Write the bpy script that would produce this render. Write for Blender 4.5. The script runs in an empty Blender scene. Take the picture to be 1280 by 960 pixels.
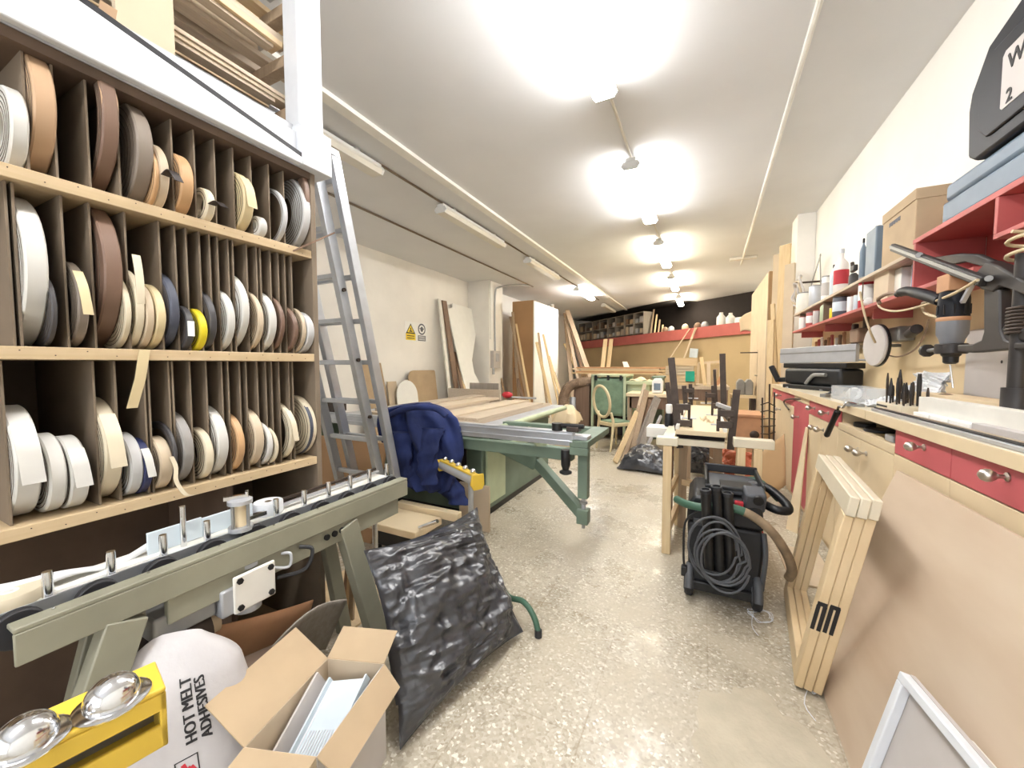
import bpy, bmesh, math, random
from mathutils import Vector, Matrix, Euler, noise
from mathutils.bvhtree import BVHTree
random.seed(7)
sc = bpy.context.scene
COL = sc.collection
V = Vector
PI = math.pi

# ------------------------------------------------------------------ camera
FPX, EYE = 480.0, V((0, 0, 1.3))
_d = V(((878 - 640) / FPX, (480 - 455) / FPX, -1.0)).normalized()
_p = math.atan2(-_d.y, _d.z)
_u = V((0, math.cos(_p), math.sin(_p)))
if _u.y < 0: _u = -_u
_x = _d.cross(_u)
ROT = Matrix((_x, _d, _u))           # world = ROT @ camera axes
cam_data = bpy.data.cameras.new('camera')
cam_data.sensor_width = 36.0
cam_data.lens = 36.0 * FPX / 1280.0
cam_data.clip_start = 0.02
cam_data.clip_end = 100
cam = bpy.data.objects.new('camera', cam_data)
COL.objects.link(cam)
m4 = ROT.to_4x4(); m4.translation = EYE
cam.matrix_world = m4
sc.camera = cam

def A(px, py, **k):
    """point seen at a photograph pixel, on the plane x=, y= or z="""
    r = ROT @ V(((px - 640) / FPX, (480 - py) / FPX, -1.0))
    (a, v), = k.items()
    i = 'xyz'.index(a)
    return EYE + r * ((v - EYE[i]) / r[i])

# ------------------------------------------------------------------ materials
def lin(c):
    return tuple(((x / 255) / 12.92) if x / 255 <= 0.04045 else (((x / 255) + 0.055) / 1.055) ** 2.4 for x in c) + (1.0,)

def new_mat(name):
    m = bpy.data.materials.new(name); m.use_nodes = True
    nt = m.node_tree
    return m, nt, nt.nodes['Principled BSDF']

def mat(name, c, rough=0.6, metal=0.0, var=0.06, scale=8.0, bump=0.0, bscale=40.0, stretch=None, c2=None, spec=0.5, trans=0.0, coat=0.0, alpha=1.0):
    m, nt, b = new_mat(name)
    N, L = nt.nodes, nt.links
    tc = N.new('ShaderNodeTexCoord'); mp = N.new('ShaderNodeMapping')
    L.new(tc.outputs['Object'], mp.inputs['Vector'])
    if stretch: mp.inputs['Scale'].default_value = stretch
    nz = N.new('ShaderNodeTexNoise'); nz.inputs['Scale'].default_value = scale; nz.inputs['Detail'].default_value = 5
    L.new(mp.outputs[0], nz.inputs['Vector'])
    cr = N.new('ShaderNodeValToRGB')
    base = lin(c)
    other = lin(c2) if c2 else tuple(max(0, x * (1 - 3.0 * var)) for x in base[:3]) + (1,)
    cr.color_ramp.elements[0].position = 0.35; cr.color_ramp.elements[0].color = other
    cr.color_ramp.elements[1].position = 0.65; cr.color_ramp.elements[1].color = base
    L.new(nz.outputs['Fac'], cr.inputs['Fac'])
    L.new(cr.outputs[0], b.inputs['Base Color'])
    b.inputs['Roughness'].default_value = rough
    b.inputs['Metallic'].default_value = metal
    b.inputs['Specular IOR Level'].default_value = spec
    if coat: b.inputs['Coat Weight'].default_value = coat
    if trans: b.inputs['Transmission Weight'].default_value = trans
    if alpha < 1: b.inputs['Alpha'].default_value = alpha
    if bump:
        n2 = N.new('ShaderNodeTexNoise'); n2.inputs['Scale'].default_value = bscale; n2.inputs['Detail'].default_value = 6
        L.new(mp.outputs[0], n2.inputs['Vector'])
        bp = N.new('ShaderNodeBump'); bp.inputs['Strength'].default_value = bump; bp.inputs['Distance'].default_value = 0.02
        L.new(n2.outputs['Fac'], bp.inputs['Height']); L.new(bp.outputs[0], b.inputs['Normal'])
    return m

def emit(name, c, s):
    m, nt, b = new_mat(name)
    b.inputs['Base Color'].default_value = lin((240, 240, 240))
    b.inputs['Emission Color'].default_value = lin(c)
    b.inputs['Emission Strength'].default_value = s
    return m

WALONG_Y = (30, 1.2, 30); WALONG_X = (1.2, 30, 30); WALONG_Z = (30, 30, 1.2)
def wood(name, c, c2, along='z', rough=0.6):
    st = {'x': WALONG_X, 'y': WALONG_Y, 'z': WALONG_Z}[along]
    c2 = tuple(a * .55 + b * .45 for a, b in zip(c, c2))
    return mat(name, c, rough, c2=c2, scale=2.2, stretch=st, bump=0.05, bscale=3)

def floor_material():
    m, nt, b = new_mat('terrazzo floor')
    N, L = nt.nodes, nt.links
    tc = N.new('ShaderNodeTexCoord')
    def ramp(src, stops):
        r = N.new('ShaderNodeValToRGB')
        els = r.color_ramp.elements
        while len(els) < len(stops): els.new(0.5)
        for e, (p, c) in zip(els, stops): e.position = p; e.color = c
        L.new(src, r.inputs['Fac']); return r.outputs[0]
    def mixc(fac, a, bb, mode='MIX'):
        x = N.new('ShaderNodeMix'); x.data_type = 'RGBA'; x.blend_type = mode
        if isinstance(fac, float): x.inputs[0].default_value = fac
        else: L.new(fac, x.inputs[0])
        for s, i in ((a, 6), (bb, 7)):
            if isinstance(s, tuple): x.inputs[i].default_value = s
            else: L.new(s, x.inputs[i])
        return x.outputs[2]
    vo = N.new('ShaderNodeTexVoronoi'); vo.inputs['Scale'].default_value = 105; vo.inputs['Randomness'].default_value = 1
    L.new(tc.outputs['Object'], vo.inputs['Vector'])
    sep = N.new('ShaderNodeSeparateColor'); L.new(vo.outputs['Color'], sep.inputs[0])
    chips = ramp(sep.outputs[0], [(0.0, lin((158, 147, 128))), (0.25, lin((176, 166, 147))), (0.6, lin((184, 175, 157))), (0.86, lin((194, 187, 171))), (0.96, lin((226, 222, 210)))])
    n1 = N.new('ShaderNodeTexNoise'); n1.inputs['Scale'].default_value = 1.4; n1.inputs['Detail'].default_value = 8
    L.new(tc.outputs['Object'], n1.inputs['Vector'])
    stain = ramp(n1.outputs['Fac'], [(0.35, (0.72, 0.69, 0.64, 1)), (0.62, (1, 1, 1, 1))])
    c = mixc(0.55, chips, stain, 'MULTIPLY')
    br = N.new('ShaderNodeTexBrick'); br.offset = 0.0; br.inputs['Scale'].default_value = 1.0
    br.inputs['Brick Width'].default_value = 0.4; br.inputs['Row Height'].default_value = 0.4; br.inputs['Mortar Size'].default_value = 0.003
    br.inputs['Color1'].default_value = br.inputs['Color2'].default_value = (1, 1, 1, 1); br.inputs['Mortar'].default_value = (0.66, 0.6, 0.52, 1)
    L.new(tc.outputs['Object'], br.inputs['Vector'])
    c = mixc(0.5, c, br.outputs['Color'], 'MULTIPLY')
    # sawdust lying in blotches
    n2 = N.new('ShaderNodeTexNoise'); n2.inputs['Scale'].default_value = 2.3; n2.inputs['Detail'].default_value = 12; n2.inputs['Roughness'].default_value = 0.7
    L.new(tc.outputs['Object'], n2.inputs['Vector'])
    dust = ramp(n2.outputs['Fac'], [(0.47, (0, 0, 0, 1)), (0.60, (0.75, 0.75, 0.75, 1))])
    c = mixc(dust, c, lin((182, 172, 152)))
    L.new(c, b.inputs['Base Color'])
    rr = ramp(n2.outputs['Fac'], [(0.42, (0.24, 0.24, 0.24, 1)), (0.6, (0.6, 0.6, 0.6, 1))])
    L.new(rr, b.inputs['Roughness'])
    return m

M = {}
M['floor'] = floor_material()
M['ceil'] = mat('ceiling paint', (228, 229, 231), 0.85, var=0.015, scale=1.5)
M['wallwhite'] = mat('white wall plaster', (248, 245, 239), 0.9, var=0.03, scale=1.2, bump=0.1, bscale=12)
M['wallright'] = mat('right wall plaster', (244, 241, 234), 0.9, var=0.02, scale=1.6)
M['walltan'] = mat('tan wall board', (228, 206, 166), 0.8, var=0.03, scale=2)
M['white'] = mat('white paint', (222, 225, 230), 0.45, var=0.02)
M['offwhite'] = mat('off white laminate', (232, 229, 220), 0.5, var=0.03)
M['trimwhite'] = mat('ceiling trim', (244, 242, 234), 0.5, var=0.02)
M['fixture'] = mat('fixture housing', (226, 226, 222), 0.5, var=0.02)
M['cover'] = mat('dull lamp cover', (228, 224, 212), 0.3, var=0.02)
M['lampcold'] = emit('lit tube cold', (254, 252, 250), 34)
M['lampwarm'] = emit('lit tube warm', (255, 242, 214), 36)
M['black'] = mat('black plastic', (20, 20, 22), 0.45, var=0.05)
M['rubber'] = mat('black rubber', (38, 38, 42), 0.6)
M['darkmetal'] = mat('dark iron', (74, 62, 54), 0.5, 0.3, var=0.1, scale=20)
M['cast'] = mat('dark cast iron', (50, 46, 45), 0.5, 0.0, var=0.08, scale=18)
M['chrome'] = mat('chrome', (225, 226, 228), 0.14, 1.0, var=0.01)
M['satin'] = mat('satin nickel', (196, 190, 182), 0.3, 1.0, var=0.02)
M['alu'] = mat('aluminium', (200, 204, 210), 0.34, 0.75, var=0.03, scale=14)
M['aludull'] = mat('dull aluminium', (188, 190, 194), 0.5, 0.45, var=0.03, scale=10)
M['steelgrey'] = mat('grey steel', (150, 150, 148), 0.45, 0.4, var=0.05)
M['olive'] = mat('olive grey enamel', (146, 144, 126), 0.5, var=0.06, scale=5)
M['green'] = mat('green machine enamel', (112, 130, 114), 0.5, var=0.08, scale=4)
M['palegreen'] = mat('pale green enamel', (188, 200, 166), 0.55, var=0.06, scale=4)
M['canvasgreen'] = mat('green canvas', (134, 160, 134), 0.9, var=0.1, scale=9, bump=0.2)
M['yellow'] = mat('yellow enamel', (228, 192, 70), 0.4, var=0.05, scale=6)
M['red'] = mat('red paint drawer', (196, 94, 100), 0.5, var=0.03, scale=4)
M['redshelf'] = mat('red shelf paint', (190, 96, 92), 0.55, var=0.05, scale=4)
M['redbeam'] = mat('red beam paint', (184, 98, 90), 0.7, var=0.05, scale=3)
M['cream'] = mat('cream cabinet paint', (228, 208, 172), 0.55, var=0.03, scale=3)
M['worktop'] = mat('worktop laminate', (222, 212, 188), 0.4, var=0.04, scale=5)
M['shelfwood'] = wood('pine shelf edge', (196, 174, 140), (178, 154, 116), 'y')
M['hardboard'] = mat('hardboard', (128, 113, 95), 0.75, var=0.05, scale=6)
M['darkboard'] = mat('brown hardboard', (100, 82, 68), 0.8, var=0.06)
M['pine_x'] = wood('pine x', (218, 194, 156), (196, 166, 124), 'x')
M['pine_y'] = wood('pine y', (218, 194, 156), (196, 166, 124), 'y')
M['pine_z'] = wood('pine z', (220, 196, 154), (200, 170, 124), 'z')
M['paleply'] = mat('plywood sheet', (206, 188, 166), 0.55, var=0.05, scale=1.2, stretch=(1, 1, 4), c2=(192, 170, 146))
M['oak_z'] = wood('grey oak z', (172, 150, 124), (144, 122, 98), 'z')
M['oak_y'] = wood('grey oak y', (198, 182, 160), (162, 144, 122), 'y')
M['walnut'] = wood('dark veneer', (134, 108, 88), (104, 82, 66), 'z')
M['greyboard'] = wood('grey board', (150, 142, 132), (120, 110, 100), 'z')
M['card'] = mat('cardboard', (186, 163, 132), 0.85, var=0.04, scale=5)
M['cardlight'] = mat('light cardboard', (208, 190, 164), 0.85, var=0.03, scale=5)
M['mdf'] = mat('brown mdf', (184, 150, 108), 0.75, var=0.03, scale=3)
M['brownpanel'] = mat('brown panel', (176, 138, 98), 0.6, var=0.03, scale=2)
M['backtan'] = mat('tan back panel', (186, 164, 126), 0.8, var=0.03, scale=1.5)
M['navy'] = mat('navy blue cotton', (30, 46, 100), 0.85, var=0.14, scale=6, bump=0.5, bscale=12)
M['bag'] = mat('black refuse sack', (58, 59, 64), 0.28, var=0.06, scale=3, bump=0.45, bscale=11, spec=0.8)
M['sack'] = mat('grey white plastic sack', (196, 192, 192), 0.45, var=0.05, scale=4, bump=0.25, bscale=10)
M['print'] = mat('black print', (30, 28, 30), 0.6)
M['printred'] = mat('red print', (188, 40, 52), 0.6)
M['hosegreen'] = mat('green hose', (64, 100, 80), 0.5, var=0.06)
M['vac'] = mat('vacuum charcoal', (30, 31, 34), 0.5, var=0.06)
M['vacgrey'] = mat('vacuum grey', (78, 80, 84), 0.5, var=0.04)
M['hosetan'] = mat('dusty hose', (150, 130, 104), 0.6, var=0.12, scale=20)
M['duct'] = mat('brown flexible duct', (140, 116, 94), 0.7, var=0.1, scale=14)
M['toolblue'] = mat('blue grey plastic', (112, 128, 144), 0.5, var=0.04)
M['toolblack'] = mat('tool case black', (24, 26, 33), 0.5, var=0.04, spec=.3)
M['paper'] = mat('white paper', (244, 244, 240), 0.8, var=0.01)
M['labelgrey'] = mat('grey label', (196, 190, 186), 0.6, var=0.02)
M['plasticclear'] = mat('clear plastic', (232, 238, 244), 0.12, var=0.02, alpha=0.3)
M['plasticwhite'] = mat('white plastic film', (232, 234, 236), 0.35, var=0.05, scale=7, bump=0.3, bscale=14)
M['bluewhite'] = mat('pale blue plastic', (214, 226, 234), 0.4, var=0.03)
M['teal'] = mat('teal cloth', (40, 172, 146), 0.8)
M['orange'] = mat('orange plastic bag', (208, 112, 76), 0.5, var=0.12, scale=5, bump=0.3, bscale=10)
M['terracotta'] = mat('orange brown box', (200, 152, 114), 0.7, var=0.06)
M['sign'] = mat('yellow sign', (236, 206, 40), 0.5)
M['signgrey'] = mat('grey sign print', (92, 94, 104), 0.6)
M['blue'] = mat('blue print', (34, 120, 190), 0.5)
M['bottlewhite'] = mat('white bottle', (234, 226, 220), 0.4)
M['cable'] = mat('beige cable', (206, 186, 150), 0.5)
M['cabledark'] = mat('black cable', (34, 34, 36), 0.5)
M['tapegrey'] = mat('grey drill body', (128, 130, 136), 0.45, var=0.05)
M['chairpaint'] = mat('cream chair paint', (220, 204, 164), 0.55, var=0.04)
M['pine_plain'] = mat('pine plain', (222, 200, 162), .6, var=.03, scale=3, c2=(206, 180, 138))
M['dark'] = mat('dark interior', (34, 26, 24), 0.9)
M['floordust'] = mat('floor sawdust', (190, 180, 159), .9, var=.05, scale=9, bump=.2, bscale=60)
M['dust'] = mat('sawdust', (214, 196, 160), 0.95, var=0.06, scale=30)

# ------------------------------------------------------------------ mesh builder
MW = {}        # world matrices of things
def frame(d, up=V((0, 0, 1))):
    d = d.normalized()
    if abs(d.dot(up)) > 0.98: up = V((0, 1, 0))
    s = d.cross(up).normalized(); u = s.cross(d).normalized()
    return s, d, u

class MB:
    def __init__(s): s.v = []; s.f = []
    def add(s, vs, fs):
        o = len(s.v); s.v += [V(v) for v in vs]; s.f += [tuple(i + o for i in f) for f in fs]; return s
    def hexa(s, c8):
        return s.add(c8, [(0, 3, 2, 1), (4, 5, 6, 7), (0, 1, 5, 4), (1, 2, 6, 5), (2, 3, 7, 6), (3, 0, 4, 7)])
    def bx(s, x0, x1, y0, y1, z0, z1):
        return s.hexa([(x0, y0, z0), (x1, y0, z0), (x1, y1, z0), (x0, y1, z0), (x0, y0, z1), (x1, y0, z1), (x1, y1, z1), (x0, y1, z1)])
    def box(s, c, d, rot=None):
        R = Euler(rot).to_matrix() if rot and not isinstance(rot, Matrix) else (rot or Matrix.Identity(3))
        c = V(c); h = [x / 2 for x in d]
        return s.hexa([c + R @ V((sx * h[0], sy * h[1], sz * h[2])) for sz in (-1, 1) for sx, sy in ((-1, -1), (1, -1), (1, 1), (-1, 1))])
    def bar(s, p0, p1, w, h, up=(0, 0, 1)):
        p0, p1 = V(p0), V(p1); a, d, u = frame(p1 - p0, V(up))
        a *= w / 2; u = u * (h / 2)
        return s.hexa([p0 - a - u, p0 + a - u, p1 + a - u, p1 - a - u, p0 - a + u, p0 + a + u, p1 + a + u, p1 - a + u])
    def tube(s, pts, r, n=8, cap=True, closed=False):
        pts = [V(p) for p in pts]; k = len(pts)
        rs = r if isinstance(r, (list, tuple)) else [r] * k
        rings = []; prev = None
        for i, p in enumerate(pts):
            if closed: d = pts[(i + 1) % k] - pts[i - 1]
            else: d = pts[min(i + 1, k - 1)] - pts[max(i - 1, 0)]
            if d.length < 1e-9: d = V((0, 0, 1))
            d.normalize()
            if prev is None:
                a, _, u = frame(d)
            else:
                a = prev - d * prev.dot(d)
                a = a.normalized() if a.length > 1e-6 else frame(d)[0]
                u = d.cross(a)
                u = -u if False else u
            prev = a
            u = a.cross(d)
            rings.append([p + (a * math.cos(2 * PI * j / n) + u * math.sin(2 * PI * j / n)) * rs[i] for j in range(n)])
        vs = [q for rg in rings for q in rg]; fs = []
        for i in range(k if closed else k - 1):
            i2 = (i + 1) % k
            for j in range(n):
                fs.append((i * n + j, i * n + (j + 1) % n, i2 * n + (j + 1) % n, i2 * n + j))
        if cap and not closed:
            fs.append(tuple(range(n - 1, -1, -1))); fs.append(tuple((k - 1) * n + j for j in range(n)))
        return s.add(vs, fs)
    def cyl(s, p0, p1, r, r2=None, n=16):
        return s.tube([p0, p1], [r, r if r2 is None else r2], n)
    def lathe(s, prof, o=(0, 0, 0), ax=(0, 0, 1), n=24):
        """prof: (radius, height) from bottom to top along ax"""
        o = V(o); a, d, u = frame(V(ax)); vs = []; fs = []
        for r, h in prof:
            for j in range(n):
                t = 2 * PI * j / n
                vs.append(o + d * h + (a * math.cos(t) + u * math.sin(t)) * max(r, 1e-4))
        for i in range(len(prof) - 1):
            for j in range(n):
                fs.append((i * n + j, i * n + (j + 1) % n, (i + 1) * n + (j + 1) % n, (i + 1) * n + j))
        fs.append(tuple(range(n - 1, -1, -1))); fs.append(tuple((len(prof) - 1) * n + j for j in range(n)))
        return s.add(vs, fs)
    def ring(s, c, ax, ro, ri, w, n=40, wob=0.0, seed=0):
        """flat coil: annulus of outer/inner radius with width w along ax, centred on c"""
        c = V(c); a, d, u = frame(V(ax)); vs = []; fs = []
        for j in range(n):
            t = 2 * PI * j / n
            k = 1 + wob * math.sin(2 * t + seed) + wob * 0.5 * math.sin(3 * t + 2 * seed)
            e = a * math.cos(t) + u * math.sin(t)
            ch = min(0.004, w * 0.15)
            for rr, hh in ((ro - ch, w / 2), (ro, w / 2 - ch), (ro, -w / 2 + ch), (ro - ch, -w / 2), (ri, -w / 2), (ri, w / 2)):
                vs.append(c + e * rr * k + d * hh)
        for j in range(n):
            j2 = (j + 1) % n
            for q in range(6):
                q2 = (q + 1) % 6
                fs.append((j * 6 + q, j2 * 6 + q, j2 * 6 + q2, j * 6 + q2))
        return s.add(vs, fs)
    def prism(s, poly, M4, h):
        """2D polygon in the local xy plane of M4, extruded h along local z"""
        n = len(poly)
        vs = [M4 @ V((x, y, 0)) for x, y in poly] + [M4 @ V((x, y, h)) for x, y in poly]
        fs = [tuple(range(n - 1, -1, -1)), tuple(range(n, 2 * n))] + [(i, (i + 1) % n, n + (i + 1) % n, n + i) for i in range(n)]
        return s.add(vs, fs)
    def strip(s, pts, wdir, w, t=0.002):
        """ribbon of width w along wdir through pts, thickness t"""
        pts = [V(p) for p in pts]; wd = V(wdir).normalized() * (w / 2); vs = []; fs = []
        for i, p in enumerate(pts):
            d = (pts[min(i + 1, len(pts) - 1)] - pts[max(i - 1, 0)]).normalized()
            nn = d.cross(wd).normalized() * (t / 2)
            vs += [p - wd - nn, p + wd - nn, p + wd + nn, p - wd + nn]
        for i in range(len(pts) - 1):
            for q in range(4):
                fs.append((i * 4 + q, i * 4 + (q + 1) % 4, i * 4 + 4 + (q + 1) % 4, i * 4 + 4 + q))
        k = (len(pts) - 1) * 4
        fs += [(3, 2, 1, 0), (k, k + 1, k + 2, k + 3)]
        return s.add(vs, fs)
    def ell(s, c, r, rot=None, nu=16, nv=10):
        R = Euler(rot).to_matrix() if rot else Matrix.Identity(3); c = V(c)
        vs = [c + R @ V((0, 0, -r[2]))]; fs = []
        for i in range(1, nv):
            ph = -PI / 2 + PI * i / nv
            for j in range(nu):
                t = 2 * PI * j / nu
                vs.append(c + R @ V((r[0] * math.cos(ph) * math.cos(t), r[1] * math.cos(ph) * math.sin(t), r[2] * math.sin(ph))))
        vs.append(c + R @ V((0, 0, r[2])))
        for j in range(nu):
            fs.append((0, 1 + (j + 1) % nu, 1 + j))
            fs.append((len(vs) - 1, 1 + (nv - 2) * nu + j, 1 + (nv - 2) * nu + (j + 1) % nu))
        for i in range(nv - 2):
            for j in range(nu):
                a = 1 + i * nu + j; b = 1 + i * nu + (j + 1) % nu
                fs.append((a, b, b + nu, a + nu))
        return s.add(vs, fs)
    def grid(s, fn, nu, nv, cu=False):
        vs = [fn(i / (nu if cu else nu - 1), j / (nv - 1)) for j in range(nv) for i in range(nu)]; fs = []
        for j in range(nv - 1):
            for i in range(nu if cu else nu - 1):
                i2 = (i + 1) % nu
                fs.append((j * nu + i, j * nu + i2, (j + 1) * nu + i2, (j + 1) * nu + i))
        return s.add(vs, fs)
    def build(s, name, material, parent=None, bevel=0.0, smooth=True, sub=0, local=False, solid=0.0):
        vs = s.v; loc = None
        if parent is not None:
            mw = MW[parent]
            if not local:
                inv = mw.inverted(); vs = [inv @ v for v in vs]
        else:
            lo = [min(v[i] for v in vs) for i in range(3)]; hi = [max(v[i] for v in vs) for i in range(3)]
            loc = V(((lo[0] + hi[0]) / 2, (lo[1] + hi[1]) / 2, lo[2]))
            vs = [v - loc for v in vs]
        me = bpy.data.meshes.new(name)
        me.from_pydata([tuple(v) for v in vs], [], s.f)
        bm = bmesh.new(); bm.from_mesh(me); bmesh.ops.recalc_face_normals(bm, faces=bm.faces); bm.to_mesh(me); bm.free()
        me.materials.append(M[material] if isinstance(material, str) else material)
        if smooth:
            for p in me.polygons: p.use_smooth = True
            me.set_sharp_from_angle(angle=math.radians(38))
        o = bpy.data.objects.new(name, me); COL.objects.link(o)
        if parent is not None:
            o.parent = parent; MW[o] = MW[parent]
        else:
            o.location = loc; MW[o] = Matrix.Translation(loc)
        if solid:
            md = o.modifiers.new('solid', 'SOLIDIFY'); md.thickness = solid
        if bevel:
            md = o.modifiers.new('bevel', 'BEVEL'); md.width = bevel; md.segments = 2; md.limit_method = 'ANGLE'; md.angle_limit = math.radians(40)
        if sub:
            md = o.modifiers.new('sub', 'SUBSURF'); md.levels = sub; md.render_levels = sub
        return o

def tag(o, label, cat, group=None):
    o['label'] = label; o['category'] = cat
    if group: o['group'] = group
    return o
def thing(name, label, cat, loc=(0, 0, 0), rz=0.0, group=None):
    o = bpy.data.objects.new(name, None); COL.objects.link(o)
    o.empty_display_size = 0.1
    o.location = loc; o.rotation_euler = (0, 0, rz)
    MW[o] = Matrix.Translation(V(loc)) @ Matrix.Rotation(rz, 4, 'Z')
    return tag(o, label, cat, group)
def struct(mb, name, material, **k):
    o = mb.build(name, material, **k); o['kind'] = 'structure'; return o
def copy_tree(o, parent=None):
    c = o.copy(); COL.objects.link(c)
    if parent is not None: c.parent = parent
    for ch in list(o.children): copy_tree(ch, c)
    return c
def lab(o, s): o['label'] = s; return o
def spline(pts, n=8):
    pts = [V(p) for p in pts]; out = []
    for i in range(len(pts) - 1):
        p0 = pts[max(i - 1, 0)]; p1 = pts[i]; p2 = pts[i + 1]; p3 = pts[min(i + 2, len(pts) - 1)]
        for j in range(n):
            t = j / n
            out.append(0.5 * ((2 * p1) + (p2 - p0) * t + (2 * p0 - 5 * p1 + 4 * p2 - p3) * t * t + (3 * p1 - p0 - 3 * p2 + p3) * t ** 3))
    out.append(pts[-1]); return out
def mtx(o, x, y):
    """4x4 with origin o, local x and y axes (z = x cross y)"""
    x = V(x).normalized(); z = x.cross(V(y)).normalized(); y = z.cross(x)
    m = Matrix((x, y, z)).transposed().to_4x4(); m.translation = V(o); return m
def text_mesh(body, size, depth=0.0):
    cu = bpy.data.curves.new('t', 'FONT'); cu.body = body; cu.size = size; cu.extrude = depth; cu.align_x = 'LEFT'
    cu.resolution_u = 3
    ob = bpy.data.objects.new('t', cu); COL.objects.link(ob)
    dg = bpy.context.evaluated_depsgraph_get(); dg.update()
    me = bpy.data.meshes.new_from_object(ob.evaluated_get(dg))
    vs = [v.co.copy() for v in me.vertices]; fs = [tuple(p.vertices) for p in me.polygons]
    bpy.data.objects.remove(ob); bpy.data.curves.remove(cu); bpy.data.meshes.remove(me)
    return vs, fs
def text_on(mb, body, size, M4, bold=0.0, depth=0.001):
    vs, fs = text_mesh(body, size, depth)
    offs = [(0, 0)] + ([(bold, 0), (bold / 2, bold / 2)] if bold else [])
    for k, (dx, dy) in enumerate(offs): mb.add([M4 @ V((v.x + dx, v.y + dy, v.z + k * 0.00015)) for v in vs], fs)
    return mb

# ------------------------------------------------------------------ room
XL, XR, YF, YB, ZC = -5.2, 1.30, -3.0, 17.5, 3.3
struct(MB().bx(XL - .2, XR + .2, YF - .2, YB + .2, -.12, 0), 'floor', 'floor', smooth=False)
struct(MB().bx(XL - .2, XR + .2, YF - .2, YB + .2, ZC, ZC + .12), 'ceiling', 'ceil', smooth=False)
struct(MB().bx(XL - .2, XL, YF - .2, YB + .2, 0, ZC), 'wall_left', 'wallwhite', smooth=False)
struct(MB().bx(XR, XR + .2, YF - .2, YB + .2, 0, ZC), 'wall_right', 'wallright', smooth=False)
struct(MB().bx(XL, XR, YB, YB + .2, 0, ZC), 'wall_back', 'wallwhite', smooth=False)
mbw_ = MB().bx(XL, -2.2, YF - .2, YF, 0, ZC).bx(1.0, XR, YF - .2, YF, 0, ZC).bx(-2.2, 1.0, YF - .2, YF, 0, .9).bx(-2.2, 1.0, YF - .2, YF, 2.9, ZC)
struct(mbw_, 'wall_front', 'wallwhite', smooth=False)
M['fill_daylight'] = emit('daylight pane', (236, 244, 255), 2.3)  # emissive pane added as cool fill light
wn = struct(MB().bx(-2.2, 1.0, YF - .12, YF - .10, .9, 2.9), 'fill_window_1', 'fill_daylight', smooth=False)       # added glowing shop window, unseen behind the viewer, lightens the shadows
mbw_ = MB()
for x in (-2.2, -1.15, -.1, .95): mbw_.bx(x, x + .05, YF - .099, YF - .03, .9, 2.9)
mbw_.bx(-2.15, .95, YF - .099, YF - .03, .9, .95).bx(-2.15, .95, YF - .099, YF - .03, 2.85, 2.9)
struct(mbw_, 'trim_8', 'white', smooth=False)  # bars of the added window
struct(MB().bx(XL + .01, -4.6, 8.05, 8.75, 0, ZC - .001), 'trim_1', 'wallwhite', smooth=False)          # pillar on the left wall
struct(MB().bx(XL + .01, -4.7, 12.3, 12.8, 0, ZC - .001), 'trim_2', 'wallwhite', smooth=False)
struct(MB().bx(-2.60, -2.50, YF, 15.3, ZC - .035, ZC - .001), 'trim_3', 'trimwhite', smooth=False)       # long ceiling strip
struct(MB().bx(XR - .012, XR - .001, 1.0, 6.3, 1.05, 1.72), 'trim_4', 'walltan', smooth=False)           # tan boarding above the worktop
struct(MB().bx(XR - .20, XR - .001, 6.4, 6.75, 0, ZC - .001), 'trim_5', 'wallwhite', smooth=False)

# ------------------------------------------------------------------ ceiling lamps
LX = -.66
spots = [(-1.55, 'cold'), (1.20, 'cold'), (3.87, 'cold'), (6.50, 'warm'), (9.15, 'warm'), (12.0, 'warm')]
wheres = ['lit fluorescent batten behind the viewer', 'nearest lit fluorescent batten, large at the top of the ceiling', 'second lit fluorescent batten along the ceiling from the front',
          'third lit fluorescent batten along the ceiling, warm toned', 'fourth small lit fluorescent batten far along the ceiling', 'farthest small lit fluorescent batten, before the dark loft']
LAMP_L = 1.62
def batten(x, y, lampmat, label, group, lit=True, zh=ZC, ln=LAMP_L):
    t = thing('fluorescent_lamp', label, 'lamp', (x, y, zh - .15), 0, group)
    MB().bx(x - .05, x + .05, y, y + ln, zh - .07, zh - .035).build('housing', 'fixture', t, bevel=.006)
    pr = [(-.065, 0), (.065, 0), (.085, -.035), (.06, -.07), (-.06, -.07), (-.085, -.035)]
    M4 = mtx((x, y + .02, zh - .07), (1, 0, 0), (0, 0, 1))
    M4 = Matrix(((1, 0, 0, x), (0, 0, 1, y + .02), (0, 1, 0, zh - .072), (0, 0, 0, 1)))
    MB().prism(pr, M4, ln - .04).build('diffuser', lampmat, t)
    for yy in (y, y + ln - .02):
        MB().prism([(a * 1.05, b * 1.05 + .003) for a, b in pr], Matrix(((1, 0, 0, x), (0, 0, 1, yy), (0, 1, 0, zh - .072), (0, 0, 0, 1))), .02).build('end_cap', 'fixture', t)
    for yy in (y + .25, y + ln - .3):
        MB().bx(x - .03, x + .03, yy, yy + .05, zh - .036, zh).build('bracket', 'fixture', t)
    return t
for (y, k), w in zip(spots, wheres):
    batten(LX, y, 'lampcold' if k == 'cold' else 'lampwarm', w, 'lit lamps along the ceiling')
lw = [(1.3, 'unlit lamp cover beside the white post of the tall rack', 0), (3.93, 'unlit lamp cover left of the white ceiling strip, in front of the ladder top', 0), (6.55, 'unlit lamp cover left of the ceiling strip, farther than the one near the ladder', 0),
      (9.6, 'lit batten on the left ceiling above the tall brown and white cupboard', 1), (12.6, 'farthest unlit lamp cover left of the ceiling strip by the loft', 0)]
for y, w, on in lw:
    batten(-2.93, y, 'lampcold' if on else 'cover', w, 'lamps left of the ceiling strip')
tag(MB().tube([(LX, -1.5 + i * .5, ZC - .012) for i in range(31)], .012, 6).build('conduit', 'cover'), 'thin wiring conduit along the ceiling between the lit battens', 'conduit')
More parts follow.
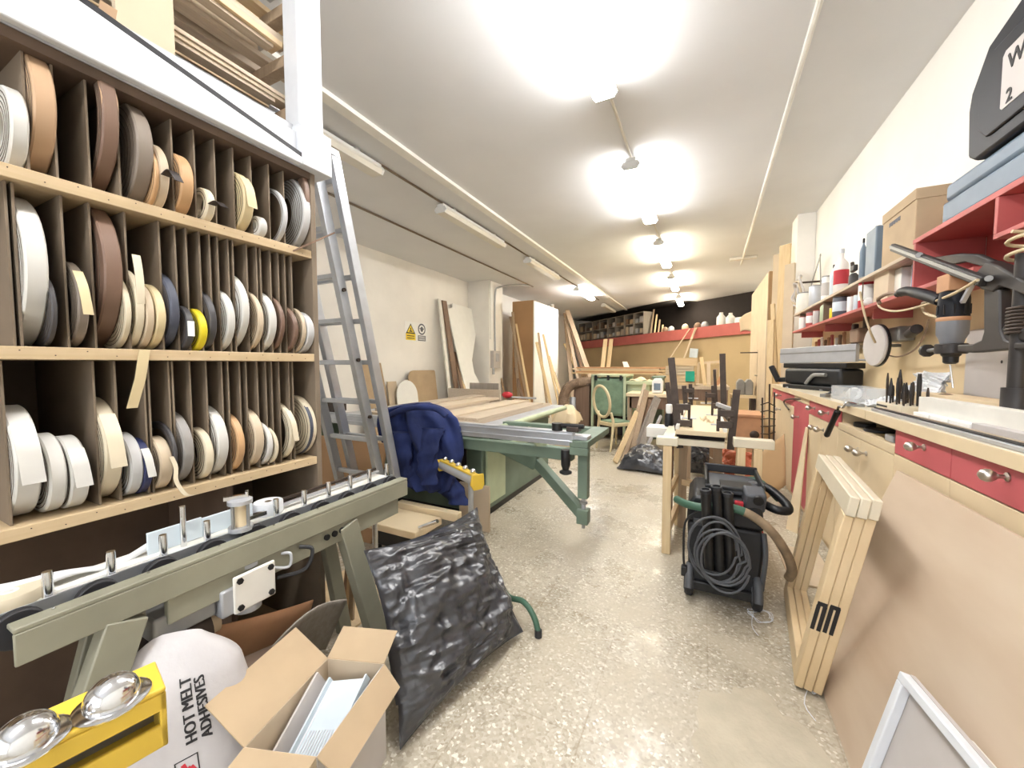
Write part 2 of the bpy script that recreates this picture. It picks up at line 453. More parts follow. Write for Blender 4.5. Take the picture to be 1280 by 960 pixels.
tag(MB().tube([(.48 + .165 * (y / 9), y, ZC - .02) for y in (0, 3, 6, 9)], .018, 8).build('conduit', 'offwhite'), 'white conduit pipe along the right part of the ceiling', 'conduit')
tag(MB().bx(.42, .86, 8.4, 8.5, ZC - .05, ZC).build('junction_box', 'offwhite', bevel=.01), 'white junction bar at the far end of the right ceiling conduit', 'junction box')
tag(MB().tube([(-2.93, y, ZC - .012) for y in (2.9, 4, 7, 10, 12)], .012, 6).build('conduit', 'hardboard'), 'brown wiring run linking the lamps left of the ceiling strip', 'conduit')
tag(MB().tube([(-3.95, y, ZC - .015) for y in (1.5, 4, 6, 8.2, 9.2)], .014, 6).build('conduit', 'hardboard'), 'brown wiring run on the ceiling nearest the left wall', 'conduit')
ordn = ['first', 'second', 'third', 'fourth', 'fifth', 'sixth', 'seventh', 'eighth', 'ninth', 'tenth', 'eleventh', 'twelfth', 'thirteenth', 'fourteenth', 'fifteenth', 'sixteenth', 'seventeenth', 'eighteenth', 'nineteenth', 'twentieth']
# ------------------------------------------------------------------ reel rack on the left
RX, RB = -1.547, -2.05                 # front plane, back plane
RY0, RY1 = -.35, 1.165
S_Z = [1.795, 1.345, .885]             # shelf tops
rack = thing('reel_rack', 'tall wooden rack with narrow upright slots holding edging reels at left', 'rack', ((RX + RB) / 2, .4, 0))
MB().bx(RB, RX, RY1 - .02, RY1 + .004, .02, 2.13).build('end_panel', 'hardboard', rack, bevel=.002)
MB().bx(RB - .012, RB, RY0, RY1, .02, 2.13).build('back_panel', 'darkboard', rack)
for z in S_Z:
    MB().bx(RB, RX, RY0, RY1 - .021, z - .034, z).build('shelf', 'shelfwood', rack, bevel=.002)
MB().bx(RB, RX, RY0, RY1 - .021, .03, .07).build('shelf', 'shelfwood', rack)
MB().bx(RB, RX, RY0, RY1 - .021, 2.10, 2.129).build('shelf', 'darkboard', rack)
MB().bx(RB, RX - .05, .80, .822, .071, .85).build('upright', 'darkboard', rack)
def zx(k, zx_, off): return zx_ / 3.048
rows = [
    (1.795, 2.10, [65, 205, 330, 445, 555, 650, 735, 812, 883, 955, 1018, 1075], 110),
    (1.345, 1.76, [30, 95, 155, 240, 345, 410, 480, 525, 575, 620, 668, 710, 750, 790, 830, 865, 905, 940, 970, 1000, 1030, 1060, 1085, 1110], 270),
    (.885, 1.31, [48, 255, 375, 432, 490, 550, 597, 643, 687, 728, 770, 810, 850, 884, 918, 950, 982, 1010, 1040, 1068, 1095, 1120], 460)]
for z0 in (.885, 1.345, 1.795):
    mb = MB()
    for k in range(16):
        yy = .2 + k * .06
        mb.cyl((RX, yy, z0 - .01 - .012 * (k % 2)), (RX + .0012, yy, z0 - .01 - .012 * (k % 2)), .0016, n=6)
    mb.build('nail_heads', 'darkmetal', rack)

# reels: (shelf index, apex px, apex py, width m, hole ratio, material, words, tail)
def rmat(n, c, c2=None):
    M[n] = mat(n, c, .5, var=.05, scale=3, c2=c2); return n
r_wh = rmat('reel white', (214, 212, 206)); r_cr = rmat('reel cream', (222, 210, 184)); r_be = rmat('reel beige', (204, 186, 160))
r_tn = rmat('reel tan', (184, 152, 120)); r_br = rmat('reel brown', (124, 98, 82)); r_gb = rmat('reel grey brown', (134, 122, 110))
r_dg = rmat('reel dark grey', (72, 70, 72)); r_bg = rmat('reel blue grey', (74, 78, 92)); r_gr = rmat('reel grey', (150, 146, 142))
r_lg = rmat('reel light grey', (200, 200, 200)); r_ye = rmat('reel yellow', (228, 208, 40)); r_bl = rmat('reel blue', (44, 50, 92))
r_or = rmat('reel orange tan', (200, 160, 116)); r_dk = rmat('reel near black', (52, 42, 40)); r_cy = rmat('reel pale yellow', (220, 202, 160))
TOP, MID, LOW = 0, 1, 2
reels = [
 (TOP, 5, 112, .030, .45, r_wh, 'pale white', 0), (TOP, 22, 66, .040, .55, r_tn, 'tan', 0), (TOP, 92, 66, .036, .86, r_br, 'loosely uncoiled brown', 'up'),
 (TOP, 148, 131, .040, .22, r_gb, 'large grey beige', 0), (TOP, 166, 180, .014, .5, r_or, 'thin orange tan', 0), (TOP, 184, 182, .026, .4, r_be, 'small beige', 'dark'),
 (TOP, 213, 194, .036, .62, r_or, 'wide tan', 0), (TOP, 252, 236, .026, .6, r_cr, 'small cream open', 'dark'), (TOP, 287, 216, .036, .55, r_cy, 'pale yellow', 'front'), (TOP, 322, 271, .030, .4, r_wh, 'tiny white', 0),
 (TOP, 334, 236, .018, .86, r_lg, 'thin light grey hoop', 0), (TOP, 353, 223, .034, .5, r_lg, 'light grey', 0), (TOP, 372, 215, .022, .84, r_br, 'brown hoop', 0),
 (MID, 8, 247, .040, .60, r_wh, 'big white', 0), (MID, 44, 342, .026, .3, r_dg, 'dark grey', 0), (MID, 80, 327, .022, .6, r_gb, 'grey brown', 'yellow'),
 (MID, 97, 251, .040, .12, r_br, 'very large brown', 0), (MID, 137, 342, .026, .35, r_cr, 'cream', 0), (MID, 151, 338, .020, .4, r_cr, 'cream', 'upc'), (MID, 167, 354, .020, .4, r_be, 'beige', 0),
 (MID, 180, 355, .024, .45, r_cy, 'pale yellow', 0), (MID, 192, 340, .026, .5, r_bg, 'dark blue grey', 0), (MID, 223, 382, .022, .4, r_dg, 'dark reel with white label', 'label'), (MID, 240, 386, .024, .4, r_ye, 'bright yellow', 0),
 (MID, 246, 365, .022, .72, r_dg, 'dark grey hoop', 0), (MID, 267, 363, .026, .45, r_wh, 'off white', 0), (MID, 277, 341, .026, .25, r_wh, 'large white', 0),
 (MID, 302, 363, .020, .4, r_be, 'beige film wrapped', 0), (MID, 317, 364, .030, .35, r_wh, 'white film wrapped', 0), (MID, 330, 368, .018, .5, r_br, 'brown edged', 0),
 (MID, 351, 383, .020, .6, r_br, 'brown', 0), (MID, 362, 385, .016, .6, r_be, 'beige hoop', 0), (MID, 381, 391, .034, .4, r_lg, 'silver grey film wrapped', 0),
 (LOW, 8, 506, .044, .62, r_wh, 'big white', 'front'), (LOW, 52, 541, .032, .3, r_wh, 'white', 0), (LOW, 80, 544, .036, .3, r_wh, 'white', 'front'), (LOW, 112, 496, .038, .68, r_cr, 'large cream ring', 'front'),
 (LOW, 152, 541, .030, .3, r_lg, 'light grey', 0), (LOW, 168, 548, .026, .5, r_bl, 'dark blue', 'white'), (LOW, 191, 545, .034, .5, r_be, 'beige', 'dangle'), (LOW, 192, 526, .012, .8, r_dg, 'thin grey hoop', 0),
 (LOW, 211, 514, .030, .6, r_gr, 'grey', 0), (LOW, 244, 534, .026, .4, r_cr, 'cream', 0), (LOW, 254, 507, .034, .2, r_wh, 'large off white', 0),
 (LOW, 280, 516, .026, .4, r_or, 'tan', 0), (LOW, 302, 510, .034, .55, r_be, 'pinkish beige', 0), (LOW, 321, 527, .020, .4, r_wh, 'white paper wrapped', 0), (LOW, 331, 533, .014, .5, r_cr, 'narrow cream', 0),
 (LOW, 342, 501, .024, .75, r_cr, 'cream ring', 'front'), (LOW, 365, 495, .016, .5, r_bg, 'blue grey', 0), (LOW, 377, 494, .034, .2, r_cr, 'large plain cream', 0)]
cnt = [0, 0, 0]
tailmat = {'yellow': r_cy, 'dark': r_dk, 'upc': r_cr, 'white': r_wh, 'dangle': r_cr}
last = {}
spans = [[], [], []]
for si, px, py, w, hole, mt, words, tail in reels:
    zs = S_Z[si]; R = .08
    for it in range(6):
        xc = RX + .012 - R
        p = A(px, py, x=xc); R = max(.02, (p.z - zs - .0015) / 2)
    y = p.y
    if si in last and y - last[si][0] < (w + last[si][1]) / 2: w = max(.010, min(w, 2 * (y - last[si][0]) - last[si][1] - .0005)); 
    if si in last and y - last[si][0] < (w + last[si][1]) / 2: y = last[si][0] + (w + last[si][1]) / 2 + .0005
    if y > RY1 - .024 - w / 2: y = RY1 - .024 - w / 2
    last[si] = (y, w); spans[si].append((y, w))
    i = cnt[si]; cnt[si] += 1
    row = ('top', 'middle', 'lowest')[si]
    lb = words + (' edging reel' if 'reel' not in words else '') + ', ' + ordn[i] + ' from the left on the ' + row + ' reel shelf' if i < 20 else words + ' edging reel at the right end of the ' + row + ' reel shelf'
    if si == MID and i == 19: lb = words + ' edging reel, last on the right of the middle reel shelf'
    t = thing('edging_reel', lb, 'reel', (xc, y, zs), 0, 'edging reels on the %s shelf of the rack' % row)
    c = V((xc, y, zs + R + .0015))
    MB().ring(c, (0, 1, 0), R, R * hole, w, 44, wob=.012 if hole < .7 else .03, seed=i).build('coil', mt, t)
    nl = max(1, int((1 - hole) * R / .012)); mb = MB()
    for q in range(1, min(nl, 6) + 1):
        rr = R * hole + (R - R * hole) * q / (min(nl, 6) + 1)
        mb.ring(c, (0, 1, 0), rr, rr - .0008, w + .0014, 36, wob=.012 if hole < .7 else .03, seed=i)
    mb.build('winding_lines', M.get('reelline') or mat('reel line', (96, 84, 72), .7, var=.02), t)
    if 'reelline' not in M: M['reelline'] = bpy.data.materials['reel line']
    if tail == 'up':
        ps = [c + V((math.cos(a) * R, 0, math.sin(a) * R)) for a in (-.2, .1, .4)] + [c + V((R * .95, .004, R * 1.0)), c + V((R * .98, .01, R * 1.25))]
        MB().strip(spline(ps, 5), (0, 1, 0), w).build('loose_tail', r_tn, t)
    elif tail == 'upc':
        ps = [c + V((R * .98, 0, R * .1)), c + V((R * 1.0, 0, R * .5)), c + V((R * .95, 0, R * .95)), c + V((R * .86, 0, R * 1.28))]
        MB().strip(spline(ps, 5), (0, 1, 0), w).build('loose_tail', r_cr, t)
    elif tail in ('yellow', 'dark', 'white', 'front'):
        e0 = c + V((R * .75, 0, R * .7))
        ps = [e0, c + V((R * .97 + .003, 0, R * .38)), c + V((R * 1.04 + .004, .002, R * .05)), c + V((R * 1.07 + .006, .004, -R * .28))]
        if tail == 'dark': ps = [c + V((R * 1.0, 0, -.1 * R)), c + V((R + .03, .006, R * .0)), c + V((R + .05, .014, -R * .3))]
        lab(MB().strip(spline(ps, 5), (0, 1, 0), w * .92).build('loose_tail', tailmat.get(tail, mt), t), ('loose %s tail end' % {'yellow': 'yellow', 'dark': 'dark brown', 'white': 'white', 'front': 'curling'}[tail]))
    elif tail == 'dangle':
        ps = [c + V((R + .003, w * .3, R * .3)), c + V((R + .012, w * .5, -.1 * R)), c + V((R + .02, w * .4, -.6 * R)), c + V((R + .03, w * .9, -R - .01)), c + V((R + .03, w * 1.5, -R - .022))]
        MB().strip(spline(ps, 5), (0, 1, 0), .012).build('loose_tail', r_cr, t)
    elif tail == 'label':
        MB().bx(c.x + R - .002, c.x + R + .0012, y - w * .42, y + w * .42, c.z - .03, c.z + .02).build('paper_label', 'paper', t)
for (z0, z1, xs, py), taken in zip(rows, (spans[0], spans[1], spans[2])):
    got = []
    for q in xs:
        y = A(q / 3.048, py, x=RX - .02).y
        for it in range(4):
            for yr, wr in taken:
                if abs(y - yr) < wr / 2 + .0035: y = yr + (wr / 2 + .0037) * (1 if y >= yr else -1)
        if any(abs(y - yr) < wr / 2 + .003 for yr, wr in taken) or any(abs(y - g) < .009 for g in got): continue
        got.append(y)
        MB().bx(RB + .002, RX - .03, y - .0025, y + .0025, z0 + .001, z1 - .001).build('divider', 'hardboard', rack, smooth=False)
# long strip hanging between the shelves
p0 = A(181, 437, x=RX + .004); p1 = A(165, 510, x=RX - .02)
tag(MB().strip([p0, p0.lerp(p1, .5) + V((.012, 0, 0)), p1], (0, 1, 0), .026, .003).build('edging_strip', r_cy), 'short beige strip hanging slantwise below the middle reel shelf', 'strip')
tag(MB().bar(A(366, 314, x=RX - .004), A(418, 291, x=RX + .06), .012, .006).build('wood_stick', 'walnut'), 'thin brown stick poking out of the rack past the ladder', 'stick')

# ------------------------------------------------------------------ fascia, post and timber store on top of the rack
def yz_prism(poly, x0, x1, mb=None):
    mb = mb or MB()
    return mb.prism(poly, Matrix(((0, 0, 1, x0), (1, 0, 0, 0), (0, 1, 0, 0), (0, 0, 0, 1))), x1 - x0)
FXX = RX + .035
f = lambda px, py, x=FXX: (A(px, py, x=x).y, A(px, py, x=x).z)
lo = A(386, 207, x=FXX); l0 = A(0, 30, x=FXX)
sl = lambda y: 2.14
t_top = A(372, 192, x=FXX); t_mid = A(230, 92, x=FXX)
slope = (t_top.z - t_mid.z) / (t_top.y - t_mid.y)
zt = lambda y: t_top.z + slope * (y - t_top.y)
yend = 1.10
zb0 = 2.132
tag(yz_prism([(-.1, zb0), (yend, zb0), (yend, zt(yend)), (-.1, zt(-.1))], FXX - .030, FXX).build('fascia_board', 'white', bevel=.004), 'tapering white fascia board along the top front of the reel rack', 'board')
tag(MB().bar((FXX - .012, -.1, zt(-.1) + .009), (FXX - .012, yend, zt(yend) + .009), .02, .016).build('rubber_profile', 'rubber'), 'long black rubber profile lying along the white fascia top', 'profile strip')
zc = lambda px, py: A(px, py, x=FXX - .05).z
up1 = A(380, 178, x=FXX - .05); 
tag(yz_prism([(.2, 2.131), (1.085, 2.131), (1.085, 2.27), (.2, 2.27)], FXX - .062, FXX - .034).build('white_board', 'white'), 'white board set behind the black profile above the rack', 'board')
post = thing('upright_post', 'thick white post rising from the reel rack to the ceiling', 'post', (-1.57, 1.15, 2.131))
MB().bx(-1.62, -1.53, 1.09, 1.205, 2.14, 3.295).build('shaft', 'white', post, bevel=.004)
MB().bx(-1.64, -1.505, 1.086, 1.225, 2.131, 2.30).build('base_sleeve', 'white', post, bevel=.004)
# timber store: arms of wood carried by the post, strips resting on them
store = [('lower', 2.40), ('middle', 2.62), ('upper', 2.83)]
for nm, z in store:
    tag(MB().bx(-2.255, -1.62, 1.10, 1.15, z - .045, z).build('timber_bracket', 'oak_z', bevel=.003), '%s timber arm behind the white post carrying stored strips' % nm, 'bracket', 'timber arms of the strip store')
    tag(MB().bx(-2.255, -1.60, .10, .15, z - .045, z).build('timber_bracket', 'oak_z', bevel=.003), '%s timber arm at the near end of the strip store' % nm, 'bracket', 'timber arms of the strip store')
tag(MB().bx(-2.32, -2.255, 1.09, 1.17, 0, 3.295).build('upright_post', 'oak_z'), 'brown wooden rear post of the strip store above the rack', 'post')
tag(MB().bx(-2.32, -2.255, .08, .16, 0, 3.295).build('upright_post', 'oak_z'), 'brown wooden rear post at the near end of the strip store', 'post')
cols = ['oak_y', 'pine_y', 'oak_y', 'aludull', 'cardlight', 'oak_y', 'walnut', 'pine_y']
si = 0
for nm, z, n in (('lower', 2.40, 11), ('middle', 2.62, 12), ('upper', 2.83, 8)):
    zz = [z + .0005] * 5
    for k in range(n):
        c = k % 5 if nm != 'lower' else k % 4
        w = .045 + .03 * ((k * 7) % 3) / 2; h = .014 + .008 * ((k * 5) % 4)
        x = -1.66 - c * .105
        y0, y1 = -.2 + .1 * ((k * 3) % 4), 1.06 + .03 * ((k * 11) % 6)
        tag(MB().bx(x - w / 2, x + w / 2, y0, min(y1, 1.30), zz[c], zz[c] + h).build('timber_strip', cols[(k * 3 + int(z * 10)) % 8], bevel=.001),
            '%s strip on the %s arms, %s layer, %s column from the front' % ({'oak_y': 'grey brown', 'pine_y': 'pale pine', 'aludull': 'grey metal', 'cardlight': 'beige', 'walnut': 'dark brown'}[cols[(k * 3 + int(z * 10)) % 8]], nm, ordn[k // (4 if nm == 'lower' else 5)], ordn[c]), 'timber strip', 'strips stored on the %s arms' % nm)
        zz[c] += h + .0005
tag(MB().bx(-1.625, -1.60, .555, .70, 2.272, 2.55).build('offcut_board', 'cardlight', bevel=.001), 'square beige offcut panel standing in front of the stored strips', 'panel')
for k in range(3):
    tag(MB().bx(-1.60 + k * .011, -1.592 + k * .011, .2, 1.24 + k * .04, 2.2705 + k * .004, 2.296 + k * .006).build('thin_strip', ['oak_y', 'cardlight', 'aludull'][k]), ['brown', 'beige', 'grey metal'][k] + ' thin strip running along the white board past the post', 'strip')

# ------------------------------------------------------------------ ladder
lad = thing('extension_ladder', 'tall aluminium ladder leaning behind the end of the reel rack', 'ladder', (-2.15, 2.05, 0))
tA, tB = V((-1.985, 1.485, 2.50)), V((-2.0, 2.07, .0)) 
for off, nm in ((0, 0), (.075, 1)):
    o = V((0, off, 0.01)) + V((.075 * nm, 0, 0))
    for dx in (0, -.42):
        p, q = tA + o + V((dx, 0, 0)), tB + o + V((dx, 0, 0))
        q = q + (p - q).normalized() * (.0 if not nm else .45)
        MB().bar(p, q, .042, .06, up=(0, 1, 0)).build('rail', 'alu', lad, bevel=.004)
    n = 9 if not nm else 7
    for k in range(n):
        tt = .06 + k * .105
        p = (tA + o).lerp(tB + o, tt)
        MB().bar(p + V((-.022, 0, 0)), p + V((-.398, 0, 0)), .03, .03).build('rung', 'alu', lad, bevel=.004)
for tt in (.30, .47, .62):
    p = tA.lerp(tB, tt)
    MB().cyl(p + V((.022, .0, 0)), p + V((.036, .0, 0)), .012, n=8).build('bolt', 'darkmetal', lad)
for dx in (0, -.42):
    MB().bx(-2.03 + dx, -1.97 + dx, 2.03, 2.11, 0, .05).build('foot', 'black', lad, bevel=.006)

# ------------------------------------------------------------------ edge banding track
cv = thing('roller_track', 'olive grey machine track with black wheels and chrome pins before the rack', 'machine track', (-1.4, .8, 0))
CZ = .735
ra, rb = V((-1.315, .235, CZ - .02)), V((-1.315, 1.455, CZ - .02))
MB().bx(-1.345, -1.30, .235, 1.455, CZ - .012, CZ).bx(-1.309, -1.30, .235, 1.455, CZ - .085, CZ - .012).build('front_rail', 'olive', cv, bevel=.003)
MB().bx(-1.335, -1.3105, .5, 1.40, CZ - .16, CZ - .02).build('lower_beam', 'olive', cv, bevel=.003)
MB().bx(-1.54, -1.402, .0, 1.46, CZ - .03, CZ - .008).build('bed', 'offwhite', cv, bevel=.002)
MB().bx(-1.4015, -1.396, .0, 1.46, CZ - .05, CZ + .004).build('bed_edge', 'alu', cv)
mbw = MB()
for k in range(10):
    y = .255 + k * .128
    w = MB().lathe([(.012, -.011), (.040, -.011), (.043, -.008), (.043, -.004), (.039, -.002), (.039, .002), (.043, .004), (.043, .008), (.040, .011), (.012, .011)], (-1.37, y, CZ - .03), (1, 0, 0), 24).build('track_wheel', 'rubber', cv)
    MB().cyl((-1.395, y, CZ - .03), (-1.346, y, CZ - .03), .008, n=10).build('axle', 'chrome', w)
for k in range(12):
    y = .20 + k * .112
    h = .07
    MB().lathe([(.010, 0), (.010, h * .9), (.009, h), (.004, h)], (-1.415, y, CZ - .008), (0, 0, 1), 14).build('guide_pin', 'chrome', cv)
# legs
def plank(p0, p1, w, d, mb=None): return (mb or MB()).bar(p0, p1, d, w, up=(0, 1, 0))
MB().bar((-1.322, 1.10, CZ - .10), (-1.30, 1.26, .0), .05, .085, up=(0, 1, 0)).build('leg', 'olive', cv, bevel=.004)
MB().bar((-1.322, .415, CZ - .09), (-1.30, .19, .0), .05, .085, up=(0, 1, 0)).build('leg', 'olive', cv, bevel=.004)
MB().bar((-1.52, 1.13, CZ - .03), (-1.54, 1.26, .0), .04, .06, up=(0, 1, 0)).build('leg', 'olive', cv, bevel=.004)
MB().bar((-1.52, .46, CZ - .03), (-1.54, .30, .0), .04, .06, up=(0, 1, 0)).build('leg', 'olive', cv, bevel=.004)
MB().bx(-1.52, -1.33, 1.15, 1.19, CZ - .14, CZ - .10).bx(-1.52, -1.33, .42, .46, CZ - .14, CZ - .10).build('cross_beam', 'olive', cv)
for k in range(3):
    y = 1.0 + k * .035
    MB().cyl((-1.3095, y, CZ - .115), (-1.302, y, CZ - .115), .012, n=12).build('push_button', 'black', cv)
for k in range(7):
    y = .3 + k * .17
    MB().cyl((-1.33, y, CZ), (-1.33, y, CZ + .003), .004, n=8).build('screw', 'chrome', cv)
# gearbox hanging below, glue head above
gb = MB().bx(-1.44, -1.30, .625, .70, .515, .60).build('gearbox', 'aludull', cv, bevel=.006)
lab(MB().bx(-1.30, -1.288, .655, .785, .515, .635).build('gearbox_plate', 'offwhite', cv, bevel=.006), 'white end plate with four dark bolts')
for yy in (.672, .768):
    for zz_ in (.532, .618):
        MB().cyl((-1.288, yy, zz_), (-1.282, yy, zz_), .010, n=6).build('bolt', 'black', cv)
MB().cyl((-1.34, .72, .635), (-1.34, .72, .70), .036, n=20).build('neck', 'aludull', cv)
MB().cyl((-1.34, .72, .49), (-1.34, .72, .515), .040, n=20).build('lower_boss', 'aludull', cv)
MB().bx(-1.46, -1.32, .47, .622, .53, .60).build('gear_arm', 'steelgrey', cv, bevel=.008)
MB().tube([(-1.40, .42, .47), (-1.40, .62, .47)], .065, 24).build('motor', 'darkmetal', cv)
MB().cyl((-1.40, .62, .47), (-1.40, .655, .47), .036, n=20).build('motor_cap', 'cream', cv)
MB().bx(-1.415, -1.385, .50, .53, .53, .56).build('motor_bracket', 'darkmetal', cv)
MB().tube(spline([(-1.305, .80, .56), (-1.27, .88, .56), (-1.27, .91, .62), (-1.30, .88, CZ - .10)], 6), .007, 8).build('cable', 'cabledark', cv)
MB().tube(spline([(-1.305, .79, .60), (-1.285, .83, .59), (-1.29, .84, .63), (-1.31, .82, CZ - .10)], 6), .005, 8).build('cable', 'aludull', cv)
gh = V((-1.39, .735, CZ))
MB().cyl(gh + V((0, 0, .004)), gh + V((0, 0, .018)), .036, n=24).build('head_base', 'aludull', cv)
MB().cyl(gh + V((0, 0, .018)), gh + V((0, 0, .095)), .016, n=20).build('glue_roller', 'cream', cv)
for a in (0.3, 1.9, 3.4, 5.0):
    MB().cyl(gh + V((.03 * math.cos(a), .03 * math.sin(a), .018)), gh + V((.03 * math.cos(a), .03 * math.sin(a), .095)), .005, n=8).build('head_column', 'steelgrey', cv)
MB().lathe([(.036, .095), (.036, .108), (.03, .112), (.01, .112)], gh, (0, 0, 1), 24).build('head_cap', 'aludull', cv)
MB().bar(gh + V((-.02, -.04, .118)), gh + V((.01, .02, .118)), .016, .012).build('clamp_lever', 'chrome', cv)
for d in ((.012, .016), (-.006, .026)):
    MB().cyl(gh + V((d[0], d[1], .110)), gh + V((d[0], d[1], .132)), .005, n=8).build('set_screw', 'chrome', cv)
MB().cyl((-1.45, .60, CZ - .008), (-1.45, .60, CZ + .12), .008, n=10).build('tall_pin', 'chrome', cv)
for k, (y0, y1, z) in enumerate(((.52, .66, .06), (.66, .82, .055))):
    MB().bx(-1.478, -1.47, y0, y1, CZ - .007, CZ + z).build('guide_plate', 'bluewhite', cv, bevel=.002)
MB().bar((-1.43, .78, CZ + .02), (-1.43, .84, CZ + .02), .02, .014).build('nozzle', 'chrome', cv)
for k in range(2):
    MB().bar((-1.47 - .03 * k, .86, CZ + .01 + .012 * k), (-1.49 - .02 * k, 1.45, CZ + .01 + .012 * k), .012, .01).build('guide_rod', ['aludull', 'darkmetal'][k], cv)
# tapes and film on the bed
tr = thing('tape_roll', 'white roll of tape lying flat on the machine track by the rack', 'tape roll', (-1.48, .885, CZ - .007))
MB().lathe([(.012, 0), (.048, 0), (.05, .003), (.05, .042), (.048, .045), (.012, .045), (.012, .02)], (-1.485, .885, CZ - .007), (0, 0, 1), 32).build('roll', 'white', tr)
MB().lathe([(.0118, .001), (.0118, .0455), (.008, .0455), (.008, .001)], (-1.485, .885, CZ - .007), (0, 0, 1), 20).build('core', 'hardboard', tr)
tr = thing('tape_roll', 'cream roll of tape lying flat at the near left end of the track', 'tape roll', (-1.47, .265, CZ - .007))
MB().lathe([(.016, 0), (.053, 0), (.055, .003), (.055, .026), (.053, .029), (.016, .029), (.016, .012)], (-1.475, .265, CZ - .007), (0, 0, 1), 32).build('roll', r_cr, tr)
MB().lathe([(.0158, .001), (.0158, .0295), (.010, .0295), (.010, .001)], (-1.475, .265, CZ - .007), (0, 0, 1), 20).build('core', 'paper', tr)
def film(u, v):
    y = .12 + .43 * u
    return V((-1.508 + .028 * v + .006 * math.sin(9 * u + 3 * v), y, CZ - .002 + .055 * math.sin(PI * v) ** 1 * (.6 + .4 * math.sin(5 * u + 1)) + .012 * math.sin(14 * u) * v))
tag(MB().grid(film, 30, 8).build('plastic_film', 'plasticwhite', solid=.002), 'crumpled whitish plastic film behind the pins of the track', 'plastic film')
tag(MB().bx(-1.455, -1.43, .33, .55, CZ - .007, CZ - .001).build('paper_strip', 'paper'), 'white paper strip lying on the bed between the chrome pins', 'paper strip')

# ------------------------------------------------------------------ things under and before the track
# scraps below the track
tag(MB().grid(lambda u, v: V((-1.50 + .10 * v + .03 * math.sin(2 * u), .62 + .36 * u, .10 + .36 * v - .10 * u * v)), 8, 8).build('cardboard_sheet', 'terracotta', solid=.004), 'bent brown cardboard sheet leaning under the machine track', 'cardboard')
tag(MB().grid(lambda u, v: V((-1.46 + .14 * v + .02 * u, .78 + .30 * u, .06 + .26 * v + .05 * math.sin(3 * u))), 8, 8).build('grey_board', 'greyboard', solid=.006), 'grey board scrap slanting under the track before the rack end', 'board')
tag(MB().grid(lambda u, v: V((-1.33 + .16 * v, .60 + .26 * u, .36 - .10 * v + .04 * u * v - .06 * u)), 6, 6).build('dark_scrap', 'darkboard', solid=.004), 'dark brown pointed cardboard scrap beside the adhesives sack', 'cardboard')
# adhesives sack
sk = thing('adhesive_sack', 'greyish white plastic sack of hot melt adhesive under the track', 'sack', (-1.16, .49, 0))
SC = V((-1.12, .50, 0)); SA = -.50
def sack_pt(u, v):
    th = 2 * PI * u
    wy = .165 * (1 - .10 * v ** 3) ; wx = .085 * (1 - .35 * v ** 4)
    ex = lambda c, e: math.copysign(abs(c) ** e, c)
    x = wx * ex(math.cos(th), .75); y = wy * ex(math.sin(th), .62)
    zc_ = .54 + .03 * math.sin(th + .6) * (v > .5) * (v - .5) * 2
    z = zc_ * v
    if v > .8: k = (v - .8) / .2; x *= (1 - .85 * k ** 1.6); y *= (1 - .42 * k ** 2); z -= .035 * k * abs(math.sin(th)) 
    if v < .08: k = 1 - v / .08; x *= 1 - .3 * k; y *= 1 - .15 * k
    n = noise.noise(V((x * 9, y * 9, z * 7))) * .010
    p = V((x + n * math.cos(th), y + n * math.sin(th), z))
    return SC + Matrix.Rotation(SA, 3, 'Z') @ p + V((-.20 * v, -.01 * v, 0))
g = MB().grid(sack_pt, 72, 48, cu=True)
tv = [sack_pt(i / 72, 1) for i in range(72)]; ctr = sum(tv, V()) / 72
g.v.append(ctr); ci = len(g.v) - 1
for i in range(72): g.f.append((47 * 72 + i, 47 * 72 + (i + 1) % 72, ci))
sack_bvh = BVHTree.FromPolygons(g.v, g.f)
g.build('sack_body', 'sack', sk)
LST = 1.05
def decal(polys, P0, P1, name, material, parent, bvh, size, body=None, boldness=0, off=.0015):
    """writing laid on the curved sack: text baseline from pixel P0 towards P1, cast from outside"""
    mb = MB(); o = V(P0); ax = (V(P1) - o).normalized()
    out = V((.80, -.42, .45)).normalized(); out = (out - ax * out.dot(ax)).normalized(); up = out.cross(ax)
    vs, fs = (text_mesh(body, size) if body else polys)
    # refine so that letters follow the curve
    bmm = bmesh.new(); bv = [bmm.verts.new(v) for v in vs]
    for fc in fs:
        try: bmm.faces.new([bv[i] for i in fc])
        except ValueError: pass
    bmesh.ops.triangulate(bmm, faces=bmm.faces)
    bmesh.ops.subdivide_edges(bmm, edges=[e for e in bmm.edges if e.calc_length() > size * .25], cuts=2, use_grid_fill=False)
    bmesh.ops.triangulate(bmm, faces=bmm.faces)
    bmm.verts.index_update()
    nv = []
    for v in bmm.verts:
        q = o + ax * v.co.x + up * v.co.y * LST
        h = bvh.ray_cast(q + out * .4, -out, 1.0)
        nv.append((h[0] + out * off) if h[0] else q)
    mb.add(nv, [tuple(v.index for v in fc.verts) for fc in bmm.faces])
    for dx in ([boldness, -boldness] if boldness else []):
        mb.add([p + ax * dx for p in nv], [tuple(v.index for v in fc.verts) for fc in bmm.faces])
    bmm.free()
    return mb.build(name, material, parent, smooth=False)
def onbag(px, py, bvh):
    r = (ROT @ V(((px - 640) / FPX, (480 - py) / FPX, -1.0))).normalized()
    h = bvh.ray_cast(EYE, r, 5.0); return h[0] if h[0] else A(px, py, x=-1.1)
a0, a1 = onbag(247, 925, sack_bvh), onbag(238, 842, sack_bvh)
TS = (a1 - a0).length / 4.9
decal(None, a0, a1, 'lettering', 'print', sk, sack_bvh, TS, 'HOT MELT', .0016)
b0, b1 = onbag(266, 917, sack_bvh), onbag(253, 830, sack_bvh)
decal(None, b0, b1, 'lettering', 'print', sk, sack_bvh, TS * .94, 'ADHESIVES', .0016)
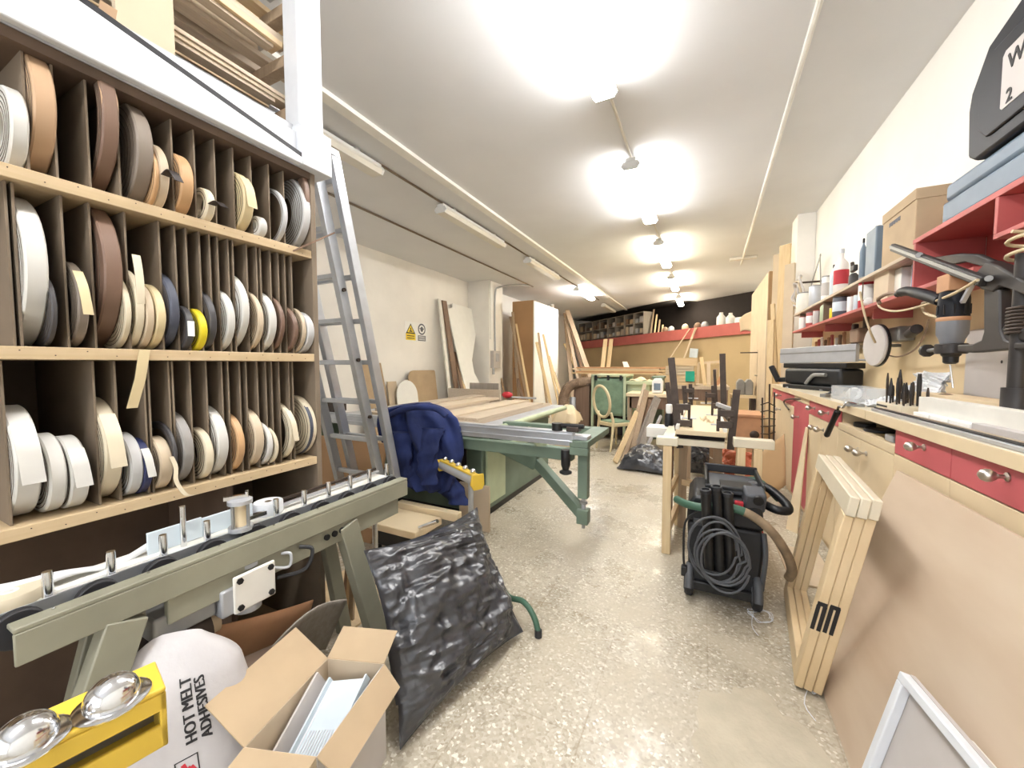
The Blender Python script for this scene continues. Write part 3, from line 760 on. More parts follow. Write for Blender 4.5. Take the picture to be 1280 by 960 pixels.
# red zigzag emblem in a thin frame
e0 = onbag(250, 957, sack_bvh)
ed = (b1 - b0).normalized()
z = .045
em = [([V((x0, y0, 0)), V((x1, y0, 0)), V((x1, y1, 0)), V((x0, y1, 0))]) for x0, x1, y0, y1 in ((0, z, 0, .0025), (0, z, z - .0025, z), (0, .0025, 0, z), (z - .0025, z, 0, z))]
decal(([p for q in em for p in q], [(i * 4, i * 4 + 1, i * 4 + 2, i * 4 + 3) for i in range(4)]), e0 + ed * -.012, e0 + ed * .1, 'emblem_frame', 'print', sk, sack_bvh, .03)
zz_ = [(.006, .008), (.022, .016), (.014, .024), (.034, .03)]; pv = []
for (x0, y0), (x1, y1) in zip(zz_, zz_[1:]):
    d = V((x1 - x0, y1 - y0, 0)).normalized(); nn = V((-d.y, d.x, 0)) * .0045
    pv += [V((x0, y0, 0)) - nn, V((x1, y1, 0)) - nn, V((x1, y1, 0)) + nn, V((x0, y0, 0)) + nn]
decal((pv, [(i * 4, i * 4 + 1, i * 4 + 2, i * 4 + 3) for i in range(3)]), e0 + ed * -.012, e0 + ed * .1, 'emblem', 'printred', sk, sack_bvh, .03)

# cardboard box with plastic parts
bxo = thing('cardboard_box', 'open cardboard box with raised flaps in front of the track', 'box', (-.96, .71, 0))
BR, BL, FL, FR = V((-.911, .896, 0)), V((-1.098, .83, 0)), V((-1.027, .531, 0)), V((-.840, .597, 0))
BH = .32
def wall(p, q, name, m_): 
    return MB().bar(V((p.x, p.y, BH / 2)), V((q.x, q.y, BH / 2)), .005, BH).build(name, m_, bxo)
wall(BR, BL, 'side_wall', 'cardlight'); wall(BL, FL, 'side_wall', 'cardlight'); wall(FL, FR, 'side_wall', 'cardlight')
lab(wall(FR, BR, 'side_wall', 'labelgrey'), 'whitish outer side wall')
MB().add([BR + V((0, 0, .002)), BL + V((0, 0, .002)), FL + V((0, 0, .002)), FR + V((0, 0, .002)), BR + V((0, 0, .006)), BL + V((0, 0, .006)), FL + V((0, 0, .006)), FR + V((0, 0, .006))], [(0, 1, 2, 3), (4, 5, 6, 7), (0, 1, 5, 4), (1, 2, 6, 5), (2, 3, 7, 6), (3, 0, 4, 7)]).build('bottom', 'card', bxo)
def flap(p, q, out, l, rise, name='flap', skew=0):
    p = V((p.x, p.y, BH)); q = V((q.x, q.y, BH)); o = V(out).normalized()
    e = o * l * math.cos(rise) + V((0, 0, l * math.sin(rise))); s_ = (q - p).normalized() * skew
    n_ = (q - p).normalized().cross(e.normalized()) * .002
    vs = [p - n_, q - n_, q + e - s_ - n_, p + e + s_ - n_, p + n_, q + n_, q + e - s_ + n_, p + e + s_ + n_]
    return MB().hexa(vs).build(name, 'card', bxo)
nr = V((BR.y - FR.y, -(BR.x - FR.x), 0))
flap(BL, BR, (BL - FL), .10, .55)
flap(FL, BL, -nr, .15, .62)
flap(FR, BR, nr, .085, -.75, skew=.012)
flap(FL, FR, (FL - BL), .13, -.15)
cb = (BR + BL + FL + FR) / 4
tray = thing('plastic_tray', 'white plastic tray with ribbed field sticking out of the cardboard box', 'tray', (cb.x, cb.y, .08))
dy = (BL - FL).normalized(); dx = (BR - BL).normalized()
tu = (dx * .80 + V((0, 0, .15))).normalized(); tvv = (dy * .82 + V((0, 0, .42))).normalized(); tn = tu.cross(tvv)
TC = V((cb.x, cb.y, .235)) + dx * .012 + dy * .0
R3 = Matrix((tu, tvv, tn)).transposed()
MB().box(TC, (.125, .25, .012), R3).build('tray_plate', 'bluewhite', tray, bevel=.003)
for s_ in (-1, 1): MB().box(TC + tu * (.0625 * s_) + tn * .012, (.006, .25, .03), R3).build('tray_rim', 'bluewhite', tray)
for k in range(11): MB().box(TC + tu * (-.045 + .009 * k) - tvv * .055 + tn * .008, (.003, .10, .004), R3).build('rib', 'white', tray)
tray2 = thing('plastic_channel', 'grey white plastic channel standing left of the ribbed tray in the box', 'plastic part', (cb.x, cb.y, .06))
T2 = V((cb.x, cb.y, .225)) - dx * .07
MB().box(T2, (.008, .24, .13), R3).build('channel_side', 'labelgrey', tray2, bevel=.002)
MB().box(T2 + tu * .016, (.024, .24, .008), R3).build('channel_floor', 'white', tray2, bevel=.002)
MB().box(T2 + tu * .012 - tvv * .12, (.03, .006, .10), R3).build('channel_end', 'white', tray2, bevel=.002)
# ------------------------------------------------------------------ refuse sack and hose
def pillow(BLc, BRc, TRc, TLc, bulge, back, seed, wr=.02, nu=60, nv=60, pinch=.06):
    BLc, BRc, TRc, TLc = map(V, (BLc, BRc, TRc, TLc))
    nn = (BRc - BLc).cross(TLc - BLc).normalized()
    def side(sgn, amp):
        def fn(u, v):
            uu = u - pinch * math.sin(2 * PI * u) * .5; vv = v - pinch * math.sin(2 * PI * v) * .5
            p = BLc.lerp(BRc, uu).lerp(TLc.lerp(TRc, uu), vv)
            c = (BLc + BRc + TRc + TLc) / 4
            eu = 4 * u * (1 - u); ev = 4 * v * (1 - v)
            p = p + (c - p) * (.10 * (eu * (1 - ev) + ev * (1 - eu)) * (1 if v > .5 or v < .2 else .6))
            b = (eu ** .55) * (ev ** .55)
            q = V((u * 3.2 + seed, v * 4.2, sgn * 3))
            n1 = noise.noise(q); n2 = abs(noise.noise(q * 2.3 + V((0, u * 2, 5)))); n3 = abs(noise.noise(V((u * 5 + v * 2, v * 13, seed))))
            n4 = abs(noise.noise(V((u * 4 - v * 3, v * 26 + u * 5, seed + 4)))); n5 = abs(noise.noise(V((u * 22, v * 7 + 3 * u, seed + 9))))
            w_ = wr * (1.5 * n1 - 1.2 * n2 - 1.0 * n3 - .55 * n4 - .35 * n5) * min(1, b * 1.6 + .15)
            return p + nn * (sgn * (amp * b) + sgn * w_)
        return fn
    mb = MB().grid(side(1, bulge), nu, nv)
    return mb.grid(side(-1, back), nu, nv), nn
mb, nn = pillow((-.875, .925, .012), (-.735, 1.60, .03), tuple(A(596, 634, x=-1.13)), tuple(A(455, 688, x=-1.16)), .125, .07, 1.7, .024, 130, 130)
bagb = thing('refuse_sack', 'large black plastic refuse sack slumped on the floor by the machine leg', 'sack', (-.95, 1.3, 0))
for v in mb.v:
    if v.z < .004: v.z = .004
mb.build('sack_body', 'bag', bagb)
hz = thing('hose', 'green hose end bending onto the floor right of the black sack', 'hose', (-.72, 1.66, 0))
hp = spline([(-1.02, 1.86, .12), A(634, 744, y=1.74), A(654, 752, y=1.70), A(667, 770, y=1.66), (-.672, 1.64, .022)], 8)
MB().tube(hp, .014, 12).build('hose_body', 'hosegreen', hz)
MB().tube([hp[-1] + V((0, 0, .012)), hp[-1] + V((.001, -.002, -.021))], .0175, 14).build('hose_end', 'rubber', hz)

# ------------------------------------------------------------------ ball roller stands
def ball_chain(n, p0, p1, r, t, up=V((0, 0, 1))):
    for k in range(n):
        c = V(p0).lerp(V(p1), (k + .5) / n)
        MB().ell(c, (r, r, r), None, 20, 12).build('ball', 'chrome', t)
fs_ = thing('ball_stand', 'small yellow support stand with five chrome balls below the blue jacket', 'roller stand', (-1.45, 2.2, 0))
P0, P1 = A(553, 581, y=2.26), A(596, 602, y=2.06)
MB().cyl(P0, P1, .034, n=24).build('tube', 'aludull', fs_)
dd = (P1 - P0).normalized(); ss, _, uu_ = frame(dd)
MB().bar(P0 + V((0, 0, .036)), P1 + V((0, 0, .036)), .045, .014).build('ball_rail', 'yellow', fs_, bevel=.003)
hexp = [(-.045, -.02), (-.03, -.045), (.025, -.045), (.045, -.012), (.038, .042), (-.038, .042)]
MB().prism([(a * 1.15, b * 1.15) for a, b in hexp], mtx(P1, ss, uu_), -.014 if mtx(P1, ss, uu_).col[2].xyz.dot(dd) < 0 else .014).build('end_plate', 'yellow', fs_, bevel=.003)
MB().prism([(a, b) for a, b in hexp], mtx(P0, ss, uu_), .008).build('end_plate', 'yellow', fs_)
ball_chain(5, P0 + V((0, 0, .055)), P1 + V((0, 0, .055)), .019, fs_)
pm = P0.lerp(P1, .8)
MB().cyl(V((pm.x, pm.y + .02, .05)), pm + V((0, .02, -.03)), .018, n=16).build('post', 'alu', fs_)
MB().bx(pm.x - .025, pm.x + .02, pm.y, pm.y + .04, .16, .30).build('post_sleeve', 'yellow', fs_, bevel=.004)
MB().bx(pm.x - .05, pm.x + .05, pm.y - .03, pm.y + .07, .0, .012).bx(pm.x - .05, pm.x - .04, pm.y - .03, pm.y + .07, 0, .13).bx(pm.x + .04, pm.x + .05, pm.y - .03, pm.y + .07, 0, .13).build('foot_bracket', 'yellow', fs_)
MB().cyl((pm.x + .02, pm.y + .02, .24), (pm.x + .055, pm.y + .01, .245), .012, n=10).build('lock_knob', 'black', fs_)
ns = thing('ball_stand', 'large yellow support bar with two chrome balls in the near left corner', 'roller stand', (-.62, .02, 0))
zN = .94
Q0, Q1 = A(-80, 1000, z=zN - .02), A(172, 876, z=zN - .02)
dn = (Q1 - Q0); dn.z = 0; dn.normalize(); sn = V((dn.y, -dn.x, 0))
def nb(a, b, o0, o1, z0, z1, mb=None):
    """box along the bar: a..b along dn from Q1 (negative = towards viewer), o across, z"""
    mb = mb or MB(); c = []
    for z_ in (z0, z1):
        for s_, o_ in ((a, o0), (b, o0), (b, o1), (a, o1)):
            p = V((Q1.x, Q1.y, 0)) + dn * s_ + sn * o_; c.append((p.x, p.y, z_))
    return mb.hexa(c)
L0, L1 = -.30, .02
nb(L0, L1, -.030, .030, zN - .006, zN).build('top_plate', 'yellow', ns, bevel=.002)
mbn = nb(L0, L1, .024, .030, zN - .026, zN - .006); nb(L0, L1, -.03, -.024, zN - .05, zN - .006, mbn); nb(L1 - .006, L1, -.03, .03, zN - .068, zN - .006, mbn)
nb(L0, L1, .024, .030, zN - .068, zN - .042, mbn)
mbn.build('side_flange', 'yellow', ns, bevel=.0015)
nb(L0, L1 - .006, -.018, -.012, zN - .062, zN - .008).build('inner_channel', 'steelgrey', ns)
nb(L0, L1 - .006, -.024, .0239, zN - .068, zN - .064).build('bottom_plate', 'yellow', ns)
for px, py in ((30, 917), (140, 864)):
    c = A(px, py, z=zN + .012)
    MB().lathe([(.030, 0), (.031, .002), (.026, .004), (.002, .004)], (c.x, c.y, zN), (0, 0, 1), 28).build('ball_collar', 'chrome', ns)
    MB().ell((c.x, c.y, zN + .006), (.0225, .0225, .0225), None, 28, 18).build('ball', 'chrome', ns)
pb = V((Q1.x, Q1.y, 0)) + dn * -.27
MB().cyl((pb.x, pb.y, .02), (pb.x, pb.y, zN - .068), .02, n=16).build('post', 'alu', ns)
MB().bx(pb.x - .18, pb.x + .10, pb.y - .14, pb.y + .10, 0, .02).build('foot_plate', 'yellow', ns, bevel=.004)

# ------------------------------------------------------------------ panel saw
saw = thing('panel_saw', 'green panel saw with aluminium crosscut fence and outrigger arm', 'table saw', (-2.2, 3.2, 0))
MB().bx(-2.7, -1.60, 2.68, 4.2, .06, .74).build('body', 'green', saw, bevel=.012)
MB().bx(-2.68, -1.62, 2.70, 4.18, 0, .06).build('plinth', 'black', saw)
MB().bx(-1.595, -1.575, 2.72, 3.05, .12, .66).build('door', 'palegreen', saw, bevel=.004)
MB().bx(-2.2, -1.75, 2.662, 2.679, .30, .62).build('opening', 'dark', saw)
MB().bx(-3.3, -1.50, 2.50, 4.45, .745, .80).build('table_top', 'aludull', saw, bevel=.006)
tb = MB().tube([(-1.47, y, .775) for y in (2.55, 3, 3.6, 4.4)], .028, 12).build('table_edge', 'palegreen', saw)
MB().bx(-3.25, -.73, 2.345, 2.40, .775, .868).bx(-3.25, -.73, 2.335, 2.345, .80, .81).bx(-3.25, -.73, 2.335, 2.345, .845, .855).build('crosscut_fence', 'alu', saw, bevel=.002)
MB().bx(-1.75, -.76, 2.43, 2.50, .655, .735).build('front_beam', 'green', saw, bevel=.005)
MB().bx(-.75, -.63, 2.34, 2.95, .77, .815).bx(-.75, -.63, 2.34, 2.36, .72, .77).build('outrigger_end', 'green', saw, bevel=.005)
MB().bx(-.80, -.64, 2.36, 2.46, .815, .84).build('end_block', 'aludull', saw, bevel=.004)
MB().bx(-1.5, -.75, 2.85, 2.93, .755, .815).build('rear_beam', 'green', saw, bevel=.005)
MB().bar((-1.3, 2.5, .70), (-.95, 2.86, .775), .04, .03).build('brace', 'palegreen', saw)
MB().bar((-.95, 2.5, .70), (-1.25, 2.86, .775), .04, .03).build('brace', 'palegreen', saw)
MB().cyl((-1.0, 2.47, .735), (-1.0, 2.47, .775), .045, n=18).build('pivot_boss', 'palegreen', saw)
MB().bx(-.715, -.65, 2.41, 2.475, .42, .77).build('support_post', 'green', saw, bevel=.004)
MB().cyl((-.682, 2.442, .30), (-.682, 2.442, .42), .014, n=14).build('spindle', 'aludull', saw)
MB().lathe([(.014, 0), (.026, .006), (.026, .02), (.014, .026)], (-.682, 2.442, .375), (0, 0, 1), 16).build('lock_nut', 'steelgrey', saw)
MB().bx(-.72, -.645, 2.405, 2.48, .25, .345).build('arm_socket', 'green', saw, bevel=.004)
MB().cyl((-.682, 2.442, .215), (-.682, 2.442, .25), .012, n=10).build('socket_pin', 'steelgrey', saw)
MB().bar((-1.23, 2.78, .60), (-.69, 2.46, .30), .06, .075).build('swing_arm', 'green', saw, bevel=.004)
MB().bar((-1.62, 2.85, .655), (-1.12, 2.71, .545), .085, .12).build('arm_sleeve', 'green', saw, bevel=.008)
MB().bx(-.77, -.69, 2.33, 2.42, .868, .90).build('stop_block', 'darkmetal', saw, bevel=.006)
MB().cyl((-.84, 2.36, .868), (-.84, 2.36, .915), .035, n=18).build('clamp_knob', 'black', saw)
MB().cyl((-.83, 2.36, .90), (-.66, 2.35, .905), .016, n=12).build('stop_handle', 'black', saw)
MB().lathe([(.024, 0), (.04, .008), (.04, .02), (.02, .03), (.03, .06), (.032, .15), (.028, .16)], (-.78, 2.36, .585), (0, 0, 1), 18).build('crank_handle', 'black', saw)
MB().bx(-3.2, -2.95, 2.36, 2.5, .868, .96).build('stop_block', 'darkmetal', saw, bevel=.006)
# boards lying on the saw
zt_ = [.8005] * 8
for k in range(15):
    c = k % 6; x = -2.82 + c * .215; w = .16 + .03 * (k % 3); h = .02 + .006 * ((k * 5) % 3)
    y0 = 2.52 + .08 * ((k * 7) % 5); y1 = 4.0 + .12 * ((k * 3) % 4)
    tag(MB().bx(x - w / 2, x + w / 2, y0, y1, zt_[c], zt_[c] + h).build('timber_board', ['oak_y', 'oak_y', 'cardlight', 'oak_y'][k % 4], bevel=.001), '%s board on the saw table, %s column from the wall, %s layer' % (['grey brown', 'grey brown', 'beige', 'grey brown'][k % 4], ordn[c], ordn[k // 6]), 'board', 'boards lying on the panel saw')
    zt_[c] += h + .0006
tag(MB().bx(-3.1, -2.3, 4.3, 4.33, .8005, .97).build('timber_board', 'oak_y'), 'grey board set on edge across the back of the saw table', 'board')
rk = thing('push_handle', 'small red topped tool lying on the boards of the panel saw', 'tool', (-2.1, 4.15, .875))
MB().ell((-2.12, 4.15, .925), (.07, .05, .04)).build('knob', 'printred', rk)
MB().cyl((-2.06, 4.15, .90), (-1.75, 4.18, .895), .012, n=10).build('shaft', 'alu', rk)
tag(MB().bx(-2.78, -2.35, 4.34, 4.36, .801, 1.05).build('offcut_board', 'greyboard'), 'grey offcut panel standing at the back of the saw table', 'panel')

# ------------------------------------------------------------------ blue jacket over the fence
jk = thing('jacket', 'navy blue work jacket draped over the saw fence and a stand', 'jacket', (-2.1, 2.3, .3))
JY = 2.30
prof = [(504, 518, 534), (507, 500, 545), (512, 482, 556), (520, 474, 565), (532, 473, 569), (548, 476, 571), (564, 485, 572), (580, 489, 568), (594, 494, 564), (606, 508, 560), (611, 520, 552)]
def jpt(u, v):
    s_ = v * (len(prof) - 1); i = min(int(s_), len(prof) - 2); k = s_ - i
    py = prof[i][0] * (1 - k) + prof[i + 1][0] * k; l = prof[i][1] * (1 - k) + prof[i + 1][1] * k; r = prof[i][2] * (1 - k) + prof[i + 1][2] * k
    a = A(l, py, y=JY); b = A(r, py, y=JY)
    th = 2 * PI * u; c = (a + b) / 2; h = (b - a).length / 2
    dep = (.05 + .10 * min(1, v * 4)) * (1 - .35 * v)
    fold = (math.sin(th * 9 + 2.2 * math.sin(v * 4 + 1)) * .032 + math.sin(th * 5 + 3 * v) * .030) * min(1, v * 3)
    n1 = noise.noise(V((math.cos(th) * 1.6, math.sin(th) * 1.6, v * 3))) * .03
    x = math.cos(th) * (h + fold * .4 + n1 * .4); y = math.sin(th) * (dep + fold + n1)
    return V((c.x + x, JY + y + .03, c.z + .012 * math.sin(th * 3) * v))
g = MB().grid(jpt, 120, 50, cu=True)
for row in (0, 49):
    ctr = sum((g.v[row * 120 + i] for i in range(120)), V()) / 120; g.v.append(ctr); ci = len(g.v) - 1
    for i in range(120): g.f.append((row * 120 + i, row * 120 + (i + 1) % 120, ci))
g.build('jacket_body', 'navy', jk)
def sleeve(name, pix, y0, rad):
    ps = spline([A(px, py, y=yy) for (px, py, yy) in pix], 7)
    mb = MB(); n = 22; rings = []
    for i, p in enumerate(ps):
        k = i / (len(ps) - 1); r = rad[0] * (1 - k) + rad[1] * k
        for j in range(n):
            th = 2 * PI * j / n
            rr = r * (1 + .16 * math.sin(th * 4 + k * 9) + .12 * math.sin(k * 22 + th))
            mb.v.append(p + V((math.cos(th) * rr, math.sin(th) * rr * .6, 0)))
    for i in range(len(ps) - 1):
        for j in range(n): mb.f.append((i * n + j, i * n + (j + 1) % n, (i + 1) * n + (j + 1) % n, (i + 1) * n + j))
    mb.f.append(tuple(range(n))); mb.f.append(tuple((len(ps) - 1) * n + j for j in range(n)))
    return mb.build(name, 'navy', jk)
sleeve('sleeve', [(540, 535, 2.22), (536, 560, 2.20), (534, 585, 2.20), (536, 604, 2.21)], 2.2, (.085, .07))
sleeve('sleeve', [(540, 560, 2.36), (552, 590, 2.37), (564, 612, 2.37), (573, 628, 2.37)], 2.3, (.11, .09))
sleeve('coat_tail', [(500, 540, 2.20), (503, 565, 2.19), (508, 590, 2.20), (514, 606, 2.22)], 2.2, (.10, .07))
MB().tube(spline([A(487, 520, y=2.20), A(500, 513, y=2.18), A(520, 509, y=2.17), A(545, 511, y=2.18), A(558, 520, y=2.2)], 6), .022, 10).build('collar', 'navy', jk)

# ------------------------------------------------------------------ clutter around the saw
tag(MB().bx(-1.72, -1.445, 2.52, 2.54, 0, .36).build('panel', 'cardlight', bevel=.002), 'small cream panel standing on the floor behind the yellow stand', 'panel')
tag(MB().hexa([(-2.95, 1.98, 0), (-2.12, 1.98, 0), (-2.12, 2.0, 0), (-2.95, 2.0, 0), (-2.95, 2.14, .70), (-2.12, 2.14, .70), (-2.12, 2.16, .70), (-2.95, 2.16, .70)]).build('wooden_board', 'brownpanel'), 'brown wooden panel leaning behind the ladder foot', 'panel')
dv = thing('bench_planer', 'low cream machine with dark body behind the black refuse sack', 'machine', (-1.85, 2.0, 0))
MB().bx(-2.10, -1.62, 1.88, 2.16, .17, .22).build('table', 'cream', dv, bevel=.006)
MB().bx(-2.02, -1.70, 1.92, 2.12, .05, .17).build('body', 'black', dv, bevel=.01)
MB().bx(-2.05, -1.50, 2.17, 2.23, .20, .26).build('fence', 'cream', dv, bevel=.006)
for x in (-2.0, -1.74):
    for y in (1.94, 2.08): MB().cyl((x, y, 0), (x, y, .05), .02, n=10).build('foot', 'rubber', dv)
MB().cyl((-1.62, 1.92, .24), (-1.46, 1.90, .32), .012, n=8).build('lever', 'chrome', dv)
pcl = thing('pipe_clamp', 'bent chrome pipe standing beside the ladder foot under the track', 'pipe', (-1.78, 1.62, 0))
MB().tube(spline([(-1.70, 1.62, .0), (-1.70, 1.62, .40), (-1.72, 1.62, .46), (-1.77, 1.62, .48), (-1.82, 1.63, .46)], 6), .016, 12).build('pipe', 'chrome', pcl)
MB().lathe([(.035, 0), (.035, .01), (.018, .014)], (-1.70, 1.62, 0), (0, 0, 1), 16).build('flange', 'darkmetal', pcl)
for k in range(3):
    tag(MB().bar((-1.56 - .08 * k, 1.32 + .05 * k, .0), (-1.60 - .08 * k, 1.40 + .06 * k, .60 - .05 * k), .03, .012).build('thin_batten', ['oak_z', 'pine_z', 'walnut'][k]), ['grey brown', 'pale', 'dark brown'][k] + ' thin batten standing between the rack end and the machine leg', 'batten')
tag(MB().bx(-1.98, -1.50, 1.28, 1.98, .0, .012).build('floor_board', 'pine_x'), 'pale board lying on the floor behind the machine leg', 'board')
frm = thing('green_machine', 'green and red machine standing behind the ladder at the rack end', 'machine', (-3.4, 2.6, 0))
MB().bx(-3.95, -3.36, 2.42, 2.75, .0, .70).build('body', 'green', frm, bevel=.01)
MB().bx(-3.75, -3.40, 2.405, 2.419, .50, .66).build('red_panel', 'printred', frm)
MB().bx(-3.95, -3.36, 2.42, 2.75, .7, .76).build('top', 'darkmetal', frm)
MB().cyl((-3.55, 2.52, .76), (-3.55, 2.52, .95), .02, n=10).build('post', 'black', frm)
MB().bx(-3.60, -3.50, 2.49, 2.55, .95, 1.0).build('head', 'black', frm)

# ------------------------------------------------------------------ left wall: signs, leaning panels and boards
sg = thing('safety_sign', 'yellow and white safety sign on the left wall', 'sign', (XL + .01, 6.1, 1.8))
s0, s1 = A(506, 401, x=XL + .006), A(534, 428, x=XL + .006); sm_ = A(520, 402, x=XL + .006).y
MB().bx(XL + .001, XL + .006, s0.y, s1.y, s1.z, s0.z).build('plate', 'paper', sg)
MB().bx(XL + .0062, XL + .008, s0.y + .02, sm_ - .02, s1.z + .02, s1.z + .15).build('yellow_field', 'sign', sg)
MX = lambda y, z, x=XL + .0085: Matrix(((0, 0, 1, x), (1, 0, 0, y), (0, 1, 0, z), (0, 0, 0, 1)))
cy_, w_ = (s0.y + sm_) / 2, (sm_ - s0.y) * .42
MB().prism([(-w_, 0), (w_, 0), (0, .20)], MX(cy_, s0.z - .235, XL + .0062), .002).build('triangle', 'print', sg)
MB().prism([(-w_ * .72, .022), (w_ * .72, .022), (0, .168)], MX(cy_, s0.z - .235, XL + .0084), .001).build('triangle_field', 'sign', sg)
MB().bx(XL + .0096, XL + .0105, cy_ - .045, cy_ + .045, s0.z - .20, s0.z - .18).bx(XL + .0096, XL + .0105, cy_ - .012, cy_ + .012, s0.z - .18, s0.z - .12).build('saw_symbol', 'print', sg)
c2_ = (sm_ + s1.y) / 2
MB().lathe([(.115, 0), (.115, .002), (.002, .002)], (XL + .0062, c2_, s0.z - .125), (1, 0, 0), 28).build('disc', 'signgrey', sg)
MB().lathe([(.085, 0), (.085, .001), (.002, .001)], (XL + .0083, c2_, s0.z - .125), (1, 0, 0), 28).build('inner_disc', 'paper', sg)
MB().ell((XL + .009, c2_, s0.z - .125), (.002, .045, .055)).bx(XL + .0094, XL + .0104, c2_ - .07, c2_ + .07, s0.z - .125, s0.z - .105).build('helmet_symbol', 'signgrey', sg)
MB().bx(XL + .0062, XL + .008, c2_ - .12, c2_ + .12, s1.z + .02, s1.z + .13).build('text_field', 'signgrey', sg)
mbt = MB()
for k in range(3): mbt.bx(XL + .0081, XL + .009, c2_ - .10, c2_ + .10, s1.z + .04 + .03 * k, s1.z + .052 + .03 * k)
mbt.build('text_lines', 'paper', sg)
mbt = MB()
for k in range(2): mbt.bx(XL + .0081, XL + .009, cy_ - w_ * .8, cy_ + w_ * .8, s1.z + .05 + .045 * k, s1.z + .066 + .045 * k)
mbt.build('text_lines', 'print', sg)

def lean(pt, pl, w, t, material, label, xt=-5.12, xl=-4.75, name='leaning_board', cat='board', group=None, yoff=0.0):
    """board leaning on the left wall: top pixel on the wall, a lower pixel on its front face"""
    a = A(*pt, x=xt); b = A(*pl, x=xl); d = (b - a).normalized()
    z0 = t * .6 + .01
    foot = a + d * ((z0 - a.z) / d.z)
    nrm = V((1, 0, 0)); nrm = (nrm - d * nrm.dot(d)).normalized()
    return tag(MB().bar(a, foot, w, t, up=nrm).build(name, material, bevel=.002), label, cat, group)
tag(MB().hexa([(-5.05, 4.66, 0), (-5.05, 5.30, 0), (-5.03, 5.30, 0), (-5.03, 4.66, 0), (-5.17, 4.66, 1.32), (-5.17, 5.12, 1.32), (-5.15, 5.12, 1.32), (-5.15, 4.66, 1.32)]).build('cardboard_sheet', 'card'), 'tan panel leaning on the left wall behind the ladder', 'panel')
tag(MB().hexa([(-4.98, 5.20, 0), (-4.98, 5.52, 0), (-4.96, 5.52, 0), (-4.96, 5.20, 0), (-5.10, 5.20, .98), (-5.10, 5.42, .98), (-5.08, 5.42, .98), (-5.08, 5.20, .98)]).build('cardboard_sheet', 'cardlight'), 'lower pale tan panel next to the tan one behind the ladder', 'panel')
def rounded(w, h, r): return [(-w, 0), (w, 0), (w, h - r * .3)] + [(w - r * .3 + r * .3 * math.cos(a), h - r * .3 + r * .3 * math.sin(a)) for a in (.4, .8, 1.2)] + [(-w + r - r * math.sin(a), h - r + r * math.cos(a)) for a in (0, .4, .8, 1.2, 1.57)]
tag(MB().prism(rounded(.42, 1.18, .16), mtx((-4.98, 6.18, 0), (0, 1, 0), (-.12, 0, 1)), .02).build('offcut_board', 'card'), 'brown panel with a rounded corner left of the leaning boards', 'panel')
lg = thing('rounded_board', 'white panel with a rounded top leaning below the safety sign', 'panel', (-5.0, 5.5, 0))
MB().prism([(-.28, 0), (.28, 0)] + [(.28 * math.cos(a), .72 + .28 * math.sin(a)) for a in [PI * i / 14 for i in range(15)]], mtx((-4.90, 5.60, 0), (0, 1, 0), (-.12, 0, 1)), .02).build('panel', 'paper', lg)
G = 'boards leaning along the left wall'
lean((549, 374), (562, 490), .10, .03, 'offwhite', 'narrow white edged board, leftmost of the tall leaning boards', group=G)
lean((555, 376), (571, 490), .16, .03, 'walnut', 'dark brown tall board leaning behind the white curved panel', xt=-5.10, xl=-4.80, group=G)
lean((568, 440), (578, 490), .10, .03, 'walnut', 'short dark brown board among the tall boards left of the white panel', xt=-5.02, xl=-4.7, group=G)
lean((573, 462), (582, 490), .08, .03, 'pine_z', 'short pale board beside the dark short one at the white panel', xt=-4.95, xl=-4.66, group=G)
# big white panel with a notch and a curved edge
wp = [A(560, 380, x=-5.12), A(565, 376, x=-5.12)]
a_ = A(585, 388, x=-5.11); b_ = A(597, 488, x=-4.72)
pn = thing('white_board', 'large white panel with a curved right edge leaning on the left wall', 'panel', (-4.8, 7.6, 0))
def wpf(px, py): 
    k = (py - 384) / (488 - 384); return A(px, py, x=-5.10 + .38 * k)
outl = [(560, 386), (566, 384), (566, 379), (596, 388), (596, 410), (593, 430), (590, 450), (593, 466), (600, 480), (604, 492), (604, 500), (584, 500), (578, 470), (571, 440), (564, 408)]
pts = [wpf(*q) for q in outl]
# prolong to the floor
l, r = pts[11], pts[10]
k = l.z / (pts[4].z - l.z); dirn = (wpf(590, 500) - wpf(590, 400)); 
ext = lambda p: p + dirn * ((.015 - p.z) / dirn.z)
poly = pts[:11] + [ext(r), ext(l)] + pts[11:]
nrm = (poly[3] - poly[0]).cross(poly[9] - poly[0]).normalized()
if nrm.x < 0: nrm = -nrm
n_ = len(poly); mbp = MB(); mbp.add([p for p in poly] + [p - nrm * .02 for p in poly], [tuple(range(n_)), tuple(range(2 * n_ - 1, n_ - 1, -1))] + [(i, (i + 1) % n_, n_ + (i + 1) % n_, n_ + i) for i in range(n_)])
mbp.build('panel', 'paper', pn)
lean((591, 390), (607, 490), .07, .03, 'greyboard', 'grey narrow board directly right of the white curved panel', group=G)
lean((604, 393), (620, 485), .12, .03, 'oak_z', 'wide brown board leaning left of the pillar', xt=-5.1, xl=-4.7, group=G)
lean((598, 420), (612, 490), .08, .03, 'walnut', 'dark narrow board low between the grey and the wide brown boards', xt=-5.02, xl=-4.62, group=G)
lean((609, 400), (629, 485), .08, .03, 'oak_z', 'long brown board leaning towards the pillar foot', xt=-5.0, xl=-4.55, group=G)
lean((604, 430), (616, 488), .06, .03, 'greyboard', 'short grey board before the wide brown one', xt=-4.98, xl=-4.6, group=G)
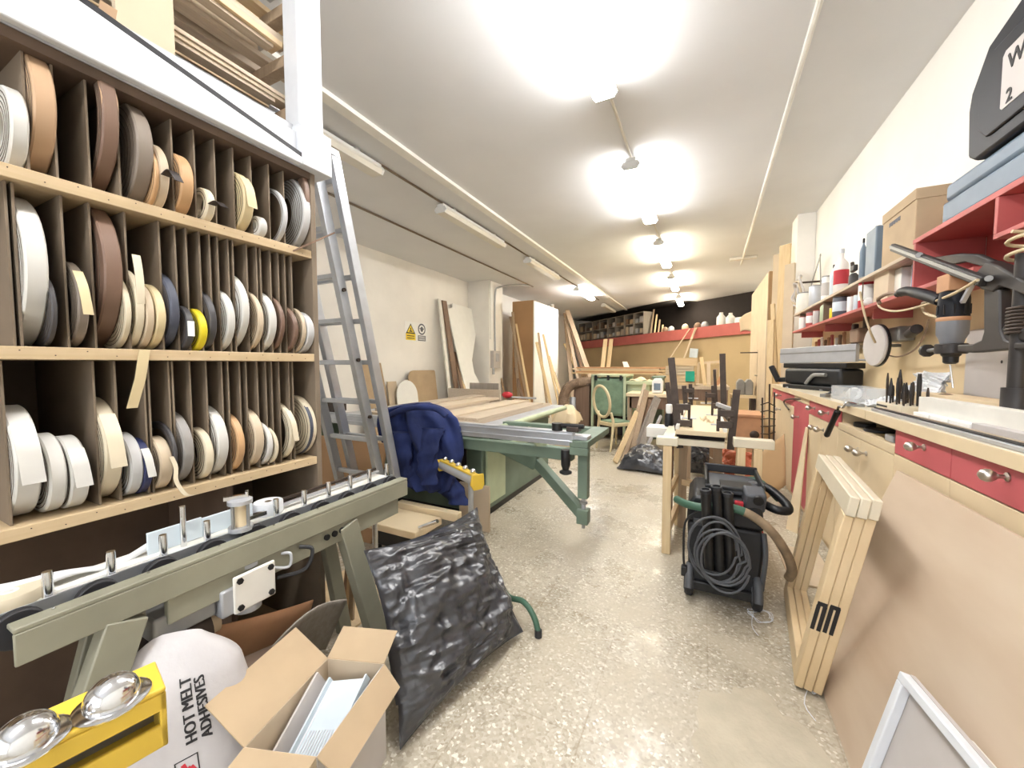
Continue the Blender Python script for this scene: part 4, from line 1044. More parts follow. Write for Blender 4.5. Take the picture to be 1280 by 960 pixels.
# pillar fittings
eb = thing('switch_box', 'grey electrical switch box on the pillar of the left wall', 'electrical box', (-4.59, 8.1, 1.3))
MB().bx(-4.599, -4.50, 8.10, 8.45, 1.20, 1.62).build('box', 'labelgrey', eb, bevel=.01)
MB().bx(-4.4999, -4.485, 8.20, 8.36, 1.36, 1.56).build('cover', 'aludull', eb, bevel=.005)
MB().cyl((-4.52, 8.12, 1.05), (-4.52, 8.12, 1.2), .03, n=12).build('gland', 'aludull', eb)
tag(MB().tube(spline([(-4.57, 8.30, 1.62), (-4.57, 8.30, 2.95), (-4.50, 8.4, 3.18), (-4.2, 8.7, 3.26), (-3.96, 9.0, 3.27)], 6), .022, 8).build('conduit', 'aludull'), 'grey conduit rising from the switch box to the ceiling', 'conduit')
tag(MB().bx(-4.599, -4.57, 8.08, 8.20, 1.9, 3.29).build('cable_duct', 'paper', bevel=.004), 'white cable duct on the pillar above the switch box', 'cable duct')
# tall cupboard
wd = thing('tall_cupboard', 'tall cupboard with brown side and white front by the left wall', 'cupboard', (-4.1, 9.8, 0))
MB().bx(-4.42, -3.84, 8.95, 10.75, .05, 2.90).build('carcass', 'brownpanel', wd, bevel=.003)
MB().bx(-3.838, -3.81, 8.955, 9.84, .08, 2.88).build('door', 'paper', wd, bevel=.003)
MB().bx(-3.838, -3.81, 9.86, 10.745, .08, 2.88).build('door', 'paper', wd, bevel=.003)
MB().bx(-4.40, -3.84, 8.97, 10.73, 0, .05).build('plinth', 'dark', wd)
def lean2(pt, pl, y_t, y_l, w, t, material, label, group, name='leaning_board', cat='board'):
    a = A(*pt, y=y_t); b = A(*pl, y=y_l); d = (b - a).normalized(); foot = a + d * ((t * .6 + .01 - a.z) / d.z)
    nrm = V((.6, -.8, 0)); nrm = (nrm - d * nrm.dot(d)).normalized()
    return tag(MB().bar(a, foot, w, t, up=nrm).build(name, material, bevel=.002), label, cat, group)
G2 = 'battens leaning on the tall cupboard'
for k, (pt, pl, ya, yb_, w, mt, lb) in enumerate([
    ((641, 390), (648, 490), 8.9, 8.4, .07, 'oak_z', 'brown batten leaning at the left edge of the cupboard side'),
    ((638, 396), (657, 490), 8.9, 8.3, .06, 'oak_z', 'brown batten crossing the cupboard side from the pillar'),
    ((645, 405), (660, 490), 8.9, 8.2, .05, 'pine_z', 'thin pale batten before the brown cupboard side'),
    ((644, 460), (652, 492), 8.7, 8.2, .06, 'walnut', 'short dark batten under the switch box'),
    ((671, 428), (688, 505), 8.92, 8.3, .07, 'pine_z', 'pale batten leftmost on the white cupboard doors'),
    ((673, 416), (683, 500), 9.1, 8.6, .05, 'oak_z', 'grey tipped batten leaning on the white cupboard doors'),
    ((679, 418), (697, 500), 9.3, 8.7, .05, 'pine_z', 'pale tall batten in the middle of the white cupboard doors'),
    ((686, 445), (702, 500), 9.6, 9.0, .06, 'pine_z', 'pale short batten right on the white cupboard doors'),
    ((693, 465), (706, 505), 9.8, 9.2, .05, 'oak_z', 'shortest batten at the right edge of the cupboard doors')]):
    lean2(pt, pl, ya, yb_, w, .03, mt, lb, G2)
tag(MB().tube([(-4.55, 12.2, z) for z in (0, 1, 2, 3, 3.29)], .07, 14).build('drain_pipe', 'offwhite'), 'white vertical pipe right of the tall cupboard', 'pipe')
tag(MB().tube([(-4.55, 12.2, z) for z in (2.9, 2.98)], .085, 14).build('pipe_clip', 'offwhite'), 'white collar on the vertical pipe beside the cupboard', 'pipe collar')
G3 = 'planks leaning in the far left corner'
for k, (pt, pl, w, mt, lb) in enumerate([
    ((709, 388), (738, 472), .14, 'oak_z', 'longest grey brown plank leaning in the far left corner'), ((706, 392), (722, 470), .10, 'oak_z', 'grey plank left in the far corner stack'),
    ((707, 400), (714, 475), .12, 'oak_z', 'steep grey plank nearest the white pipe in the far corner'), ((713, 410), (731, 474), .09, 'walnut', 'dark plank in the middle of the far corner stack'),
    ((706, 430), (727, 475), .10, 'pine_z', 'short pale plank at the front of the far corner stack'), ((716, 440), (724, 476), .08, 'oak_z', 'short brown plank low in the far corner stack')]):
    lean2(pt, pl, 12.0 + .15 * k, 10.6 + .12 * k, w, .04, mt, lb, G3)
# ------------------------------------------------------------------ cabinets along the right wall
BX, BXB = .785, 1.285
def KP(px, py):
    p = A(px, py, x=.742); return (p.y, p.z)
def knob(parent, y, z, x=BX):
    MB().lathe([(.013, 0), (.013, .004), (.006, .008), (.006, .020), (.012, .026), (.0185, .036), (.019, .044), (.015, .054), (.006, .060), (.001, .061)], (x, y, z), (-1, 0, 0), 20).build('knob', 'satin', parent)
def unit(label, y0, y1, fronts, top=1.015, material='cream', open_slot=None):
    t = thing('base_cabinet', label, 'cabinet', ((BX + BXB) / 2, (y0 + y1) / 2, 0), 0, 'base cabinets along the right wall')
    mb = MB().bx(BX + .02, BXB, y0, y0 + .018, .0, top).bx(BX + .02, BXB, y1 - .018, y1 - .0005, .0, top)
    mb.bx(BXB - .012, BXB, y0 + .018, y1 - .018, 0, top).bx(BX + .03, BXB - .012, y0 + .018, y1 - .018, .08, .098).bx(BX + .04, BX + .05, y0 + .018, y1 - .018, 0, .08)
    if open_slot: mb.bx(BX + .02, BXB - .012, y0 + .018, y1 - .018, open_slot - .018, open_slot)
    else: mb.bx(BX + .025, BXB - .012, y0 + .018, y1 - .018, top - .03, top)
    mb.build('carcass', material, t)
    for nm, a, b, z0, z1, m_, kp in fronts:
        d = MB().bx(BX, BX + .018, a + .0015, b - .0015, z0, z1).build(nm, m_, t, bevel=.0015)
        if m_ == 'red': d['label'] = 'red painted ' + nm
        for (ky, kz) in kp: knob(d, ky, kz)
    return t
unit('near base cabinet with two red drawers above cream doors', 1.40, 2.30, [('drawer', 1.40, 1.865, .90, 1.013, 'red', [KP(1233, 594)]), ('drawer', 1.865, 2.30, .90, 1.013, 'red', [KP(1137, 558)]),
     ('door', 1.40, 1.865, .09, .895, 'cream', []), ('door', 1.865, 2.30, .09, .895, 'cream', [])])
MB_ = unit('base cabinet with an open slot above two cream doors', 2.301, 3.10, [('door', 2.301, 2.715, .09, .885, 'cream', [KP(1070, 566)]), ('door', 2.715, 3.10, .09, .885, 'cream', [KP(1060, 561)]),
     ('rail', 2.301, 3.10, .89, .93, 'cream', [])], open_slot=.93)
unit('base cabinet with two small red drawers and two cream doors', 3.101, 3.85, [('drawer', 3.101, 3.48, .90, 1.013, 'red', [KP(1026, 516)]), ('drawer', 3.48, 3.85, .90, 1.013, 'red', [KP(1010, 510)]),
     ('door', 3.101, 3.48, .09, .895, 'cream', [KP(1020, 537)]), ('door', 3.48, 3.85, .09, .895, 'cream', [KP(1013, 534)])])
unit('base cabinet with one tall red door', 3.851, 4.42, [('door', 3.851, 4.42, .09, .96, 'red', [KP(991, 521)]), ('rail', 3.851, 4.42, .963, 1.013, 'cream', [])])
unit('farthest base cabinet with a red drawer over a cream door', 4.421, 5.65, [('drawer', 4.421, 5.65, .90, 1.013, 'red', [(5.1, .955)]), ('door', 4.421, 5.03, .09, .895, 'cream', []), ('door', 5.03, 5.65, .09, .895, 'cream', [(5.1, .8)])])
unit('base cabinet at the near end beyond the picture edge with cream door', .60, 1.399, [('drawer', .60, 1.399, .90, 1.013, 'red', [(1.0, .955)]), ('door', .60, 1.399, .09, .895, 'cream', [])])
wt = thing('worktop', 'long cream worktop running over the base cabinets on the right', 'worktop', (1.03, 3.2, 1.016))
MB().bx(BX - .012, XR - .014, .6, 5.66, 1.016, 1.055).build('slab', 'worktop', wt, bevel=.003)
MB().bx(BX - .018, BX - .0125, .6, 2.6, 1.012, 1.058).bx(BX - .018, BX - .0125, 2.605, 5.66, 1.012, 1.058).build('edge_strip', 'cream', wt, bevel=.001)
WT = 1.0562
# things in the open slot
tag(MB().lathe([(.045, 0), (.05, .005), (.05, .022), (.045, .027), (.02, .027)], (.86, 2.92, .9305), (0, 0, 1), 24).build('tape_disc', 'black'), 'black round tape disc in the open cabinet slot', 'tape disc')
tag(MB().lathe([(.06, 0), (.065, .004), (.065, .014), (.06, .018)], (.87, 2.74, .9305), (0, 0, 1), 24).build('sanding_disc', 'rubber'), 'flat dark disc in the open slot right of the tape disc', 'disc')
br = thing('brush', 'small grey brush with dark bristles at the right of the open slot', 'brush', (.85, 2.37, .931))
MB().bx(.81, .86, 2.335, 2.375, .931, .985).build('bristles', 'black', br); MB().bx(.80, .87, 2.38, 2.46, .931, .965).build('handle', 'aludull', br, bevel=.006)
# crank handle of a clamp on the worktop edge
ch = thing('crank_clamp', 'clamp with a black crank handle hanging from the worktop edge', 'clamp', (.74, 2.95, .85))
c0, c1 = A(1047, 514, x=.735), A(1033, 545, x=.72)
MB().lathe([(.015, 0), (.017, .01), (.015, .07), (.016, (c1 - c0).length - .01), (.012, (c1 - c0).length)], c0, c1 - c0, 14).build('crank_handle', 'black', ch)
MB().tube(spline([c0, c0 + V((.0, -.02, .03)), c0 + V((.01, -.06, .03)), c0 + V((.02, -.07, .06)), V((.80, c0.y - .07, WT + .012))], 5), .007, 8).build('hook', 'chrome', ch)
MB().bx(.75, .83, c0.y - .10, c0.y - .04, WT + .0002, WT + .010).build('jaw', 'steelgrey', ch)
MB().tube(spline([A(986, 512, x=.77), A(980, 503, x=.77), A(985, 499, x=.765), A(1008, 499, x=.80)], 5), .008, 8).build('bent_rod', 'darkmetal', thing('bent_rod', 'bent dark rod lying over the worktop edge above the red door', 'rod', (.78, 4.2, 1.05)))

# plywood sheet, stacked frames and white drawer front
tag(MB().hexa([(.455, .95, .004), (.455, 2.13, .004), (.473, 2.13, .004), (.473, .95, .004), (.737, .95, .858), (.737, 2.13, .858), (.755, 2.13, .852), (.755, .95, .852)]).build('plywood_sheet', 'paleply', bevel=.001), 'large pale plywood sheet leaning on the near base cabinets', 'plywood')
G = 'wooden frames leaning on the plywood sheet'
fb0, fb1 = V((.372, 1.815, .0)), V((.452, 2.56, .0))        # bottom near / far, outermost frame
ft0, ft1 = V((.490, 1.72, .835)), V((.560, 2.45, .835))
lbs = ['front wooden frame of three leaning on the plywood sheet', 'middle wooden frame of the three leaning on the plywood sheet', 'back wooden frame of the three, nearest the plywood sheet']
upv = (ft0 - fb0).normalized(); alo = (fb1 - fb0).normalized(); fn = alo.cross(upv).normalized()
if fn.x > 0: fn = -fn
for k in range(3):
    o = -fn * (.043 * k) - fn * .0; o.z = 0
    o = V((.0295 * k, -.0033 * k, 0))
    b0, b1, t0, t1 = fb0 + o + V((0, 0, .02)), fb1 + o + V((0, 0, .02)), ft0 + o, ft1 + o
    t = thing('wooden_framework', lbs[k], 'frame', (b0 + b1) / 2 * 1, 0, G)
    W = .072; T = .0285
    def mem(nm, p, q, mt):
        MB().bar(p, q, W, T, up=fn).build(nm, mt, t, bevel=.004)
    ul = (t0 - b0).normalized()
    h_ = W / 2
    mem('stile', b0 + alo * h_, t0 + alo * h_ - ul * (W + .0005), 'pine_plain'); mem('stile', b1 - alo * h_, t1 - alo * h_ - ul * (W + .0005), 'pine_plain')
    mem('rail', t0 - alo * (.012 + .004 * (k % 2)) - ul * h_ , t1 + alo * .006 - ul * h_, 'worktop'); mem('rail', b0 + alo * W + ul * h_, b1 - alo * W + ul * h_, 'pine_plain')
    # black painted letter strokes across the edges of the stiles
    nrm2 = -alo
    cc = b0 + (t0 - b0) * .40
    def strokes(mbs, x0, hh):
        # inverted U: two legs and a top, in (across = -fn , along = ul) on the near edge
        for dx in (0, .019):
            a0_ = cc + (-fn) * ((x0 + dx)) + nrm2 * .0012; 
            mbs.bar(a0_ - ul * .062, a0_ + ul * (.055 if hh else .045), .0125, .0015, up=nrm2)
        mbs.bar(cc - fn * (x0 - .005) + nrm2 * .0012 + ul * .052, cc - fn * (x0 + .024) + nrm2 * .0012 + ul * .052, .016, .0015, up=nrm2)
    if k in (0, 1):
        mbs = MB(); strokes(mbs, -.011 + .008 * k, k); mbs.build('painted_mark', 'print', t, smooth=False)
wp_ = thing('white_tray', 'white rimmed drawer panel lying against the plywood sheet in the corner', 'panel', (.5, 1.2, 0))
e0, e1 = V((.530, 1.39, .45)), V((.43, 1.31, .0)); 
pu = (V((.565, 1.13, .45)) - e0).normalized(); pd = (V((.430, 1.335, .0)) - e0).normalized(); pdn = pu.cross(pd).normalized()
if pdn.x > 0: pdn = -pdn
R_ = Matrix((pu, pd - pu * pd.dot(pu), pdn)); pd2 = (pd - pu * pd.dot(pu)).normalized(); R3 = Matrix((pu, pd2, pdn)).transposed()
Lh = .46 / max(.3, -pd2.z) * .92
MB().box(e0 + pu * .30 + pd2 * Lh / 2 - pdn * .006, (.60, Lh, .012), R3).build('panel', 'labelgrey', wp_)
mbr = MB()
for a_, b_, sx, sy in ((.30, .012, .60, .024), (.30, Lh - .012, .60, .024), (.012, Lh / 2, .024, Lh - .049), (.588, Lh / 2, .024, Lh - .049)):
    mbr.box(e0 + pu * a_ + pd2 * b_ + pdn * .012, (sx, sy, .024), R3)
mbr.build('rim', 'white', wp_, bevel=.003)
tag(MB().box(e0 + pu * .52 + pd2 * (Lh / 2 + .01) - pdn * .022, (.70, Lh, .018), R3).build('panel_board', 'offwhite', bevel=.002), 'off white board lying behind the white rimmed drawer panel', 'board')
for (cx, cy, r_, lb) in ((A(1018, 864, z=0).x, A(1018, 864, z=0).y, .022, 'curl of thin white wire on the floor at the foot of the frames'), (.30, 2.27, .05, 'loose white string curled on the floor beside the vacuum wheel')):
    ps = [V((cx + r_ * (1 + .25 * math.sin(k * 1.7)) * math.cos(k * .6), cy + r_ * 1.1 * math.sin(k * .6 + .3 * math.sin(k)), .004 + .012 * abs(math.sin(k * .9)))) for k in range(26)] + [V((cx - .05, cy - .09, .003)), V((cx - .03, cy - .16, .003))]
    tag(MB().tube(spline(ps, 3), .0018, 6).build('wire', 'white'), lb, 'wire')

# ------------------------------------------------------------------ vacuum
vc = thing('vacuum_cleaner', 'black workshop vacuum cleaner with coiled cable on the floor', 'vacuum cleaner', (.14, 2.52, 0))
vx, vy = .125, 2.50
def vprism(poly, y0, y1, name, m_, bev=.015):
    return MB().prism(poly, Matrix(((1, 0, 0, vx), (0, 0, 1, y0), (0, 1, 0, 0), (0, 0, 0, 1))), y1 - y0).build(name, m_, vc, bevel=bev)
vprism([(-.165, .06), (.165, .06), (.185, .30), (.18, .42), (-.18, .42), (-.175, .25)], vy - .17, vy + .24, 'tank', 'vac')
vprism([(-.185, .425), (.185, .425), (.175, .54), (.12, .58), (-.15, .57), (-.18, .52)], vy - .17, vy + .24, 'motor_head', 'vac')
vprism([(-.18, .05), (.18, .05), (.17, .10), (-.17, .10)], vy - .20, vy - .171, 'bumper', 'black', .006)
lab(vprism([(-.15, .42), (.0, .42), (.0, .445), (-.15, .445)], vy - .176, vy - .1705, 'filter_bar', 'vacgrey', .003), 'grey filter strip')
# top tray with raised rim
MB().box((vx + .045, vy + .05, .600), (.26, .34, .03)).build('tool_tray', 'vacgrey', vc, bevel=.012)
MB().box((vx + .06, vy - .03, .620), (.16, .12, .01)).build('tray_recess', 'black', vc, bevel=.004)
mbt = MB()
for sx in (-.135, .135): mbt.box((vx + .045 + sx, vy + .05, .635), (.016, .35, .05))
for sy in (-.175, .175): mbt.box((vx + .045, vy + .05 + sy, .635 + (.01 if sy > 0 else -.012)), (.285, .016, .05 if sy > 0 else .02))
mbt.build('tray_rim', 'vac', vc, bevel=.006)
lab(MB().box((vx + .135, vy - .135, .585), (.10, .09, .11), (0.35, 0, .1)).build('control_panel', 'vacgrey', vc, bevel=.012), 'sloping grey control panel')
MB().cyl((vx + .15, vy - .175, .60), (vx + .15, vy - .20, .594), .024, n=18).build('dial', 'black', vc)
lab(MB().bx(vx + .045, vx + .085, vy - .195, vy - .165, .535, .575).build('red_latch', 'printred', vc, bevel=.004), 'red latch')
lab(MB().bx(vx + .1805, vx + .19, vy - .10, vy - .03, .22, .40).build('side_latch', 'printred', vc, bevel=.004), 'red side latch')
MB().tube(spline([(vx + .178, vy - .18, .12), (vx + .19, vy - .19, .3), (vx + .182, vy - .17, .42)], 6), .012, 8).build('corner_post', 'vacgrey', vc)
# wheels
for sx, nm in ((-.165, 'wheel'), (.16, 'wheel')):
    w_ = MB().lathe([(.02, -.022), (.065, -.022), (.075, -.012), (.075, .012), (.065, .022), (.02, .022)], (vx + sx, vy - .16, .0755), (1, 0, 0), 28).build('wheel', 'rubber', vc)
    MB().lathe([(.048, -.026), (.05, -.02), (.05, .02), (.048, .026), (.01, .028)], (vx + sx, vy - .16, .0755), (1, 0, 0), 24).build('hub', 'vacgrey', w_)
    MB().tube(spline([(vx + sx, vy - .25, .08), (vx + sx, vy - .22, .135), (vx + sx, vy - .16, .165), (vx + sx, vy - .09, .13)], 5), .020, 10).build('wheel_guard', 'vacgrey', vc)
for sx in (-.13, .13):
    MB().lathe([(.01, -.012), (.035, -.012), (.035, .012), (.01, .012)], (vx + sx, vy + .20, .036), (1, 0, 0), 18).build('castor', 'black', vc)
# suction tubes standing in clips
for k, (dx, dz) in enumerate(((-.095, .655), (-.045, .675), (.005, .645))):
    b = V((vx + dx + .03, vy - .262, .20)); tp = V((vx + dx, vy - .300 + .012 * k, dz - .012))
    tb_ = MB().tube([b, tp], .0245, 18, cap=True).build('suction_tube', 'black', vc)
    d_ = (tp - b).normalized()
    MB().ring(tp, d_, .027, .019, .02, 20).build('tube_collar', 'rubber', tb_)
MB().bx(vx - .10, vx + .06, vy - .29, vy - .171, .17, .22).build('tube_holder', 'vac', vc, bevel=.005)
# coiled power cable
ps = []
for k in range(150):
    a = k * 2 * PI / 25; j = k // 25
    rr = .11 + .012 * math.sin(j * 2.1); hh = .150 + .02 * math.sin(j * 1.3)
    ps.append(V((vx - .03 + (rr + .012 * math.sin(j * 3)) * math.cos(a) + .012 * j - .03, vy - .315 - .006 * j + .006 * math.sin(a * 2), .365 + hh * math.sin(a) - .012 * j)))
MB().tube(ps, .0058, 8).build('coiled_cable', 'vacgrey', vc)
MB().tube(spline([(vx - .13, vy - .20, .50), (vx - .19, vy - .20, .42), (vx - .195, vy - .21, .25), (vx - .19, vy - .21, .18)], 6), .006, 8).build('plug_lead', 'cabledark', vc)
MB().bx(vx - .205, vx - .175, vy - .225, vy - .19, .125, .18).build('plug', 'black', vc, bevel=.005)
# hose looped round the head
hp = spline([A(846, 624, y=vy - .10), A(858, 630, y=vy - .19), A(878, 634, y=vy - .225), A(905, 633, y=vy - .235), A(935, 642, y=vy - .24), A(962, 662, y=vy - .24), A(982, 690, y=vy - .20), A(990, 712, y=vy - .15), A(986, 722, y=vy - .10)], 6)
n_ = len(hp); cut = int(n_ * .48)
def ribbed(pts, r): return [r * (1 + .05 * (i % 2)) for i in range(len(pts))]
def dense(pts, m_): 
    out = []
    for a, b in zip(pts, pts[1:]): out += [a.lerp(b, q / m_) for q in range(m_)]
    return out + [pts[-1]]
d1 = dense(hp[:cut + 1], 3); d2 = dense(hp[cut:], 3)
lab(MB().tube(d1, ribbed(d1, .021), 12).build('hose_end', 'hosegreen', vc), 'green hose end')
lab(MB().tube(d2, ribbed(d2, .022), 12).build('suction_hose', 'hosetan', vc), 'dusty grey brown suction hose')
bh = dense(spline([(vx + .13, vy + .10, .60), (vx + .22, vy + .06, .60), (vx + .29, vy - .02, .555), (vx + .30, vy - .06, .525), (vx + .25, vy - .08, .525), (vx + .20, vy - .05, .535)], 6), 2)
MB().tube(bh, ribbed(bh, .022), 12).build('hose_elbow', 'black', vc)
gh2 = dense(spline([(vx + .14, vy + .2, .60), (vx + .20, vy + .16, .60), (vx + .27, vy + .02, .555)], 6), 2)
MB().tube(gh2, ribbed(gh2, .018), 12).build('green_hose', 'hosegreen', vc)

# ------------------------------------------------------------------ trestles, clamping table
def trestle(label, x0, x1, y, zt, yb):
    t = thing('sawhorse', label, 'sawhorse', ((x0 + x1) / 2, y, 0), 0, 'pale wooden sawhorses')
    MB().bx(x0, x1, y, y + .09, zt - .055, zt).build('top_beam', 'worktop', t, bevel=.004)
    for lx in ((x0 + .035, x1 - .03) if x1 - x0 < .2 else (x0 + .045, x0 + .135)):
        MB().bar((lx, y + .02, zt - .056), (lx - .0, y - .005, 0), .045, .045, up=(0, 1, 0)).build('leg', 'pine_z', t, bevel=.003)
        MB().bar((lx, y + .07, zt - .056), (lx, yb, 0), .045, .045, up=(0, 1, 0)).build('leg', 'pine_z', t, bevel=.003)
        MB().bar((lx, y + .02, .33), (lx, y + .16, .33), .02, .05).build('side_rail', 'pine_y', t)
    lx0, lx1 = ((x0 + .035, x1 - .03) if x1 - x0 < .2 else (x0 + .045, x0 + .135))
    MB().bx(lx0 + .023, max(lx0 + .03, lx1 - .023), y + .005, y + .03, .22, .27).build('stretcher', 'pine_x', t)
    return t
lt = thing('sawhorse', 'left pale wooden sawhorse standing behind the vacuum cleaner', 'sawhorse', (-.2, 3.0, 0), 0, 'pale wooden sawhorses')
MB().bx(-.272, -.135, 2.78, 2.86, .745, .80).bx(-.235, -.16, 2.861, 3.34, .745, .80).build('top_beam', 'worktop', lt, bevel=.004)
MB().bar((-.20, 2.81, .744), (-.195, 2.79, 0), .055, .05, up=(0, 1, 0)).build('leg', 'pine_z', lt, bevel=.003)
MB().bar((-.165, 3.31, .744), (-.15, 3.33, 0), .05, .05, up=(0, 1, 0)).build('leg', 'pine_z', lt, bevel=.003)
MB().bar((-.19, 2.83, .16), (-.155, 3.30, .16), .03, .06).build('side_rail', 'pine_y', lt)
MB().bar((-.19, 2.83, .40), (-.16, 3.30, .40), .03, .05).build('side_rail', 'pine_y', lt)
trestle('right pale wooden sawhorse behind the vacuum cleaner, before the orange sack', .19, .41, 2.80, .825, 3.10)
tag(MB().bar((-.13, 3.30, .37), (.20, 3.14, .37), .05, .045).build('timber_rail', 'pine_x'), 'pale timber rail spanning low between the two sawhorses', 'rail')
ct = thing('clamping_table', 'long narrow light table with a dusty top held by tall iron clamps', 'table', (0, 3.85, 0))
MB().bx(-.16, .16, 2.95, 4.8, .80, .835).build('table_top', 'cream', ct, bevel=.003)
MB().bx(-.15, .15, 2.97, 4.78, .72, .765).build('lower_board', 'worktop', ct, bevel=.003)
MB().bx(-.15, .15, 3.0, 4.75, .765, .80).build('dark_gap', 'dark', ct)
for x in (-.15, .15): MB().bx(x - .012, x + .012, 2.96, 4.8, .835, .86).build('side_batten', 'offwhite', ct, bevel=.003)
for x in (-.12, .12):
    for y in (3.3, 4.6): MB().bx(x - .03, x + .03, y - .03, y + .03, 0, .72).build('leg', 'oak_z', ct)
for k in range(5):
    a = k * 1.1
    ps = [V((.04 + .05 * math.cos(a) * j / 6, 3.35 + .07 * k + .03 * math.sin(a + j * .5), .8352 + .012 + .010 * math.sin(j * 1.2))) for j in range(7)]
    tag(MB().strip(spline(ps, 3), (0, .5, 1), .02, .002).build('wood_shaving', 'cream'), 'curled wood shaving lying on the dusty clamping table', 'shaving', 'shavings on the clamping table')
def clamp(px, ptop, pbot, y, label, w=.045, jaws=((.80, 1),), lean_=0):
    a = A(px[0], ptop, y=y); b = A(px[1], pbot, y=y); w *= .8
    if y > 4.2: b.z = .8355
    t = thing('iron_clamp', label, 'clamp', (b.x, y, b.z), 0, 'tall iron clamps around the clamping table')
    MB().bar(b, a, w * .35, w, up=(1, 0, 0)).build('bar', 'darkmetal', t, bevel=.002)
    for z, s in jaws:
        k = (z - b.z) / max(.01, a.z - b.z); c = b.lerp(a, k)
        MB().bx(min(c.x, c.x + s * .10), max(c.x, c.x + s * .10), y - .018, y + .018, z - .02, z + .025).build('jaw', 'darkmetal', t, bevel=.004)
        MB().cyl((c.x + s * .09, y, z + .04), (c.x + s * .09, y, z - .09), .010, n=8).build('spindle', 'darkmetal', t)
        MB().cyl((c.x + s * .09 - .05, y, z - .08), (c.x + s * .09 + .05, y, z - .08), .006, n=8).build('tommy_bar', 'aludull', t)
    return t
clamp((839, 850), 447, 560, 3.1, 'tall black iron clamp standing left of the clamping table front', .06, ((.86, 1), (.98, 1)))
clamp((834, 843), 478, 545, 3.6, 'shorter dark clamp behind the tall left one', .05, ((.90, 1),))
clamp((903, 905), 442, 520, 3.9, 'tallest dark clamp bar right of the clamping table', .06, ((.92, -1),))
clamp((921, 913), 487, 562, 3.0, 'leaning black clamp bar at the right front of the clamping table', .055, ((.88, -1), (.96, -1)))
clamp((893, 896), 462, 505, 4.5, 'thin dark clamp bar at the far right of the clamping table', .035, ((.97, -1),))
clamp((892, 893), 482, 506, 4.6, 'short thick dark clamp at the table far end', .06, ())
clamp((855, 857), 482, 508, 4.7, 'short brown clamp at the far left of the clamping table', .06, ((1.0, 1),))
clamp((863, 864), 480, 500, 4.77, 'small brown clamp behind the clamping table', .05, ())
lev = thing('clamp_lever', 'light metal clamp lever lying across the right side of the clamping table', 'clamp', (.25, 3.4, .84))
MB().bar(A(896, 505, y=3.4), A(918, 513, y=3.25), .02, .03).build('lever_bar', 'aludull', lev, bevel=.003)
MB().bar(A(899, 510, y=3.4), A(912, 525, y=3.2), .02, .025).build('lever_arm', 'darkmetal', lev)
cn = thing('glue_bottle', 'white capped dark bottle beside the left clamp', 'bottle', (-.25, 3.4, .8))
pp = A(836, 532, y=3.4)
tag(MB().bx(-.27, -.20, 3.32, 3.5, .0, pp.z - .09).build('wooden_block', 'walnut', bevel=.004), 'dark wooden block under the white carton left of the clamping table', 'block')
tag(MB().bx(-.40, -.19, 3.3, 3.5, pp.z - .089, pp.z - .008).build('white_carton', 'offwhite', bevel=.004), 'white carton standing left of the clamping table', 'carton')
MB().lathe([(.03, 0), (.035, .01), (.035, .09), (.025, .11)], (pp.x, 3.4, pp.z - .0075), (0, 0, 1), 16).build('bottle_body', 'black', cn)
MB().lathe([(.022, .1105), (.026, .125), (.026, .18), (.02, .185)], (pp.x, 3.4, pp.z - .0075), (0, 0, 1), 16).build('cap', 'paper', cn)
# sacks on the floor
mb, _ = pillow((-.92, 4.75, .02), (-.30, 4.70, .02), (-.26, 5.25, .12), (-.86, 5.35, .14), .20, .04, 4.1, .03, 40, 40)
for v in mb.v: v.z = max(v.z, .003)
tag(mb.build('refuse_sack', 'bag'), 'flat black sack on the floor left of the sawhorses', 'sack')
mb, _ = pillow((-.14, 4.92, .02), (.16, 4.84, .02), (.18, 5.10, .28), (-.12, 5.20, .32), .20, .08, 8.3, .04, 40, 40)
for v in mb.v: v.z = max(v.z, .003)
tag(mb.build('refuse_sack', 'bag'), 'creased black sack on the floor beyond the clamping table', 'sack')
mb, _ = pillow((.17, 4.62, .02), (.60, 4.50, .02), (.58, 4.80, .34), (.20, 4.92, .36), .14, .06, 6.2, .03, 40, 40)
for v in mb.v: v.z = max(v.z, .003)
tag(mb.build('plastic_sack', 'orange'), 'orange red plastic sack of rubbish behind the right sawhorse', 'sack')
tag(MB().grid(lambda u, v: V((.50 + .18 * u, 4.10 - .06 * u + .16 * v, .22 * u + .02 + .42 * v + .04 * math.sin(3 * v))), 8, 8).build('cardboard_sheet', 'mdf', solid=.006), 'brown cardboard sheet slanting behind the right sawhorse', 'cardboard')
ws = []
for k in range(40):
    ws.append(V((.16 + .05 * math.cos(k * .8) + .02 * math.sin(k * 2.1), 4.50 + .04 * math.sin(k * .8), .012 + .008 * k + .03 * abs(math.sin(k * 1.3)))))
tag(MB().tube(spline(ws, 3), .004, 6).build('cable_tangle', 'offwhite'), 'tangled white cable hanging between the black and orange sacks', 'cable')
tag(MB().hexa([(.62, 3.62, 0), (.68, 3.55, 0), (.69, 3.565, 0), (.63, 3.635, 0), (.775, 3.90, .78), (.775, 3.84, .78), (.783, 3.845, .78), (.783, 3.91, .78)]).build('leaning_board', 'cream'), 'narrow cream board leaning on the red cabinet door', 'board')
tag(MB().bx(.50, .74, 2.72, 3.25, .0, .012).build('floor_board', 'cardlight'), 'pale board lying on the floor right of the vacuum', 'board')
bp = A(962, 617, z=0)
bs = thing('bucket', 'dark pot on the floor behind the right sawhorse legs', 'pot', bp)
MB().lathe([(.06, .0), (.065, .16), (.07, .165), (.07, .18), (.062, .18), (.05, .02)], bp, (0, 0, 1), 24).build('bucket_body', 'walnut', bs)
MB().tube([bp + V((.068 * math.cos(a), 0, .18 + .05 * math.sin(a))) for a in [PI * i / 10 for i in range(11)]], .003, 6).build('handle', 'darkmetal', bs)
